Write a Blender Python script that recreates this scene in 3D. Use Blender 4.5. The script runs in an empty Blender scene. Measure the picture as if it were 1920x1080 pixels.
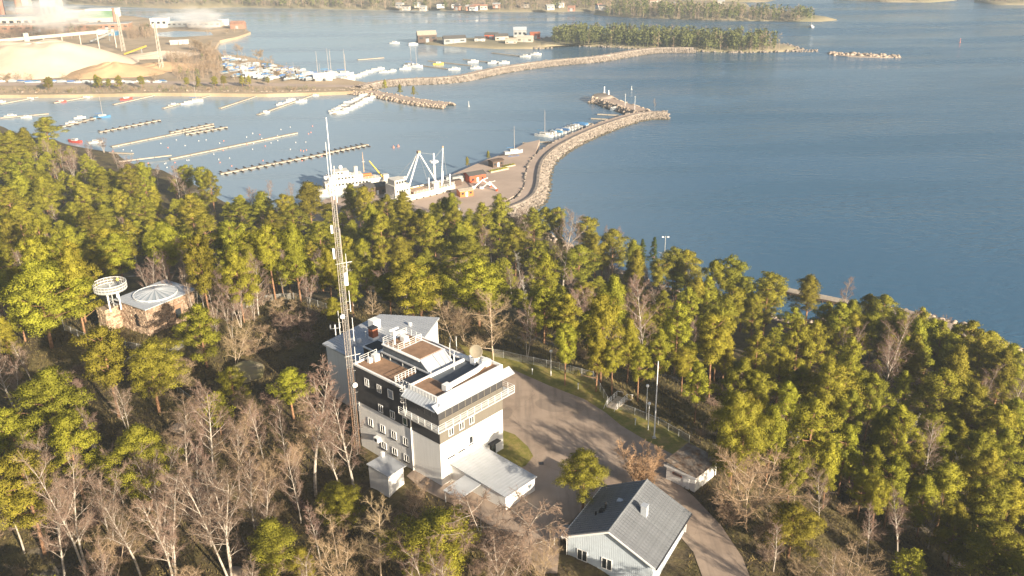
import bpy, bmesh, math, random
import numpy as np
from mathutils import Vector, Matrix
random.seed(11); rng = np.random.default_rng(11)
SC = bpy.context.scene
COL = SC.collection
R = math.radians
# ------------------------------------------------------------------ camera
CAMZ, FPX, PITCH, ROLL = 115.0, 1700.0, 22.9, -0.92
_p, _r = R(PITCH), R(ROLL)
FWD = Vector((0, math.cos(_p), -math.sin(_p)))
_u0 = Vector((0, math.sin(_p), math.cos(_p))); _r0 = Vector((1, 0, 0))
RGT = _r0*math.cos(_r) + _u0*math.sin(_r)
UPV = -_r0*math.sin(_r) + _u0*math.cos(_r)
EYE = Vector((0, 0, CAMZ))
cd = bpy.data.cameras.new('camera'); cam = bpy.data.objects.new('camera', cd); COL.objects.link(cam)
cd.sensor_width = 36; cd.lens = 36*FPX/1920; cd.clip_start = 0.5; cd.clip_end = 9000
M = Matrix.Identity(4)
for i in range(3):
    M[i][0] = RGT[i]; M[i][1] = UPV[i]; M[i][2] = -FWD[i]; M[i][3] = EYE[i]
cam.matrix_world = M
SC.camera = cam
# ------------------------------------------------------------------ sky, sun, exposure
SUN_AZ, SUN_EL = -50.0, 17.5
wd = bpy.data.worlds.new('World'); SC.world = wd; wd.use_nodes = True
nt = wd.node_tree
sk = nt.nodes.new('ShaderNodeTexSky'); sk.sky_type = 'NISHITA'; sk.sun_disc = False
sk.sun_elevation = R(SUN_EL); sk.sun_rotation = R(90 - SUN_AZ); sk.air_density = 1.0; sk.dust_density = 3.0; sk.ozone_density = 1.2
bgn = nt.nodes['Background']; bgn.inputs[1].default_value = 0.056
nt.links.new(sk.outputs[0], bgn.inputs[0])
sl = bpy.data.lights.new('sun', 'SUN'); sl.energy = 5.0; sl.angle = R(0.55); sl.color = (1.0, 0.86, 0.66)
so = bpy.data.objects.new('sun', sl); COL.objects.link(so)
sdir = Vector((math.cos(R(SUN_AZ))*math.cos(R(SUN_EL)), math.sin(R(SUN_AZ))*math.cos(R(SUN_EL)), math.sin(R(SUN_EL))))
so.rotation_euler = sdir.to_track_quat('Z', 'Y').to_euler(); so.location = (60, -60, 140)
SC.view_settings.view_transform = 'Standard'; SC.view_settings.look = 'None'; SC.view_settings.gamma = 1
SC.view_settings.exposure = 1.33
try: SC.view_settings.use_curve_mapping = False
except Exception: pass
SC.cycles.volume_bounces = 1
SC.cycles.max_bounces = 6
SC.cycles.transparent_max_bounces = 8

# ------------------------------------------------------------------ helpers
def ray(px, py): return (FWD*FPX + RGT*(px-960) - UPV*(py-540))
def G(px, py, z=0.0):
    """surveyed ground point: where the sight line through a photo pixel meets height z"""
    d = ray(px, py); return EYE + d*((z-CAMZ)/d.z)
def proj(p):
    d = Vector(p)-EYE; k = d.dot(FWD)
    if k <= 0: return None
    return 960+FPX*d.dot(RGT)/k, 540-FPX*d.dot(UPV)/k

MATS = {}
def mat(name, col, rough=0.8, metal=0.0, var=0.0, scale=3.0, bump=0.0, bscale=None, col2=None, objvar=0.0, spec=0.3, transl=0.0, detail=4.0):
    m = bpy.data.materials.new(name); m.use_nodes = True
    n = m.node_tree.nodes; l = m.node_tree.links; b = n['Principled BSDF']
    b.inputs['Roughness'].default_value = rough; b.inputs['Metallic'].default_value = metal
    b.inputs['Specular IOR Level'].default_value = spec
    c = (*col, 1); out = None
    tc = n.new('ShaderNodeTexCoord')
    if var > 0 or col2:
        ns = n.new('ShaderNodeTexNoise'); ns.inputs['Scale'].default_value = scale; ns.inputs['Detail'].default_value = detail; ns.inputs['Roughness'].default_value = 0.65
        l.new(tc.outputs['Object'], ns.inputs['Vector'])
        rp = n.new('ShaderNodeValToRGB')
        a = col2 if col2 else tuple(max(0, x*(1-var)) for x in col); z = col if col2 else tuple(min(1, x*(1+var)) for x in col)
        rp.color_ramp.elements[0].position = 0.36; rp.color_ramp.elements[1].position = 0.64
        rp.color_ramp.elements[0].color = (*a, 1); rp.color_ramp.elements[1].color = (*z, 1)
        l.new(ns.outputs['Fac'], rp.inputs['Fac']); out = rp.outputs['Color']
    if objvar > 0:
        oi = n.new('ShaderNodeObjectInfo'); hs = n.new('ShaderNodeHueSaturation')
        mr = n.new('ShaderNodeMapRange'); mr.inputs['To Min'].default_value = 1-objvar; mr.inputs['To Max'].default_value = 1+objvar
        l.new(oi.outputs['Random'], mr.inputs['Value']); l.new(mr.outputs[0], hs.inputs['Value'])
        mh = n.new('ShaderNodeMapRange'); mh.inputs['To Min'].default_value = 0.5-objvar*0.06; mh.inputs['To Max'].default_value = 0.5+objvar*0.06
        mm = n.new('ShaderNodeMath'); mm.operation = 'FRACT'; mu = n.new('ShaderNodeMath'); mu.operation = 'MULTIPLY'; mu.inputs[1].default_value = 7.31
        l.new(oi.outputs['Random'], mu.inputs[0]); l.new(mu.outputs[0], mm.inputs[0]); l.new(mm.outputs[0], mh.inputs['Value']); l.new(mh.outputs[0], hs.inputs['Hue'])
        if out: l.new(out, hs.inputs['Color'])
        else: hs.inputs['Color'].default_value = c
        out = hs.outputs['Color']
    if out: l.new(out, b.inputs['Base Color'])
    else: b.inputs['Base Color'].default_value = c
    if bump > 0:
        nb = n.new('ShaderNodeTexNoise'); nb.inputs['Scale'].default_value = bscale or scale*4; nb.inputs['Detail'].default_value = 3
        l.new(tc.outputs['Object'], nb.inputs['Vector'])
        bp = n.new('ShaderNodeBump'); bp.inputs['Strength'].default_value = bump; bp.inputs['Distance'].default_value = 0.1
        l.new(nb.outputs['Fac'], bp.inputs['Height']); l.new(bp.outputs[0], b.inputs['Normal'])
    if transl > 0:
        tr = n.new('ShaderNodeBsdfTranslucent'); mx = n.new('ShaderNodeMixShader'); mx.inputs[0].default_value = transl
        if out: l.new(out, tr.inputs['Color'])
        else: tr.inputs['Color'].default_value = c
        l.new(b.outputs[0], mx.inputs[1]); l.new(tr.outputs[0], mx.inputs[2])
        l.new(mx.outputs[0], n['Material Output'].inputs['Surface'])
    MATS[name] = m; return m

def tag(o, label=None, cat=None, group=None, kind=None):
    if label: o['label'] = label
    if cat: o['category'] = cat
    if group: o['group'] = group
    if kind: o['kind'] = kind
    return o
def thing(name, label, cat, loc=(0, 0, 0), rz=0.0, group=None):
    o = bpy.data.objects.new(name, None); COL.objects.link(o); o.empty_display_size = 0.3
    o.location = loc; o.rotation_euler = (0, 0, rz); return tag(o, label, cat, group)
def link(name, me, parent=None, loc=None):
    o = bpy.data.objects.new(name, me); COL.objects.link(o)
    if parent: o.parent = parent
    if loc is not None: o.location = loc
    return o
class MB:
    """collects boxes, tubes and prisms into one mesh"""
    def __init__(s): s.v = []; s.f = []
    def add(s, vs, fs):
        k = len(s.v); s.v += [tuple(x) for x in vs]; s.f += [tuple(i+k for i in f) for f in fs]; return s
    def box(s, x0, x1, y0, y1, z0, z1):
        return s.add([(x0,y0,z0),(x1,y0,z0),(x1,y1,z0),(x0,y1,z0),(x0,y0,z1),(x1,y0,z1),(x1,y1,z1),(x0,y1,z1)],
                     [(3,2,1,0),(4,5,6,7),(0,1,5,4),(1,2,6,5),(2,3,7,6),(3,0,4,7)])
    def prism(s, poly, z0, z1):
        """poly counter-clockwise; z1 may be a list of heights"""
        n = len(poly); t = z1 if isinstance(z1, (list, tuple)) else [z1]*n; b = z0 if isinstance(z0, (list, tuple)) else [z0]*n
        vs = [(p[0], p[1], b[i]) for i, p in enumerate(poly)] + [(p[0], p[1], t[i]) for i, p in enumerate(poly)]
        return s.add(vs, [tuple(range(n-1, -1, -1)), tuple(range(n, 2*n))] + [(i, (i+1) % n, n+(i+1) % n, n+i) for i in range(n)])
    def tube(s, pts, rad, n=6, cap=True):
        pts = [Vector(p) for p in pts]; m = len(pts)
        if not isinstance(rad, (list, tuple)): rad = [rad]*m
        vs = []; ref = Vector((0.31, 0.17, 0.93))
        for i, p in enumerate(pts):
            t = (pts[min(i+1, m-1)]-pts[max(i-1, 0)])
            t = t.normalized() if t.length > 1e-9 else Vector((0, 0, 1))
            a = t.cross(ref)
            if a.length < 0.05: a = t.cross(Vector((1, 0, 0)))
            a.normalize(); b = t.cross(a)
            for k in range(n):
                q = 2*math.pi*k/n; vs.append(p + (a*math.cos(q)+b*math.sin(q))*rad[i])
        fs = [(i*n+k, i*n+(k+1) % n, (i+1)*n+(k+1) % n, (i+1)*n+k) for i in range(m-1) for k in range(n)]
        if cap: fs += [tuple(range(n-1, -1, -1)), tuple((m-1)*n+k for k in range(n))]
        return s.add(vs, fs)
    def bar(s, a, b, r=0.03, n=4): return s.tube([a, b], r, n)
    def sphere(s, c, r, n=10, m=6, sz=1.0):
        vs = [(c[0], c[1], c[2]+r*sz)]
        for i in range(1, m):
            t = math.pi*i/m
            for k in range(n):
                q = 2*math.pi*k/n; vs.append((c[0]+r*math.sin(t)*math.cos(q), c[1]+r*math.sin(t)*math.sin(q), c[2]+r*sz*math.cos(t)))
        vs.append((c[0], c[1], c[2]-r*sz)); L = len(vs)-1
        fs = [(0, 1+k, 1+(k+1) % n) for k in range(n)]
        for i in range(m-2):
            fs += [(1+i*n+k, 1+(i+1)*n+k, 1+(i+1)*n+(k+1) % n, 1+i*n+(k+1) % n) for k in range(n)]
        fs += [(L, 1+(m-2)*n+(k+1) % n, 1+(m-2)*n+k) for k in range(n)]
        return s.add(vs, fs)
    def mesh(s, name, m, smooth=False):
        me = bpy.data.meshes.new(name); me.from_pydata(s.v, [], s.f); me.materials.append(MATS[m] if isinstance(m, str) else m)
        if smooth: me.polygons.foreach_set('use_smooth', [True]*len(me.polygons))
        me.update(); return me
    def build(s, name, m, parent=None, loc=None, smooth=False): return link(name, s.mesh(name, m, smooth), parent, loc)
def fastmesh(name, V, T, m, smooth=False, nrm=None):
    """V (n,3) float array, T (k,3) triangles"""
    me = bpy.data.meshes.new(name); V = np.asarray(V, np.float32); T = np.asarray(T, np.int32)
    me.vertices.add(len(V)); me.vertices.foreach_set('co', V.ravel())
    me.loops.add(T.size); me.loops.foreach_set('vertex_index', T.ravel())
    me.polygons.add(len(T)); me.polygons.foreach_set('loop_start', np.arange(len(T), dtype=np.int32)*3)
    me.polygons.foreach_set('loop_total', np.full(len(T), 3, np.int32))
    if smooth: me.polygons.foreach_set('use_smooth', np.ones(len(T), bool))
    me.materials.append(MATS[m]); me.update(calc_edges=True); me.validate()
    if nrm is not None:
        me.polygons.foreach_set('use_smooth', np.ones(len(me.polygons), bool)); me.normals_split_custom_set_from_vertices(np.asarray(nrm, np.float32))
    return me
def copy_tree(o, parent=None):
    c = o.copy(); COL.objects.link(c)
    if parent: c.parent = parent
    for ch in o.children: copy_tree(ch, c)
    return c
def inpoly(x, y, poly):
    r = False; n = len(poly); j = n-1
    for i in range(n):
        xi, yi = poly[i][0], poly[i][1]; xj, yj = poly[j][0], poly[j][1]
        if (yi > y) != (yj > y) and x < (xj-xi)*(y-yi)/(yj-yi)+xi: r = not r
        j = i
    return r
def GP(pts, z): return [(G(x, y, z).x, G(x, y, z).y) for x, y in pts]
def ccw(poly):
    a = sum(poly[i-1][0]*poly[i][1]-poly[i][0]*poly[i-1][1] for i in range(len(poly)))
    return list(poly) if a > 0 else list(poly)[::-1]
# ------------------------------------------------------------------ materials
mat('white_wall', (0.74, 0.73, 0.71), 0.85, var=0.07, scale=1.3, bump=0.25, bscale=9)
mat('white_paint', (0.78, 0.78, 0.77), 0.55, var=0.04, scale=2)
mat('white_boards', (0.50, 0.56, 0.62), 0.7, var=0.06, scale=1.5)
mat('dark_clad', (0.048, 0.047, 0.05), 0.75, var=0.12, scale=1.0, bump=0.2, bscale=6)
mat('clad_sunlit', (0.15, 0.135, 0.112), 0.8, var=0.06, scale=1.5)  # charcoal cladding as the sun lightens it, light put into the colour
mat('roof_metal', (0.42, 0.45, 0.49), 0.45, 0.1, var=0.07, scale=0.6, spec=0.5)
mat('roof_light', (0.40, 0.42, 0.45), 0.45, 0.1, var=0.06, scale=0.5, spec=0.5)
mat('house_roof', (0.155, 0.165, 0.18), 0.6, 0.0, var=0.12, scale=1.2, spec=0.4, objvar=0.07)
mat('rust_roof', (0.26, 0.16, 0.10), 0.95, var=0.16, scale=0.9, bump=0.3, bscale=20)
mat('slate_roof', (0.085, 0.10, 0.12), 0.7, var=0.15, scale=1.0)
mat('steel', (0.62, 0.62, 0.60), 0.45, 0.4, var=0.08, scale=4)
mat('galv', (0.50, 0.51, 0.50), 0.5, 0.5, var=0.1, scale=5)
mat('concrete', (0.40, 0.38, 0.35), 0.9, var=0.12, scale=1.5, bump=0.2)
mat('black', (0.02, 0.02, 0.022), 0.6)
mat('dark_gutter', (0.035, 0.035, 0.04), 0.5)
mat('brick_red', (0.30, 0.10, 0.05), 0.85, var=0.2, scale=3)
mat('dish_tan', (0.27, 0.235, 0.175), 0.7, var=0.05)
mat('sill_dark', (0.03, 0.03, 0.033), 0.5)
mat('mast_red', (0.30, 0.19, 0.12), 0.6, 0.2, var=0.2, scale=1)
mat('mast_white', (0.42, 0.37, 0.33), 0.5, 0.1, var=0.1, scale=1)
mat('globe', (0.85, 0.85, 0.83), 0.3)
mat('bark_pine', (0.27, 0.15, 0.085), 0.9, var=0.35, scale=2.0, bump=0.4, bscale=9)
mat('bark_birch', (0.50, 0.45, 0.39), 0.8, col2=(0.25, 0.21, 0.17), scale=3.0)
mat('bark_brown', (0.42, 0.33, 0.24), 0.9, var=0.25, scale=3.0)
mat('bark_dead', (0.47, 0.44, 0.40), 0.9, var=0.15, scale=3.0)
mat('twig_pink', (0.22, 0.15, 0.115), 0.9, objvar=0.2)
mat('twig_tan', (0.29, 0.21, 0.125), 0.9, objvar=0.2)
mat('twig_rust', (0.36, 0.235, 0.14), 0.9, objvar=0.1)
mat('needles', (0.25, 0.235, 0.023), 0.7, var=0.35, scale=0.55, objvar=0.25, transl=0.16, spec=0.2)
mat('needles_bright', (0.245, 0.222, 0.025), 0.7, var=0.3, scale=0.8, objvar=0.18, transl=0.18, spec=0.2)
mat('spruce', (0.07, 0.10, 0.022), 0.75, var=0.3, scale=0.8, objvar=0.2, transl=0.2, spec=0.2)
mat('far_green', (0.11, 0.12, 0.035), 0.8, var=0.4, scale=0.12)
mat('far_brown', (0.27, 0.20, 0.14), 0.9, var=0.3, scale=0.1)
mat('rock', (0.36, 0.29, 0.23), 0.95, var=0.3, scale=0.8, bump=0.5)
mat('rock_wet', (0.085, 0.075, 0.055), 0.6, var=0.3, scale=0.8)
mat('rock_pale', (0.235, 0.20, 0.17), 0.95, var=0.3, scale=0.35, bump=0.4, bscale=3)
mat('rock_moss', (0.26, 0.24, 0.09), 0.95, col2=(0.20, 0.17, 0.12), scale=0.6, bump=0.5)
mat('stone_a', (0.38, 0.285, 0.20), 0.95, var=0.3, scale=1.3, bump=0.5, objvar=0.2)
mat('stone_b', (0.27, 0.185, 0.125), 0.95, var=0.3, scale=1.3, bump=0.5)
mat('mortar', (0.29, 0.225, 0.17), 0.95, var=0.15, scale=2)
mat('asphalt_path', (0.25, 0.19, 0.15), 0.95, var=0.15, scale=0.5)
mat('gravel_pad', (0.40, 0.31, 0.25), 0.95, var=0.12, scale=0.06)
mat('wood_grey', (0.40, 0.34, 0.27), 0.9, var=0.15, scale=1.0)
mat('dock_wood', (0.34, 0.30, 0.245), 0.9, var=0.18, scale=0.4, objvar=0.1)
mat('dark_wood', (0.10, 0.07, 0.055), 0.8, var=0.2)
mat('red_paint', (0.42, 0.09, 0.04), 0.7, var=0.1)
mat('orange_paint', (0.50, 0.17, 0.05), 0.7, var=0.1)
mat('roof_dark', (0.09, 0.085, 0.08), 0.8, var=0.15)
mat('ship_white', (0.60, 0.57, 0.51), 0.5, var=0.08, scale=0.5)
mat('ship_rust', (0.48, 0.33, 0.22), 0.7, var=0.3, scale=0.6)
mat('boat_white', (0.50, 0.50, 0.485), 0.4, objvar=0.1)
mat('boat_blue', (0.06, 0.16, 0.34), 0.6, objvar=0.35)
mat('boat_grey', (0.33, 0.36, 0.38), 0.7, objvar=0.35)
mat('boat_red', (0.45, 0.07, 0.05), 0.5)
mat('boat_yellow', (0.60, 0.44, 0.08), 0.5)
mat('chips', (0.62, 0.50, 0.375), 0.95, var=0.10, scale=0.03, bump=0.3, bscale=0.4)
mat('chips_dark', (0.48, 0.32, 0.18), 0.95, var=0.12, scale=0.05, bump=0.3, bscale=0.4)
mat('mill_brick', (0.30, 0.165, 0.115), 0.9, var=0.2, scale=0.1)
mat('mill_pale', (0.45, 0.40, 0.34), 0.9, var=0.12, scale=0.08)
mat('mill_white', (0.62, 0.61, 0.58), 0.8, var=0.05, scale=0.1)
mat('mill_green', (0.16, 0.27, 0.15), 0.8, var=0.1, scale=0.1)
mat('mill_grey', (0.30, 0.31, 0.31), 0.8, var=0.15, scale=0.1)
mat('buoy_pink', (0.62, 0.22, 0.16), 0.6)
mat('hivis', (0.75, 0.55, 0.10), 0.7)
mat('trousers', (0.05, 0.055, 0.07), 0.8)
mat('skin', (0.55, 0.36, 0.27), 0.6)
def glass(name, col, rough=0.08):
    m = mat(name, col, rough, spec=0.9); return m
glass('glass_green', (0.035, 0.07, 0.05)); glass('glass_dark', (0.03, 0.035, 0.04)); glass('glass_pale', (0.26, 0.30, 0.34), 0.2)

def nodes_of(m): return m.node_tree.nodes, m.node_tree.links
def ramp(n, pts):
    r = n.new('ShaderNodeValToRGB'); e = r.color_ramp.elements
    while len(e) < len(pts): e.new(0.5)
    for i, (p, c) in enumerate(pts): e[i].position = p; e[i].color = (*c, 1)
    return r
def noise(n, l, vec, scale, detail=4, rough=0.6):
    k = n.new('ShaderNodeTexNoise'); k.inputs['Scale'].default_value = scale; k.inputs['Detail'].default_value = detail; k.inputs['Roughness'].default_value = rough
    l.new(vec, k.inputs['Vector']); return k.outputs['Fac']
def mixc(n, l, f, a, b):
    k = n.new('ShaderNodeMix'); k.data_type = 'RGBA'
    l.new(f, k.inputs[0]); l.new(a, k.inputs[6]); l.new(b, k.inputs[7]); return k.outputs[2]
# woodland floor: dry grass, moss, leaf litter, bare granite
m = mat('ground', (0.2, 0.15, 0.08), 0.95); n, l = nodes_of(m); b = n['Principled BSDF']
gp = n.new('ShaderNodeNewGeometry').outputs['Position']
r1 = ramp(n, [(0.30, (0.04, 0.03, 0.018)), (0.45, (0.085, 0.062, 0.032)), (0.58, (0.13, 0.105, 0.035)), (0.74, (0.20, 0.155, 0.075))]); l.new(noise(n, l, gp, 0.16, 6, 0.7), r1.inputs[0])
r2 = ramp(n, [(0.4, (0.03, 0.025, 0.015)), (0.65, (0.19, 0.145, 0.08))]); l.new(noise(n, l, gp, 2.2, 5, 0.75), r2.inputs[0])
f1 = ramp(n, [(0.35, (0, 0, 0)), (0.7, (0.75, 0.75, 0.75))]); l.new(noise(n, l, gp, 0.7, 4), f1.inputs[0])
c1 = mixc(n, l, f1.outputs[0], r1.outputs[0], r2.outputs[0])
rk = n.new('ShaderNodeRGB'); rk.outputs[0].default_value = (0.24, 0.205, 0.17, 1)
f2 = ramp(n, [(0.62, (0, 0, 0)), (0.68, (1, 1, 1))]); l.new(noise(n, l, gp, 0.075, 5, 0.55), f2.inputs[0])
l.new(mixc(n, l, f2.outputs[0], c1, rk.outputs[0]), b.inputs['Base Color'])
bp = n.new('ShaderNodeBump'); bp.inputs['Strength'].default_value = 0.8; bp.inputs['Distance'].default_value = 0.35; l.new(noise(n, l, gp, 1.6, 6, 0.7), bp.inputs['Height']); l.new(bp.outputs[0], b.inputs['Normal'])
# mown verge
m = mat('lawn', (0.15, 0.15, 0.03), 0.95); n, l = nodes_of(m); b = n['Principled BSDF']; gp = n.new('ShaderNodeNewGeometry').outputs['Position']
r1 = ramp(n, [(0.3, (0.10, 0.115, 0.022)), (0.5, (0.20, 0.18, 0.04)), (0.68, (0.33, 0.24, 0.09))]); l.new(noise(n, l, gp, 0.5, 6, 0.75), r1.inputs[0]); l.new(r1.outputs[0], b.inputs['Base Color'])
bp = n.new('ShaderNodeBump'); bp.inputs['Strength'].default_value = 0.7; bp.inputs['Distance'].default_value = 0.15; l.new(noise(n, l, gp, 5, 4), bp.inputs['Height']); l.new(bp.outputs[0], b.inputs['Normal'])
# worn asphalt with cracks and patches
m = mat('asphalt', (0.3, 0.24, 0.2), 0.92); n, l = nodes_of(m); b = n['Principled BSDF']; gp = n.new('ShaderNodeNewGeometry').outputs['Position']
r1 = ramp(n, [(0.3, (0.25, 0.19, 0.145)), (0.52, (0.35, 0.27, 0.21)), (0.7, (0.39, 0.305, 0.24))]); l.new(noise(n, l, gp, 0.22, 7, 0.62), r1.inputs[0])
vo = n.new('ShaderNodeTexVoronoi'); vo.feature = 'DISTANCE_TO_EDGE'; vo.inputs['Scale'].default_value = 0.10
nn = n.new('ShaderNodeTexNoise'); nn.inputs['Scale'].default_value = 0.5; l.new(gp, nn.inputs['Vector'])
va = n.new('ShaderNodeVectorMath'); va.operation = 'MULTIPLY_ADD'; va.inputs[1].default_value = (2.2, 2.2, 0); l.new(nn.outputs['Color'], va.inputs[0]); l.new(gp, va.inputs[2]); l.new(va.outputs[0], vo.inputs['Vector'])
cr = ramp(n, [(0.0008, (0.45, 0.45, 0.45)), (0.004, (0, 0, 0))]); l.new(vo.outputs['Distance'], cr.inputs[0])
dk = n.new('ShaderNodeRGB'); dk.outputs[0].default_value = (0.11, 0.085, 0.07, 1)
mt_ = n.new('ShaderNodeMapping'); mt_.inputs['Rotation'].default_value = (0, 0, R(52)); mt_.inputs['Scale'].default_value = (1.0, 0.07, 1); l.new(gp, mt_.inputs[0])
tk_ = ramp(n, [(0.5, (0, 0, 0)), (0.72, (0.45, 0.45, 0.45))]); l.new(noise(n, l, mt_.outputs[0], 1.1, 3, 0.5), tk_.inputs[0]); dk2 = n.new('ShaderNodeRGB'); dk2.outputs[0].default_value = (0.17, 0.135, 0.11, 1)
pt_ = ramp(n, [(0.60, (0, 0, 0)), (0.615, (0.5, 0.5, 0.5))]); l.new(noise(n, l, gp, 0.13, 2, 0.3), pt_.inputs[0])
cA = mixc(n, l, tk_.outputs[0], r1.outputs[0], dk2.outputs[0]); cB = mixc(n, l, pt_.outputs[0], cA, dk2.outputs[0])
l.new(mixc(n, l, cr.outputs[0], cB, dk.outputs[0]), b.inputs['Base Color'])
bp = n.new('ShaderNodeBump'); bp.inputs['Strength'].default_value = 0.25; bp.inputs['Distance'].default_value = 0.02; l.new(noise(n, l, gp, 14, 3), bp.inputs['Height']); l.new(bp.outputs[0], b.inputs['Normal'])
# rain-streaked limewash
m = MATS['white_wall']; n, l = nodes_of(m); b = n['Principled BSDF']; tc = n.new('ShaderNodeTexCoord'); mp = n.new('ShaderNodeMapping'); mp.inputs['Scale'].default_value = (2.2, 2.2, 0.16); l.new(tc.outputs['Object'], mp.inputs[0])
r1 = ramp(n, [(0.28, (0.69, 0.675, 0.65)), (0.5, (0.745, 0.735, 0.715)), (0.65, (0.77, 0.76, 0.74))]); l.new(noise(n, l, mp.outputs[0], 1.1, 5, 0.7), r1.inputs[0]); l.new(r1.outputs[0], b.inputs['Base Color'])
# sea
m = mat('water', (0.05, 0.108, 0.165), 0.07, spec=0.5); n, l = nodes_of(m); b = n['Principled BSDF']; b.inputs['IOR'].default_value = 1.33
gp = n.new('ShaderNodeNewGeometry').outputs['Position']
mp = n.new('ShaderNodeMapping'); mp.inputs['Rotation'].default_value = (0, 0, R(22)); mp.inputs['Scale'].default_value = (0.5, 1.0, 1); l.new(gp, mp.inputs['Vector'])
h1 = noise(n, l, mp.outputs[0], 0.32, 3, 0.55); h2 = noise(n, l, mp.outputs[0], 0.9, 3, 0.6)
ad = n.new('ShaderNodeMath'); ad.operation = 'MULTIPLY_ADD'; ad.inputs[1].default_value = 0.35; l.new(h2, ad.inputs[0]); l.new(h1, ad.inputs[2])
# calmer and rougher patches drifting over the bay
cp = ramp(n, [(0.40, (0.30, 0.30, 0.30)), (0.6, (1, 1, 1))]); l.new(noise(n, l, mp.outputs[0], 0.011, 5, 0.6), cp.inputs[0])
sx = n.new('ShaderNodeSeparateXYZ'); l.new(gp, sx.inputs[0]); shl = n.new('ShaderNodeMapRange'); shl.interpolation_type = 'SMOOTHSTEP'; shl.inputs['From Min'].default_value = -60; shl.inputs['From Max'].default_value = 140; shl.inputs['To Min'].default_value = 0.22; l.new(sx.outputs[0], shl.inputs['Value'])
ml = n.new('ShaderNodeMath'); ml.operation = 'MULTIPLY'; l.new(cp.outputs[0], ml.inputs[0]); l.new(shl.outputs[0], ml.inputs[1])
wc = n.new('ShaderNodeMix'); wc.data_type = 'RGBA'; wc.inputs[6].default_value = (0.24, 0.31, 0.37, 1); wc.inputs[7].default_value = (0.042, 0.11, 0.19, 1); wf = n.new('ShaderNodeMapRange'); wf.interpolation_type = 'SMOOTHSTEP'; wf.inputs['From Min'].default_value = -120; wf.inputs['From Max'].default_value = 110; l.new(sx.outputs[0], wf.inputs['Value']); l.new(wf.outputs[0], wc.inputs[0]); l.new(wc.outputs[2], b.inputs['Base Color'])  # bay side painted paler, standing in for haze and sky reflection
bp = n.new('ShaderNodeBump'); bp.inputs['Distance'].default_value = 0.65; l.new(ml.outputs[0], bp.inputs['Strength']); l.new(ad.outputs[0], bp.inputs['Height']); l.new(bp.outputs[0], b.inputs['Normal'])
ms_ = n.new('ShaderNodeMapping'); ms_.inputs['Rotation'].default_value = (0, 0, R(14)); ms_.inputs['Scale'].default_value = (0.004, 0.022, 1); l.new(gp, ms_.inputs[0])
rr_ = ramp(n, [(0.42, (0.05, 0.05, 0.05)), (0.60, (0.30, 0.30, 0.30))]); l.new(noise(n, l, ms_.outputs[0], 1.0, 5, 0.6), rr_.inputs[0]); l.new(rr_.outputs[0], b.inputs['Roughness'])
# chain-link wire
m = mat('chainlink', (0.52, 0.50, 0.45), 0.6, 0.3); n, l = nodes_of(m); tr = n.new('ShaderNodeBsdfTransparent'); mx = n.new('ShaderNodeMixShader')
tc = n.new('ShaderNodeTexCoord'); wv = n.new('ShaderNodeTexChecker'); wv.inputs['Scale'].default_value = 14; l.new(tc.outputs['Object'], wv.inputs['Vector'])
mr = n.new('ShaderNodeMapRange'); mr.inputs['To Min'].default_value = 0.12; mr.inputs['To Max'].default_value = 0.42; l.new(wv.outputs['Fac'], mr.inputs['Value'])
l.new(mr.outputs[0], mx.inputs[0]); l.new(tr.outputs[0], mx.inputs[1]); l.new(n['Principled BSDF'].outputs[0], mx.inputs[2]); l.new(mx.outputs[0], n['Material Output'].inputs['Surface'])
# mossy shed roof
m = mat('moss_roof', (0.15, 0.085, 0.045), 0.95, col2=(0.27, 0.23, 0.19), scale=0.7, bump=0.4); 
# ------------------------------------------------------------------ sea and terrain
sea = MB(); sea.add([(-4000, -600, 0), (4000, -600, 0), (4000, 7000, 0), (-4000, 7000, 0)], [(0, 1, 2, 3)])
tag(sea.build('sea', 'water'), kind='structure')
SHPX = [(-200, 190), (-60, 218), (0, 240), (100, 262), (212, 288), (300, 320), (360, 350), (420, 388), (480, 396), (600, 396), (740, 392), (840, 382), (900, 382), (960, 384), (1015, 440),
        (1130, 498), (1250, 545), (1330, 572), (1480, 606), (1600, 600), (1690, 586), (1790, 611), (1890, 652), (2000, 700), (2250, 800)]
CP = [(g.x, g.y, 0.25) for g in (G(x, y, 0) for x, y in SHPX)]
CP += [(x, y, 35) for x, y in ((-5,112),(5,125),(15,135),(22,123),(4,146),(26,113),(26,103),(30,94),(10,100),(2,101),(-10,150),(-14,165),(8,120))]
CP += [(5.5,97,33.2),(12,91.5,32.8),(18,88,33),(1.5,99,33.8),(26,101,34.8),(22,91,33.6),(12,108,34.9),(15,100,34),(28,84,34)]
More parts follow.
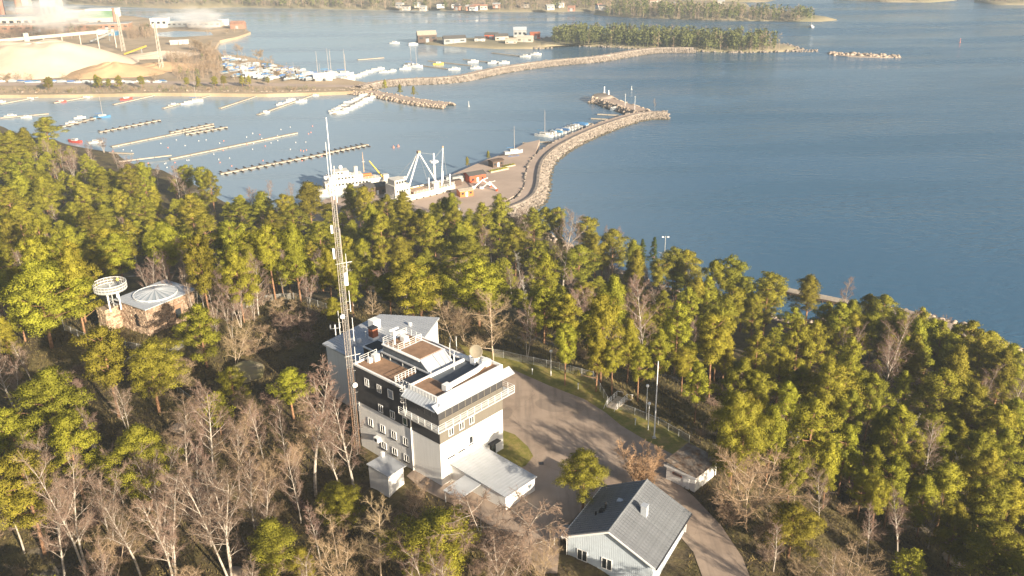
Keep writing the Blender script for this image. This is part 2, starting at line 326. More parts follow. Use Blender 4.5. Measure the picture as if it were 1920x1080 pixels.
CP += [(-25,122,33.4),(-14,106,34.2),(-32,140,35),(-18,114,33.3),(-30,160,35.5),(-70,160,38),(-78,168,38),(-65,172,38),(-74,165,38),(-82,163,38),(-54,150,35.5),(-94,166,37),(-66,150,36),(-80,150,35.5),
       (-50,95,31),(-30,95,32),(-10,90,33.5),(-60,115,33),(-85,120,33),(-110,140,33),(-40,112,33),(-50,130,34),(-20,60,29),(30,60,29),(60,80,23),(0,75,32),(-70,80,28),(-60,40,24),(60,40,18),(0,20,22),
       (-10,178,32),(-40,182,34),(12,165,30.5),(-10,215,20),(-50,230,20),(-90,220,24),(-140,220,22),(-120,180,31),(-160,160,29),(-20,270,9),(-60,290,7),(-100,300,6),(-150,300,9),(-210,330,9),(-260,400,8),(-310,450,6),(-190,395,4),(-60,325,2.6),(-10,325,2.6),
       (36,142,28),(25,155,29),(40,122,29.5),(38,104,31.5),(46,108,28.5),(62,100,24),(80,110,18),(60,140,21),(50,170,17),(30,190,19),(20,230,10),(18,290,2.5),(50,240,4.5),(90,200,6),(110,170,8),(120,210,2.5),(150,170,2.5),(110,100,12),(150,110,6),
       (-240,510,-5),(-160,450,-5),(-60,400,-4),(45,400,-5),(50,345,-5),(75,310,-5),(125,280,-5),(160,250,-5),(185,215,-5),(230,160,-5),(-400,640,-6),(0,560,-6),(230,500,-6),(230,300,-6),(-420,380,10),(-420,240,18),(-300,250,18),(-300,150,24),(-150,80,26),(-200,40,20),(200,60,0.5),(230,20,-3),(120,30,10)]
CP = np.array(CP, float)
def tps(r): 
    r = np.maximum(r, 1e-6); return r   # linear kernel: tight, no overshoot
_D = np.hypot(CP[:, None, 0]-CP[None, :, 0], CP[:, None, 1]-CP[None, :, 1])
_n = len(CP); _A = np.zeros((_n+3, _n+3)); _A[:_n, :_n] = tps(_D)+np.eye(_n)*-0.6; _A[:_n, _n] = 1; _A[:_n, _n+1] = CP[:, 0]; _A[:_n, _n+2] = CP[:, 1]; _A[_n:, :_n] = _A[:_n, _n:].T
_w = np.linalg.solve(_A, np.concatenate([CP[:, 2], np.zeros(3)]))
GX0, GX1, GY0, GY1, GS = -430.0, 240.0, 0.0, 640.0, 2.5
nx = int((GX1-GX0)/GS)+1; ny = int((GY1-GY0)/GS)+1
XX, YY = np.meshgrid(GX0+np.arange(nx)*GS, GY0+np.arange(ny)*GS)
ZZ = np.zeros_like(XX)
for j in range(ny):
    d = np.hypot(XX[j][:, None]-CP[None, :, 0], YY[j][:, None]-CP[None, :, 1]); ZZ[j] = tps(d)@_w[:_n]+_w[_n]+_w[_n+1]*XX[j]+_w[_n+2]*YY[j]
PARK_PX = [(955, 690), (985, 703), (1030, 723), (1095, 748), (1135, 773), (1165, 798), (1215, 828), (1262, 852), (1258, 896), (1300, 930), (1352, 985), (1392, 1045), (1425, 1130), (1335, 1130), (1300, 1035),
           (1250, 975), (1140, 925), (1085, 962), (1052, 1000), (1045, 1075), (1012, 1075), (955, 1010), (880, 960), (792, 918), (762, 892), (870, 800), (930, 740)]
PARK = ccw(GP(PARK_PX, 35))
VERGE = ccw(GP([(860, 645), (955, 668), (1050, 690), (1112, 706), (1142, 752), (1195, 778), (1240, 796), (1300, 832), (1340, 870), (1300, 905), (1262, 898), (1262, 852), (1215, 828), (1165, 798), (1135, 773), (1095, 748), (1030, 723), (985, 703), (955, 690), (900, 700)], 35))
HOUSE_P = [(5, 96), (12, 110.5), (26, 103), (18.5, 88.5)]
def smooth_noise(X, Y, s, seed):
    r = np.random.default_rng(seed); ph = r.uniform(0, 6.28, (6, 2)); k = r.normal(0, 1, (6, 2))/s
    return sum(np.sin(X*k[i, 0]+ph[i, 0])*np.cos(Y*k[i, 1]+ph[i, 1]) for i in range(6))/6
flat = np.zeros_like(ZZ)
for j in range(ny):
    for i in range(nx):
        x, y = XX[j, i], YY[j, i]
        if -60 < x < 60 and 80 < y < 175 and (inpoly(x, y, PARK) or inpoly(x, y, VERGE)): flat[j, i] = 1
f = flat.copy()
for _ in range(3):
    g = f.copy(); g[1:] = np.maximum(g[1:], f[:-1]*0.999); g[:-1] = np.maximum(g[:-1], f[1:]*0.999); g[:, 1:] = np.maximum(g[:, 1:], f[:, :-1]*0.999); g[:, :-1] = np.maximum(g[:, :-1], f[:, 1:]*0.999)
    if _ == 0: core = g.copy()
    f = 0.5*g+0.5*f if _ else g
amp = np.clip(ZZ/6, 0, 1)
ZZ = ZZ + amp*(smooth_noise(XX, YY, 9, 3)*1.3+smooth_noise(XX, YY, 3.5, 4)*0.5)
ZZ = ZZ*(1-f)+34.93*f
ZZ = np.where(core > 0.9, 34.93, ZZ)
def ht(x, y):
    i = (x-GX0)/GS; j = (y-GY0)/GS
    i = min(max(i, 0), nx-1.001); j = min(max(j, 0), ny-1.001); a = int(i); b = int(j); u = i-a; v = j-b
    return float((ZZ[b, a]*(1-u)+ZZ[b, a+1]*u)*(1-v)+(ZZ[b+1, a]*(1-u)+ZZ[b+1, a+1]*u)*v)
keep = []
idx = np.arange(nx*ny).reshape(ny, nx)
q = np.stack([idx[:-1, :-1], idx[:-1, 1:], idx[1:, 1:], idx[1:, :-1]], -1).reshape(-1, 4)
zq = ZZ.ravel()[q].max(1); q = q[zq > -3]
tri = np.concatenate([q[:, [0, 1, 2]], q[:, [0, 2, 3]]])
used = np.unique(tri); remap = -np.ones(nx*ny, int); remap[used] = np.arange(len(used))
Vt = np.stack([XX.ravel(), YY.ravel(), ZZ.ravel()], 1)[used]
tag(link('hill_terrain', fastmesh('hill_terrain', Vt, remap[tri], 'ground', True)), kind='structure')
def sheet(name, poly, z, m, kind='structure', thick=0.0):
    bm = bmesh.new(); vs = [bm.verts.new((x, y, z)) for x, y in poly]; fc = bm.faces.new(vs)
    bmesh.ops.triangulate(bm, faces=[fc])
    if thick:
        r = bmesh.ops.extrude_face_region(bm, geom=bm.faces[:]); bmesh.ops.translate(bm, verts=[v for v in r['geom'] if isinstance(v, bmesh.types.BMVert)], vec=(0, 0, -thick))
    bmesh.ops.recalc_face_normals(bm, faces=bm.faces[:])
    me = bpy.data.meshes.new(name); bm.to_mesh(me); bm.free(); me.materials.append(MATS[m])
    if not thick and me.polygons and me.polygons[0].normal.z < 0: me.flip_normals()
    o = link(name, me)
    if kind: o['kind'] = kind
    return o
sheet('parking_road', PARK, 35.0, 'asphalt')
sheet('grass_verge', VERGE, 34.985, 'lawn')
sheet('lawn_bed', ccw(GP([(940, 806), (965, 815), (990, 838), (1000, 856), (985, 874), (958, 884), (925, 862)], 35)), 35.06, 'lawn')
# ------------------------------------------------------------------ pilot station building
AZ = R(46.92); AP = G(829, 911, 35)
B0 = thing('station_building', 'white and charcoal station building with control room balcony and brown roofs', 'building', (AP.x, AP.y, 35), AZ)
def window(parent, plane, p, z, w, h, panes=2, sill=True, glassm='glass_dark', frame='white_paint', off=0.0):
    """plane 'a': wall facing -x at x=off, p along y.  plane 'b': wall facing -y at y=off, p along x"""
    def bx(mb, p0, p1, z0, z1, d0, d1):
        if plane == 'a': mb.box(off-d1, off-d0, p0, p1, z0, z1)
        else: mb.box(p0, p1, off-d1, off-d0, z0, z1)
    f = MB(); t = 0.09
    bx(f, p-w/2, p+w/2, z-h/2, z-h/2+t, 0.0, 0.09); bx(f, p-w/2, p+w/2, z+h/2-t, z+h/2, 0.0, 0.09)
    for k in range(panes+1):
        c = p-w/2+t/2+(w-t)*k/panes; bx(f, c-t/2, c+t/2, z-h/2+t, z+h/2-t, 0.0, 0.088)
    o = f.build('window', frame, parent)
    for k in range(panes):
        g = MB(); a = p-w/2+t/2+(w-t)*k/panes+t/2; e = a+(w-t)/panes-t; bx(g, a, e, z-h/2+t, z+h/2-t, 0.012, 0.035); g.build('pane', glassm, o)
    if sill:
        s = MB(); bx(s, p-w/2-0.06, p+w/2+0.06, z-h/2-0.16, z-h/2-0.002, 0.0, 0.16); s.build('sill', 'sill_dark', o)
    return o
MB().box(0, 13.4, 0, 19.2, -2.2, 7.3).build('wall', 'white_wall', B0)
# charcoal upper storeys in separate cladding panels
cl = MB(); cl.box(-0.05, 13.45, -0.05, 19.25, 7.3, 13.75); cl.build('cladding', 'dark_clad', B0)
o = MB().box(0.01, 13.39, -0.085, -0.052, 7.3, 10.1).build('sunlit_clad_panel', 'clad_sunlit', B0)  # thin overlay giving the sunny face's cladding its painted sunlit tone
o = MB().box(0.02, 13.38, -0.125, -0.103, 10.32, 11.3).build('sunlit_clad_panel', 'clad_sunlit', B0)
rim = MB()
for x0, x1, y0, y1 in ((-0.15, 0.2, 6.2, 19.4), (0.2, 13.2, 19.05, 19.4), (13.2, 13.55, 6.2, 19.4)): rim.box(x0, x1, y0, y1, 13.75, 14.05)
rim.build('roof_rim', 'white_paint', B0)
MB().box(0.2, 4.4, 9.6, 19.05, 13.76, 13.9).build('roof_deck', 'rust_roof', B0)
MB().box(4.4, 13.2, 6.0, 19.05, 13.74, 13.86).build('roof_deck', 'slate_roof', B0)
MB().box(0.2, 4.4, 6.2, 9.6, 13.70, 13.84).build('roof_deck', 'slate_roof', B0)
MB().box(10.9, 13.2, 11.2, 19.0, 13.87, 14.0).build('roof_deck', 'rust_roof', B0)
for p in (16.3, 13.3): window(B0, 'a', p, 11.7, 1.0, 1.35, 2, sill=False, off=-0.05)
window(B0, 'a', 10.6, 11.75, 1.25, 1.5, 1, sill=False, glassm='glass_pale', off=-0.05)
for p in (13.3, 10.5): window(B0, 'a', p, 8.2, 1.05, 1.35, 2, sill=False, off=-0.05)
window(B0, 'a', 7.6, 8.2, 1.0, 1.35, 1, sill=False, glassm='glass_green', off=-0.05)
for p in (16.3, 13.3, 10.6, 7.85): window(B0, 'a', p, 4.5, 1.15, 1.4, 2)
for p in (13.3, 10.7, 7.9): window(B0, 'a', p, 1.45, 1.2, 1.25, 2)
for p in (2.2, 4.4, 6.5): window(B0, 'b', p, 8.5, 1.0, 1.3, 2, sill=False, off=-0.085)
window(B0, 'b', 6.3, 5.1, 0.9, 1.35, 1)
for p in (2.1, 4.3): MB().box(p-0.75, p+0.75, -0.14, 0, 4.05, 4.2).build('ledge', 'sill_dark', B0)
# entrance door on the sunny face with hood
dr = MB().box(10.3, 11.6, -0.08, 0, 0, 2.3).build('door', 'sill_dark', B0)
MB().box(10.55, 11.35, -0.11, -0.081, 0.4, 2.1).build('pane', 'glass_dark', dr); MB().box(10.42, 10.48, -0.16, -0.081, 0.9, 1.2).build('handle', 'steel', dr)
MB().box(9.9, 12.0, -0.9, 0, 2.5, 2.62).build('door_hood', 'sill_dark', B0)
MB().tube([(-0.1, 6.25, 10.0), (-0.1, 6.3, -1.6)], 0.1, 8).build('downpipe', 'white_paint', B0)
MB().tube([(5.6, -0.1, 7.3), (5.6, -0.1, 2.7)], 0.05, 6).build('downpipe', 'white_paint', B0)
ac = MB().box(-0.75, -0.05, 13.9, 14.9, 1.9, 2.7).build('wall_unit', 'white_paint', B0)
MB().tube([(-0.751, 14.4, 2.3), (-0.77, 14.4, 2.3)], 0.3, 14).build('fan_grille', 'dark_gutter', ac)
# control room
MB().box(-0.1, 13.5, -0.1, 6.2, 10.0, 11.33).build('control_wall', 'dark_clad', B0)
MB().box(0.1, 13.3, 0.1, 6.0, 11.33, 13.5).build('control_core', 'black', B0)
npan = 10
for k in range(npan):
    a0 = -0.05+13.5*k/npan; MB().box(a0+0.06, a0+13.5/npan-0.06, -0.03, 0.02, 11.36, 13.42).build('control_window', 'glass_green', B0)
    if k: MB().box(a0-0.055, a0+0.055, -0.09, 0.03, 11.34, 13.45).build('mullion', 'clad_sunlit', B0)
for k in range(4):
    b0 = 0.0+6.0*k/4; MB().box(-0.03, 0.02, b0+0.06, b0+1.44, 11.36, 13.42).build('control_window', 'glass_green', B0)
    MB().box(13.38, 13.43, b0+0.06, b0+1.44, 11.36, 13.42).build('control_window', 'glass_green', B0)
    if k: MB().box(-0.09, 0.03, b0-0.055, b0+0.055, 11.34, 13.45).build('mullion', 'dark_clad', B0)
# balcony slab all round the control room
bs = MB(); bs.box(-1.3, 14.9, -1.3, -0.12, 10.1, 10.3); bs.box(-1.3, -0.12, -0.12, 7.5, 10.1, 10.3); bs.box(13.52, 14.9, -0.12, 3.0, 10.1, 10.3)
bs.build('balcony_slab', 'steel', B0)
for k in range(9): MB().prism(ccw([(0.55+k*1.55, -1.2), (0.65+k*1.55, -1.2), (0.65+k*1.55, -0.06), (0.55+k*1.55, -0.06)]), [10.0, 10.0, 9.4, 9.4], 10.098).build('bracket', 'steel', B0)
post = MB().box(-0.03, 0.03, -0.03, 0.03, 0, 1.1).mesh('railing_post', 'white_paint')
def railing(parent, pts, zf, step=1.45, bars=(0.4, 0.75, 1.1), r=0.03):
    for (x0, y0), (x1, y1) in zip(pts[:-1], pts[1:]):
        L = math.hypot(x1-x0, y1-y0); n = max(1, round(L/step))
        for k in range(n): link('railing_post', post, parent, (x0+(x1-x0)*k/n, y0+(y1-y0)*k/n, zf))
        for b in bars: MB().bar((x0, y0, zf+b), (x1, y1, zf+b), r).build('rail', 'white_paint', parent)
    link('railing_post', post, parent, (pts[-1][0], pts[-1][1], zf))
railing(B0, [(-1.25, 7.45), (-1.25, -1.25), (14.85, -1.25), (14.85, 2.95)], 10.3)
# sloping white skirt roof made of ribbed panels
def skirt_panel(x0, x1, side):
    mb = MB(); zt, zb, ov = 14.35, 13.55, 1.35
    if side == 'b': vs = [(x0, -ov, zb), (x1, -ov, zb), (x1, -0.12, zt), (x0, -0.12, zt)]
    elif side == 'a': vs = [(-ov, x1, zb), (-ov, x0, zb), (-0.12, x0, zt), (-0.12, x1, zt)]
    else: vs = [(14.9-0.0, x0, zb), (14.9, x1, zb), (13.52, x1, zt), (13.52, x0, zt)]
    vs2 = [(p[0], p[1], p[2]-0.08) for p in vs]
    mb.add(vs+vs2, [(0,1,2,3),(7,6,5,4),(0,4,5,1),(1,5,6,2),(2,6,7,3),(3,7,4,0)])
    p0, p3 = Vector(vs[0]), Vector(vs[3]); mb.bar(p0+Vector((0, 0, 0.03)), p3+Vector((0, 0, 0.03)), 0.035)
    mb.build('skirt_panel', 'roof_metal', B0)
for k in range(27): skirt_panel(-1.35+k*0.602, -1.35+(k+1)*0.602-0.006, 'b')
for k in range(12): skirt_panel(-0.75+k*0.6, -0.75+(k+1)*0.6-0.006, 'a')
for k in range(5): skirt_panel(-0.1+k*0.6, -0.1+(k+1)*0.6-0.006, 'c')
pp = MB(); pp.box(-0.12, 13.52, -0.12, 0.18, 14.36, 15.15); pp.box(-0.12, 0.18, 0.18, 6.2, 14.36, 15.15); pp.box(13.22, 13.52, 0.18, 6.2, 14.36, 15.15); pp.box(0.18, 13.22, 5.95, 6.2, 13.5, 15.0)
pp.build('parapet', 'white_paint', B0)
for k in range(20): MB().box(0.3+k*0.66, 0.38+k*0.66, -0.16, -0.122, 14.4, 15.1).build('parapet_rib', 'white_paint', B0)
for k in range(9): MB().box(-0.16, -0.122, 0.3+k*0.66, 0.38+k*0.66, 14.4, 15.1).build('parapet_rib', 'white_paint', B0)
MB().box(0.18, 3.9, 0.18, 5.95, 14.3, 14.75).build('roof_deck', 'rust_roof', B0)
MB().box(3.9, 13.22, 0.18, 1.9, 14.3, 14.75).build('roof_deck', 'rust_roof', B0)
MB().box(3.9, 13.22, 1.9, 5.95, 14.2, 14.55).build('roof_deck', 'slate_roof', B0)
# raised centre block with brown top and sloped light
MB().box(4.9, 10.1, 9.3, 18.0, 13.8, 15.85).build('centre_block', 'slate_roof', B0)
MB().box(4.75, 10.25, 9.2, 18.1, 15.85, 16.0).build('roof_rim', 'white_paint', B0)
MB().box(5.3, 9.8, 9.5, 14.0, 16.001, 16.08).build('roof_deck', 'rust_roof', B0)
MB().box(5.3, 9.8, 14.5, 17.8, 16.001, 16.06).build('roof_deck', 'rust_roof', B0)
sky = MB().add([(4.9, 6.5, 14.0), (10.1, 6.5, 14.0), (10.1, 9.2, 15.98), (4.9, 9.2, 15.98), (4.9, 9.2, 13.8), (10.1, 9.2, 13.8)], [(0,1,2,3), (0,3,4), (1,5,2), (0,4,5,1)]).build('sloped_front', 'slate_roof', B0)
for k in range(2):
    x0 = 4.95+k*2.6; MB().add([(x0, 6.55, 14.11), (x0+2.5, 6.55, 14.11), (x0+2.5, 9.2, 16.06), (x0, 9.2, 16.06), (x0, 6.6, 14.05), (x0+2.5, 6.6, 14.05), (x0+2.5, 9.2, 16.0), (x0, 9.2, 16.0)], [(0,1,2,3),(0,4,5,1),(1,5,6,2),(0,3,7,4),(3,2,6,7)]).build('skylight_panel', 'roof_light', sky)
railing(B0, [(5.0, 14.3), (5.0, 17.9), (9.9, 17.9), (9.9, 14.3), (5.0, 14.3)], 16.0, 1.3)
# roof furniture: radar, ducts, dish, aerials
rd = MB().tube([(6.0, 16.3, 16.0), (6.0, 16.3, 18.6)], 0.16, 8).build('radar_post', 'white_paint', B0)
MB().box(5.1, 6.9, 16.15, 16.45, 18.6, 18.85).build('radar_scanner', 'white_paint', rd); MB().box(5.75, 6.25, 16.05, 16.55, 17.6, 18.3).build('radar_gearbox', 'white_paint', rd)
MB().box(7.4, 8.4, 15.6, 16.6, 16.05, 16.9).build('roof_unit', 'white_paint', B0)
for (x, y, z, h) in ((10.7, 8.6, 13.86, 3.2), (11.6, 8.0, 13.86, 4.2), (8.3, 5.2, 14.55, 2.6), (9.4, 6.2, 13.86, 3.0), (4.6, 6.4, 13.86, 2.0), (11.8, 9.6, 13.86, 3.6)):
    an = MB().tube([(x, y, z), (x, y, z+h)], [0.06, 0.035], 6).build('aerial', 'white_paint', B0)
dk = MB(); dk.tube([(3.4, 1.1, 15.2), (9.5, 1.5, 15.2), (11.3, 2.0, 15.2), (11.9, 3.4, 15.2)], 0.42, 12); dk.build('air_duct', 'white_paint', B0, smooth=True)
dk = MB(); dk.tube([(11.9, 4.6, 14.9), (11.7, 8.0, 14.6), (11.5, 14.5, 14.6)], 0.38, 12); dk.build('air_duct', 'white_paint', B0, smooth=True)
for x, y in ((2.9, 1.1), (12.3, 2.2), (11.6, 4.0)): MB().box(x-0.55, x+0.55, y-0.5, y+0.5, 14.7, 15.75).build('roof_unit', 'white_paint', B0)
ds = thing('dish', '', ''); bpy.data.objects.remove(ds)
dish = MB(); rr = [(0.0, 0.0), (0.5, 0.04), (0.9, 0.13), (1.05, 0.22), (1.07, 0.2), (0.9, 0.09), (0.0, -0.06)]
vs = []; fs = []; N = 24
for r_, d_ in rr:
    for k in range(N): vs.append((r_*math.cos(2*math.pi*k/N), r_*math.sin(2*math.pi*k/N), d_))
for i in range(len(rr)-1):
    for k in range(N): fs.append((i*N+k, i*N+(k+1) % N, (i+1)*N+(k+1) % N, (i+1)*N+k))
dish.add(vs, fs); do = dish.build('satellite_dish', 'dish_tan', B0, (11.6, 3.6, 16.9), True); do.rotation_euler = (R(70), 0, R(-62))
MB().tube([(11.7, 3.7, 14.5), (11.65, 3.75, 16.8)], 0.09, 8).build('dish_post', 'steel', B0)
# cable tray gantry and rails over the brown roof
MB().box(4.5, 4.78, 6.3, 18.2, 14.6, 14.78).build('cable_tray', 'roof_light', B0)
for y in (7, 10, 13, 16, 18): MB().box(4.58, 4.70, y-0.05, y+0.05, 13.86, 14.6).build('tray_leg', 'steel', B0)
railing(B0, [(0.3, 9.7), (4.3, 9.7)], 13.9, 0.7); railing(B0, [(0.35, 6.35), (0.35, 9.5)], 13.86, 0.8); railing(B0, [(4.3, 18.9), (0.9, 18.9)], 13.9, 1.6)
MB().box(2.6, 3.6, 17.2, 18.2, 13.9, 15.0).build('roof_unit', 'white_paint', B0); MB().box(1.7, 2.3, 17.5, 18.1, 13.9, 14.7).build('roof_unit', 'white_paint', B0)
# escape ladder with hoops beside the control room
ld = MB()
for y in (6.55, 7.15): ld.bar((-0.5, y, 10.3), (-0.5, y, 15.0), 0.04)
for k in range(15): ld.bar((-0.5, 6.55, 10.5+k*0.3), (-0.5, 7.15, 10.5+k*0.3), 0.025)
for k in range(5):
    ld.tube([(-0.5, 6.5, 12.2+k*0.65), (-1.0, 6.5, 12.2+k*0.65), (-1.2, 6.85, 12.2+k*0.65), (-1.0, 7.2, 12.2+k*0.65), (-0.5, 7.2, 12.2+k*0.65)], 0.03, 4)
ld.build('ladder', 'white_paint', B0)
# rear wing with pale seamed roof
WP = ccw([(5.6, 19.25), (5.8, 36.1), (20.4, 38.0), (26.7, 28.5), (19.5, 24.5), (13.5, 19.25)])
cx = sum(p[0] for p in WP)/6; cy = sum(p[1] for p in WP)/6
MB().prism([(cx+(x-cx)*0.95, cy+(y-cy)*0.955) for x, y in WP], -2.0, 9.55).build('wing_wall', 'white_wall', B0)
MB().prism(WP, 9.55, 9.85).build('wing_roof', 'roof_light', B0)
for k in range(1, 34):
    x = 5.9+k*0.62
    ys = []
    for (x0, y0), (x1, y1) in zip(WP, WP[1:]+WP[:1]):
        if (x0-x)*(x1-x) < 0: ys.append(y0+(y1-y0)*(x-x0)/(x1-x0))
    if len(ys) == 2: MB().box(x-0.03, x+0.03, min(ys)+0.02, max(ys)-0.02, 9.851, 9.93).build('roof_seam', 'roof_light', B0)
for p, z in ((24.0, 7.4), (30.5, 7.0), (34.0, 7.0), (30.5, 3.6), (34.0, 3.6)): window(B0, 'a', p, z, 1.2, 1.4, 2, off=6.45)
ch = MB().box(12.4, 13.6, 30.2, 31.4, 9.85, 11.9).build('chimney', 'brick_red', B0); MB().box(12.3, 13.7, 30.1, 31.5, 11.9, 12.1).build('chimney_cap', 'dark_gutter', ch); MB().box(12.3, 13.7, 30.1, 31.5, 9.86, 10.3).build('flashing', 'white_paint', ch)
railing(ch, [(12.3, 32.2), (13.8, 32.2)], 9.9, 0.75, (0.55, 1.1)); 
for x, y, s, m_ in ((9.2, 32.0, 0.45, 'white_paint'), (10.4, 31.6, 0.3, 'white_paint'), (16.0, 34.2, 0.8, 'white_paint'), (10.2, 27.8, 0.5, 'dark_gutter'), (17.6, 36.2, 0.25, 'white_paint'), (20.8, 30.0, 0.25, 'white_paint')):
    MB().box(x-s, x+s, y-s, y+s, 9.86, 9.9+s*2).build('roof_vent', m_, B0)
MB().box(6.3, 9.4, 21.6, 25.0, 9.86, 12.6).build('dark_penthouse', 'dark_clad', B0); MB().box(6.2, 9.5, 21.5, 25.1, 12.6, 12.8).build('roof_rim', 'white_paint', B0); MB().box(6.45, 9.25, 21.75, 24.85, 12.801, 12.86).build('roof_deck', 'black', B0)
MB().box(9.5, 13.2, 19.3, 23.0, 9.86, 13.9).build('link_block', 'white_wall', B0)
# low garage extension with seamed roof
MB().prism(ccw([(2.0, -11.2), (8.3, -11.2), (8.3, -0.001), (2.0, -0.001)]), -0.3, [2.35, 2.35, 2.95, 2.95]).build('extension_wall', 'white_wall', B0)
for k in range(19):
    y0 = -11.45+k*0.6; y1 = y0+0.592; z0 = 2.36+0.6*(y0+11.2)/11.2; z1 = 2.36+0.6*(y1+11.2)/11.2
    if y1 > -0.02: y1 = -0.02
    mb = MB().prism([(1.75, y0), (8.55, y0), (8.55, y1), (1.75, y1)], [z0, z0, z1, z1], [z0+0.12, z0+0.12, z1+0.12, z1+0.12]); mb.box(1.75, 8.55, y0, y0+0.05, z0+0.121, z0+0.155)
    mb.build('extension_roof_panel', 'roof_light', B0)
w = window(B0, 'b', 7.1, 1.3, 0.8, 0.8, 1, sill=False, glassm='glass_pale', off=-11.2)
for k in range(3): MB().box(8.301, 8.36, -9.5+k*3.0, -7.1+k*3.0, 0.05, 2.1).build('garage_door', 'white_boards', B0)
MB().prism(ccw([(-2.5, -6.4), (1.99, -6.4), (1.99, -3.0), (-2.5, -3.0)]), [1.9, 2.2, 2.2, 1.9], [2.0, 2.3, 2.3, 2.0]).build('side_canopy', 'roof_light', B0)
for x, y in ((-2.3, -6.2), (-2.3, -3.2)): MB().box(x-0.06, x+0.06, y-0.06, y+0.06, -0.4, 1.95).build('canopy_post', 'white_paint', B0)
l2 = MB()
for x in (2.35, 2.85): l2.bar((x-1.0, -0.4, -0.2), (x-1.0, -0.15, 3.9), 0.04)
for k in range(12): l2.bar((1.35, -0.4+k*0.02, 0.1+k*0.32), (1.85, -0.4+k*0.02, 0.1+k*0.32), 0.03)
l2.build('wall_ladder', 'steel', B0)
# separate white annex under the birches
X0 = thing('annex_hut', 'small white flat-roofed annex hut close to the charcoal facade', 'hut', (AP.x, AP.y, 35), AZ)
MB().box(-6.3, -3.3, 4.8, 9.3, -2.6, 2.8).build('wall', 'white_wall', X0); MB().prism([(-6.5, 4.5), (-2.9, 4.5), (-2.9, 9.5), (-6.5, 9.5)], [2.8, 2.95, 2.95, 2.8], [2.95, 3.1, 3.1, 2.95]).build('roof', 'roof_light', X0)
MB().box(-4.9, -4.0, 4.75, 4.8, -1.6, 0.5).build('door', 'white_paint', X0); MB().box(-3.9, -3.4, 8.9, 9.35, 3.1, 3.8).build('roof_vent', 'white_paint', X0)

# ------------------------------------------------------------------ lattice mast
mb0 = G(670, 842, 33.6); H = 54.5
T0 = thing('lattice_mast', 'very tall slender lattice radio mast with whip aerials beside the charcoal facade', 'mast', (mb0.x, mb0.y, ht(mb0.x, mb0.y)-0.3), R(20))
s3 = [(math.cos(R(a))*0.5, math.sin(R(a))*0.5) for a in (90, 210, 330)]
for x, y in s3:
    MB().tube([(x, y, 0), (x, y, 15)], 0.045, 6).build('leg', 'mast_red', T0); MB().tube([(x, y, 15), (x, y, 30)], 0.042, 6).build('leg', 'mast_white', T0); MB().tube([(x, y, 30), (x*0.7, y*0.7, 43)], 0.04, 6).build('leg', 'mast_white', T0)
for z0, z1, mm in ((0, 15, 'mast_red'), (15, 30, 'mast_white'), (30, 43, 'mast_white')):
    br = MB(); z = z0
    while z < z1-0.4:
        for i in range(3):
            a, b = s3[i], s3[(i+1) % 3]; k = 0.7 if z0 == 30 else 1; k = 1-(1-k)*(z-z0)/(z1-z0)
            br.bar((a[0]*k, a[1]*k, z), (b[0]*k, b[1]*k, z+0.75), 0.018, 3); br.bar((a[0]*k, a[1]*k, z+0.75), (b[0]*k, b[1]*k, z+0.75), 0.014, 3)
        z += 0.75
    br.build('bracing', mm, T0)
lad = MB()
for x in (-0.16, 0.16): lad.bar((x+0.1, -0.25, 0), (x+0.1, -0.25, 42), 0.018, 4)
for k in range(130): lad.bar((-0.06, -0.25, 0.3+k*0.32), (0.26, -0.25, 0.3+k*0.32), 0.016, 3)
lad.build('ladder', 'steel', T0)
MB().tube([(0.5, 0.1, 0), (0.5, 0.1, 38)], 0.045, 6).build('cable_run', 'mast_white', T0)
for (x, y, z0, z1, r_) in ((0.05, 0, 42.5, H, 0.09), (-0.35, 0.1, 43, 51, 0.05), (0.5, 0.0, 42, 47.5, 0.06), (1.0, 0, 8, 13, 0.06), (1.05, 0, 14, 18.5, 0.06), (1.1, 0.0, 19.5, 23.5, 0.06), (1.0, 0.1, 24.5, 28, 0.06), (-0.95, 0, 21, 25, 0.05), (1.0, 0, 30, 34, 0.05)):
    a = MB().tube([(x, y, z0), (x, y, z1)], [r_, r_*0.7], 6).build('whip_aerial', 'white_paint', T0)
    if abs(x) > 0.6:
        for zz in (z0+0.4, z0+(z1-z0)*0.5): MB().bar((0.2 if x > 0 else -0.2, 0, zz), (x, y, zz), 0.03).build('bracket', 'steel', a)
for (x, z, w_, h_) in ((-0.75, 33.5, 0.15, 1.6), (0.7, 29.0, 0.28, 2.0), (-0.7, 37.5, 0.16, 1.2)):
    MB().box(x-w_, x+w_, -0.3, 0.1, z, z+h_).build('panel_antenna', 'white_paint', T0)
MB().tube([(-0.4, -0.5, 24.2), (-0.45, -0.75, 24.2)], 0.35, 14).build('drum_antenna', 'white_paint', T0); MB().tube([(0.5, -0.5, 12.2), (0.5, -0.8, 12.2)], 0.4, 14).build('drum_antenna', 'white_paint', T0)
for z in (32.5, 17.0): MB().bar((-0.6, 0, z), (1.9, 0.3, z), 0.045).build('side_arm', 'white_paint', T0)
# secondary aerial pole by the wing
pl = G(625, 668, 44.8)
T1 = thing('aerial_pole', 'short aerial pole with cross arm standing beside the rear wing', 'pole', (-31.4, 145.2, ht(-31.4, 145.2)-0.2), R(15))
MB().tube([(0, 0, 0), (0, 0, 12.5)], [0.12, 0.08], 8).build('pole', 'white_paint', T1); MB().bar((-0.9, 0, 12.0), (0.9, 0, 12.0), 0.07).build('cross_arm', 'galv', T1); MB().bar((-1.1, 0, 6.0), (0.9, 0, 6.6), 0.06).build('cross_arm', 'white_paint', T1)
for x in (-0.8, 0, 0.8): MB().tube([(x, 0, 12.0), (x, 0, 12.8)], 0.12, 8).build('insulator', 'white_paint', T1)

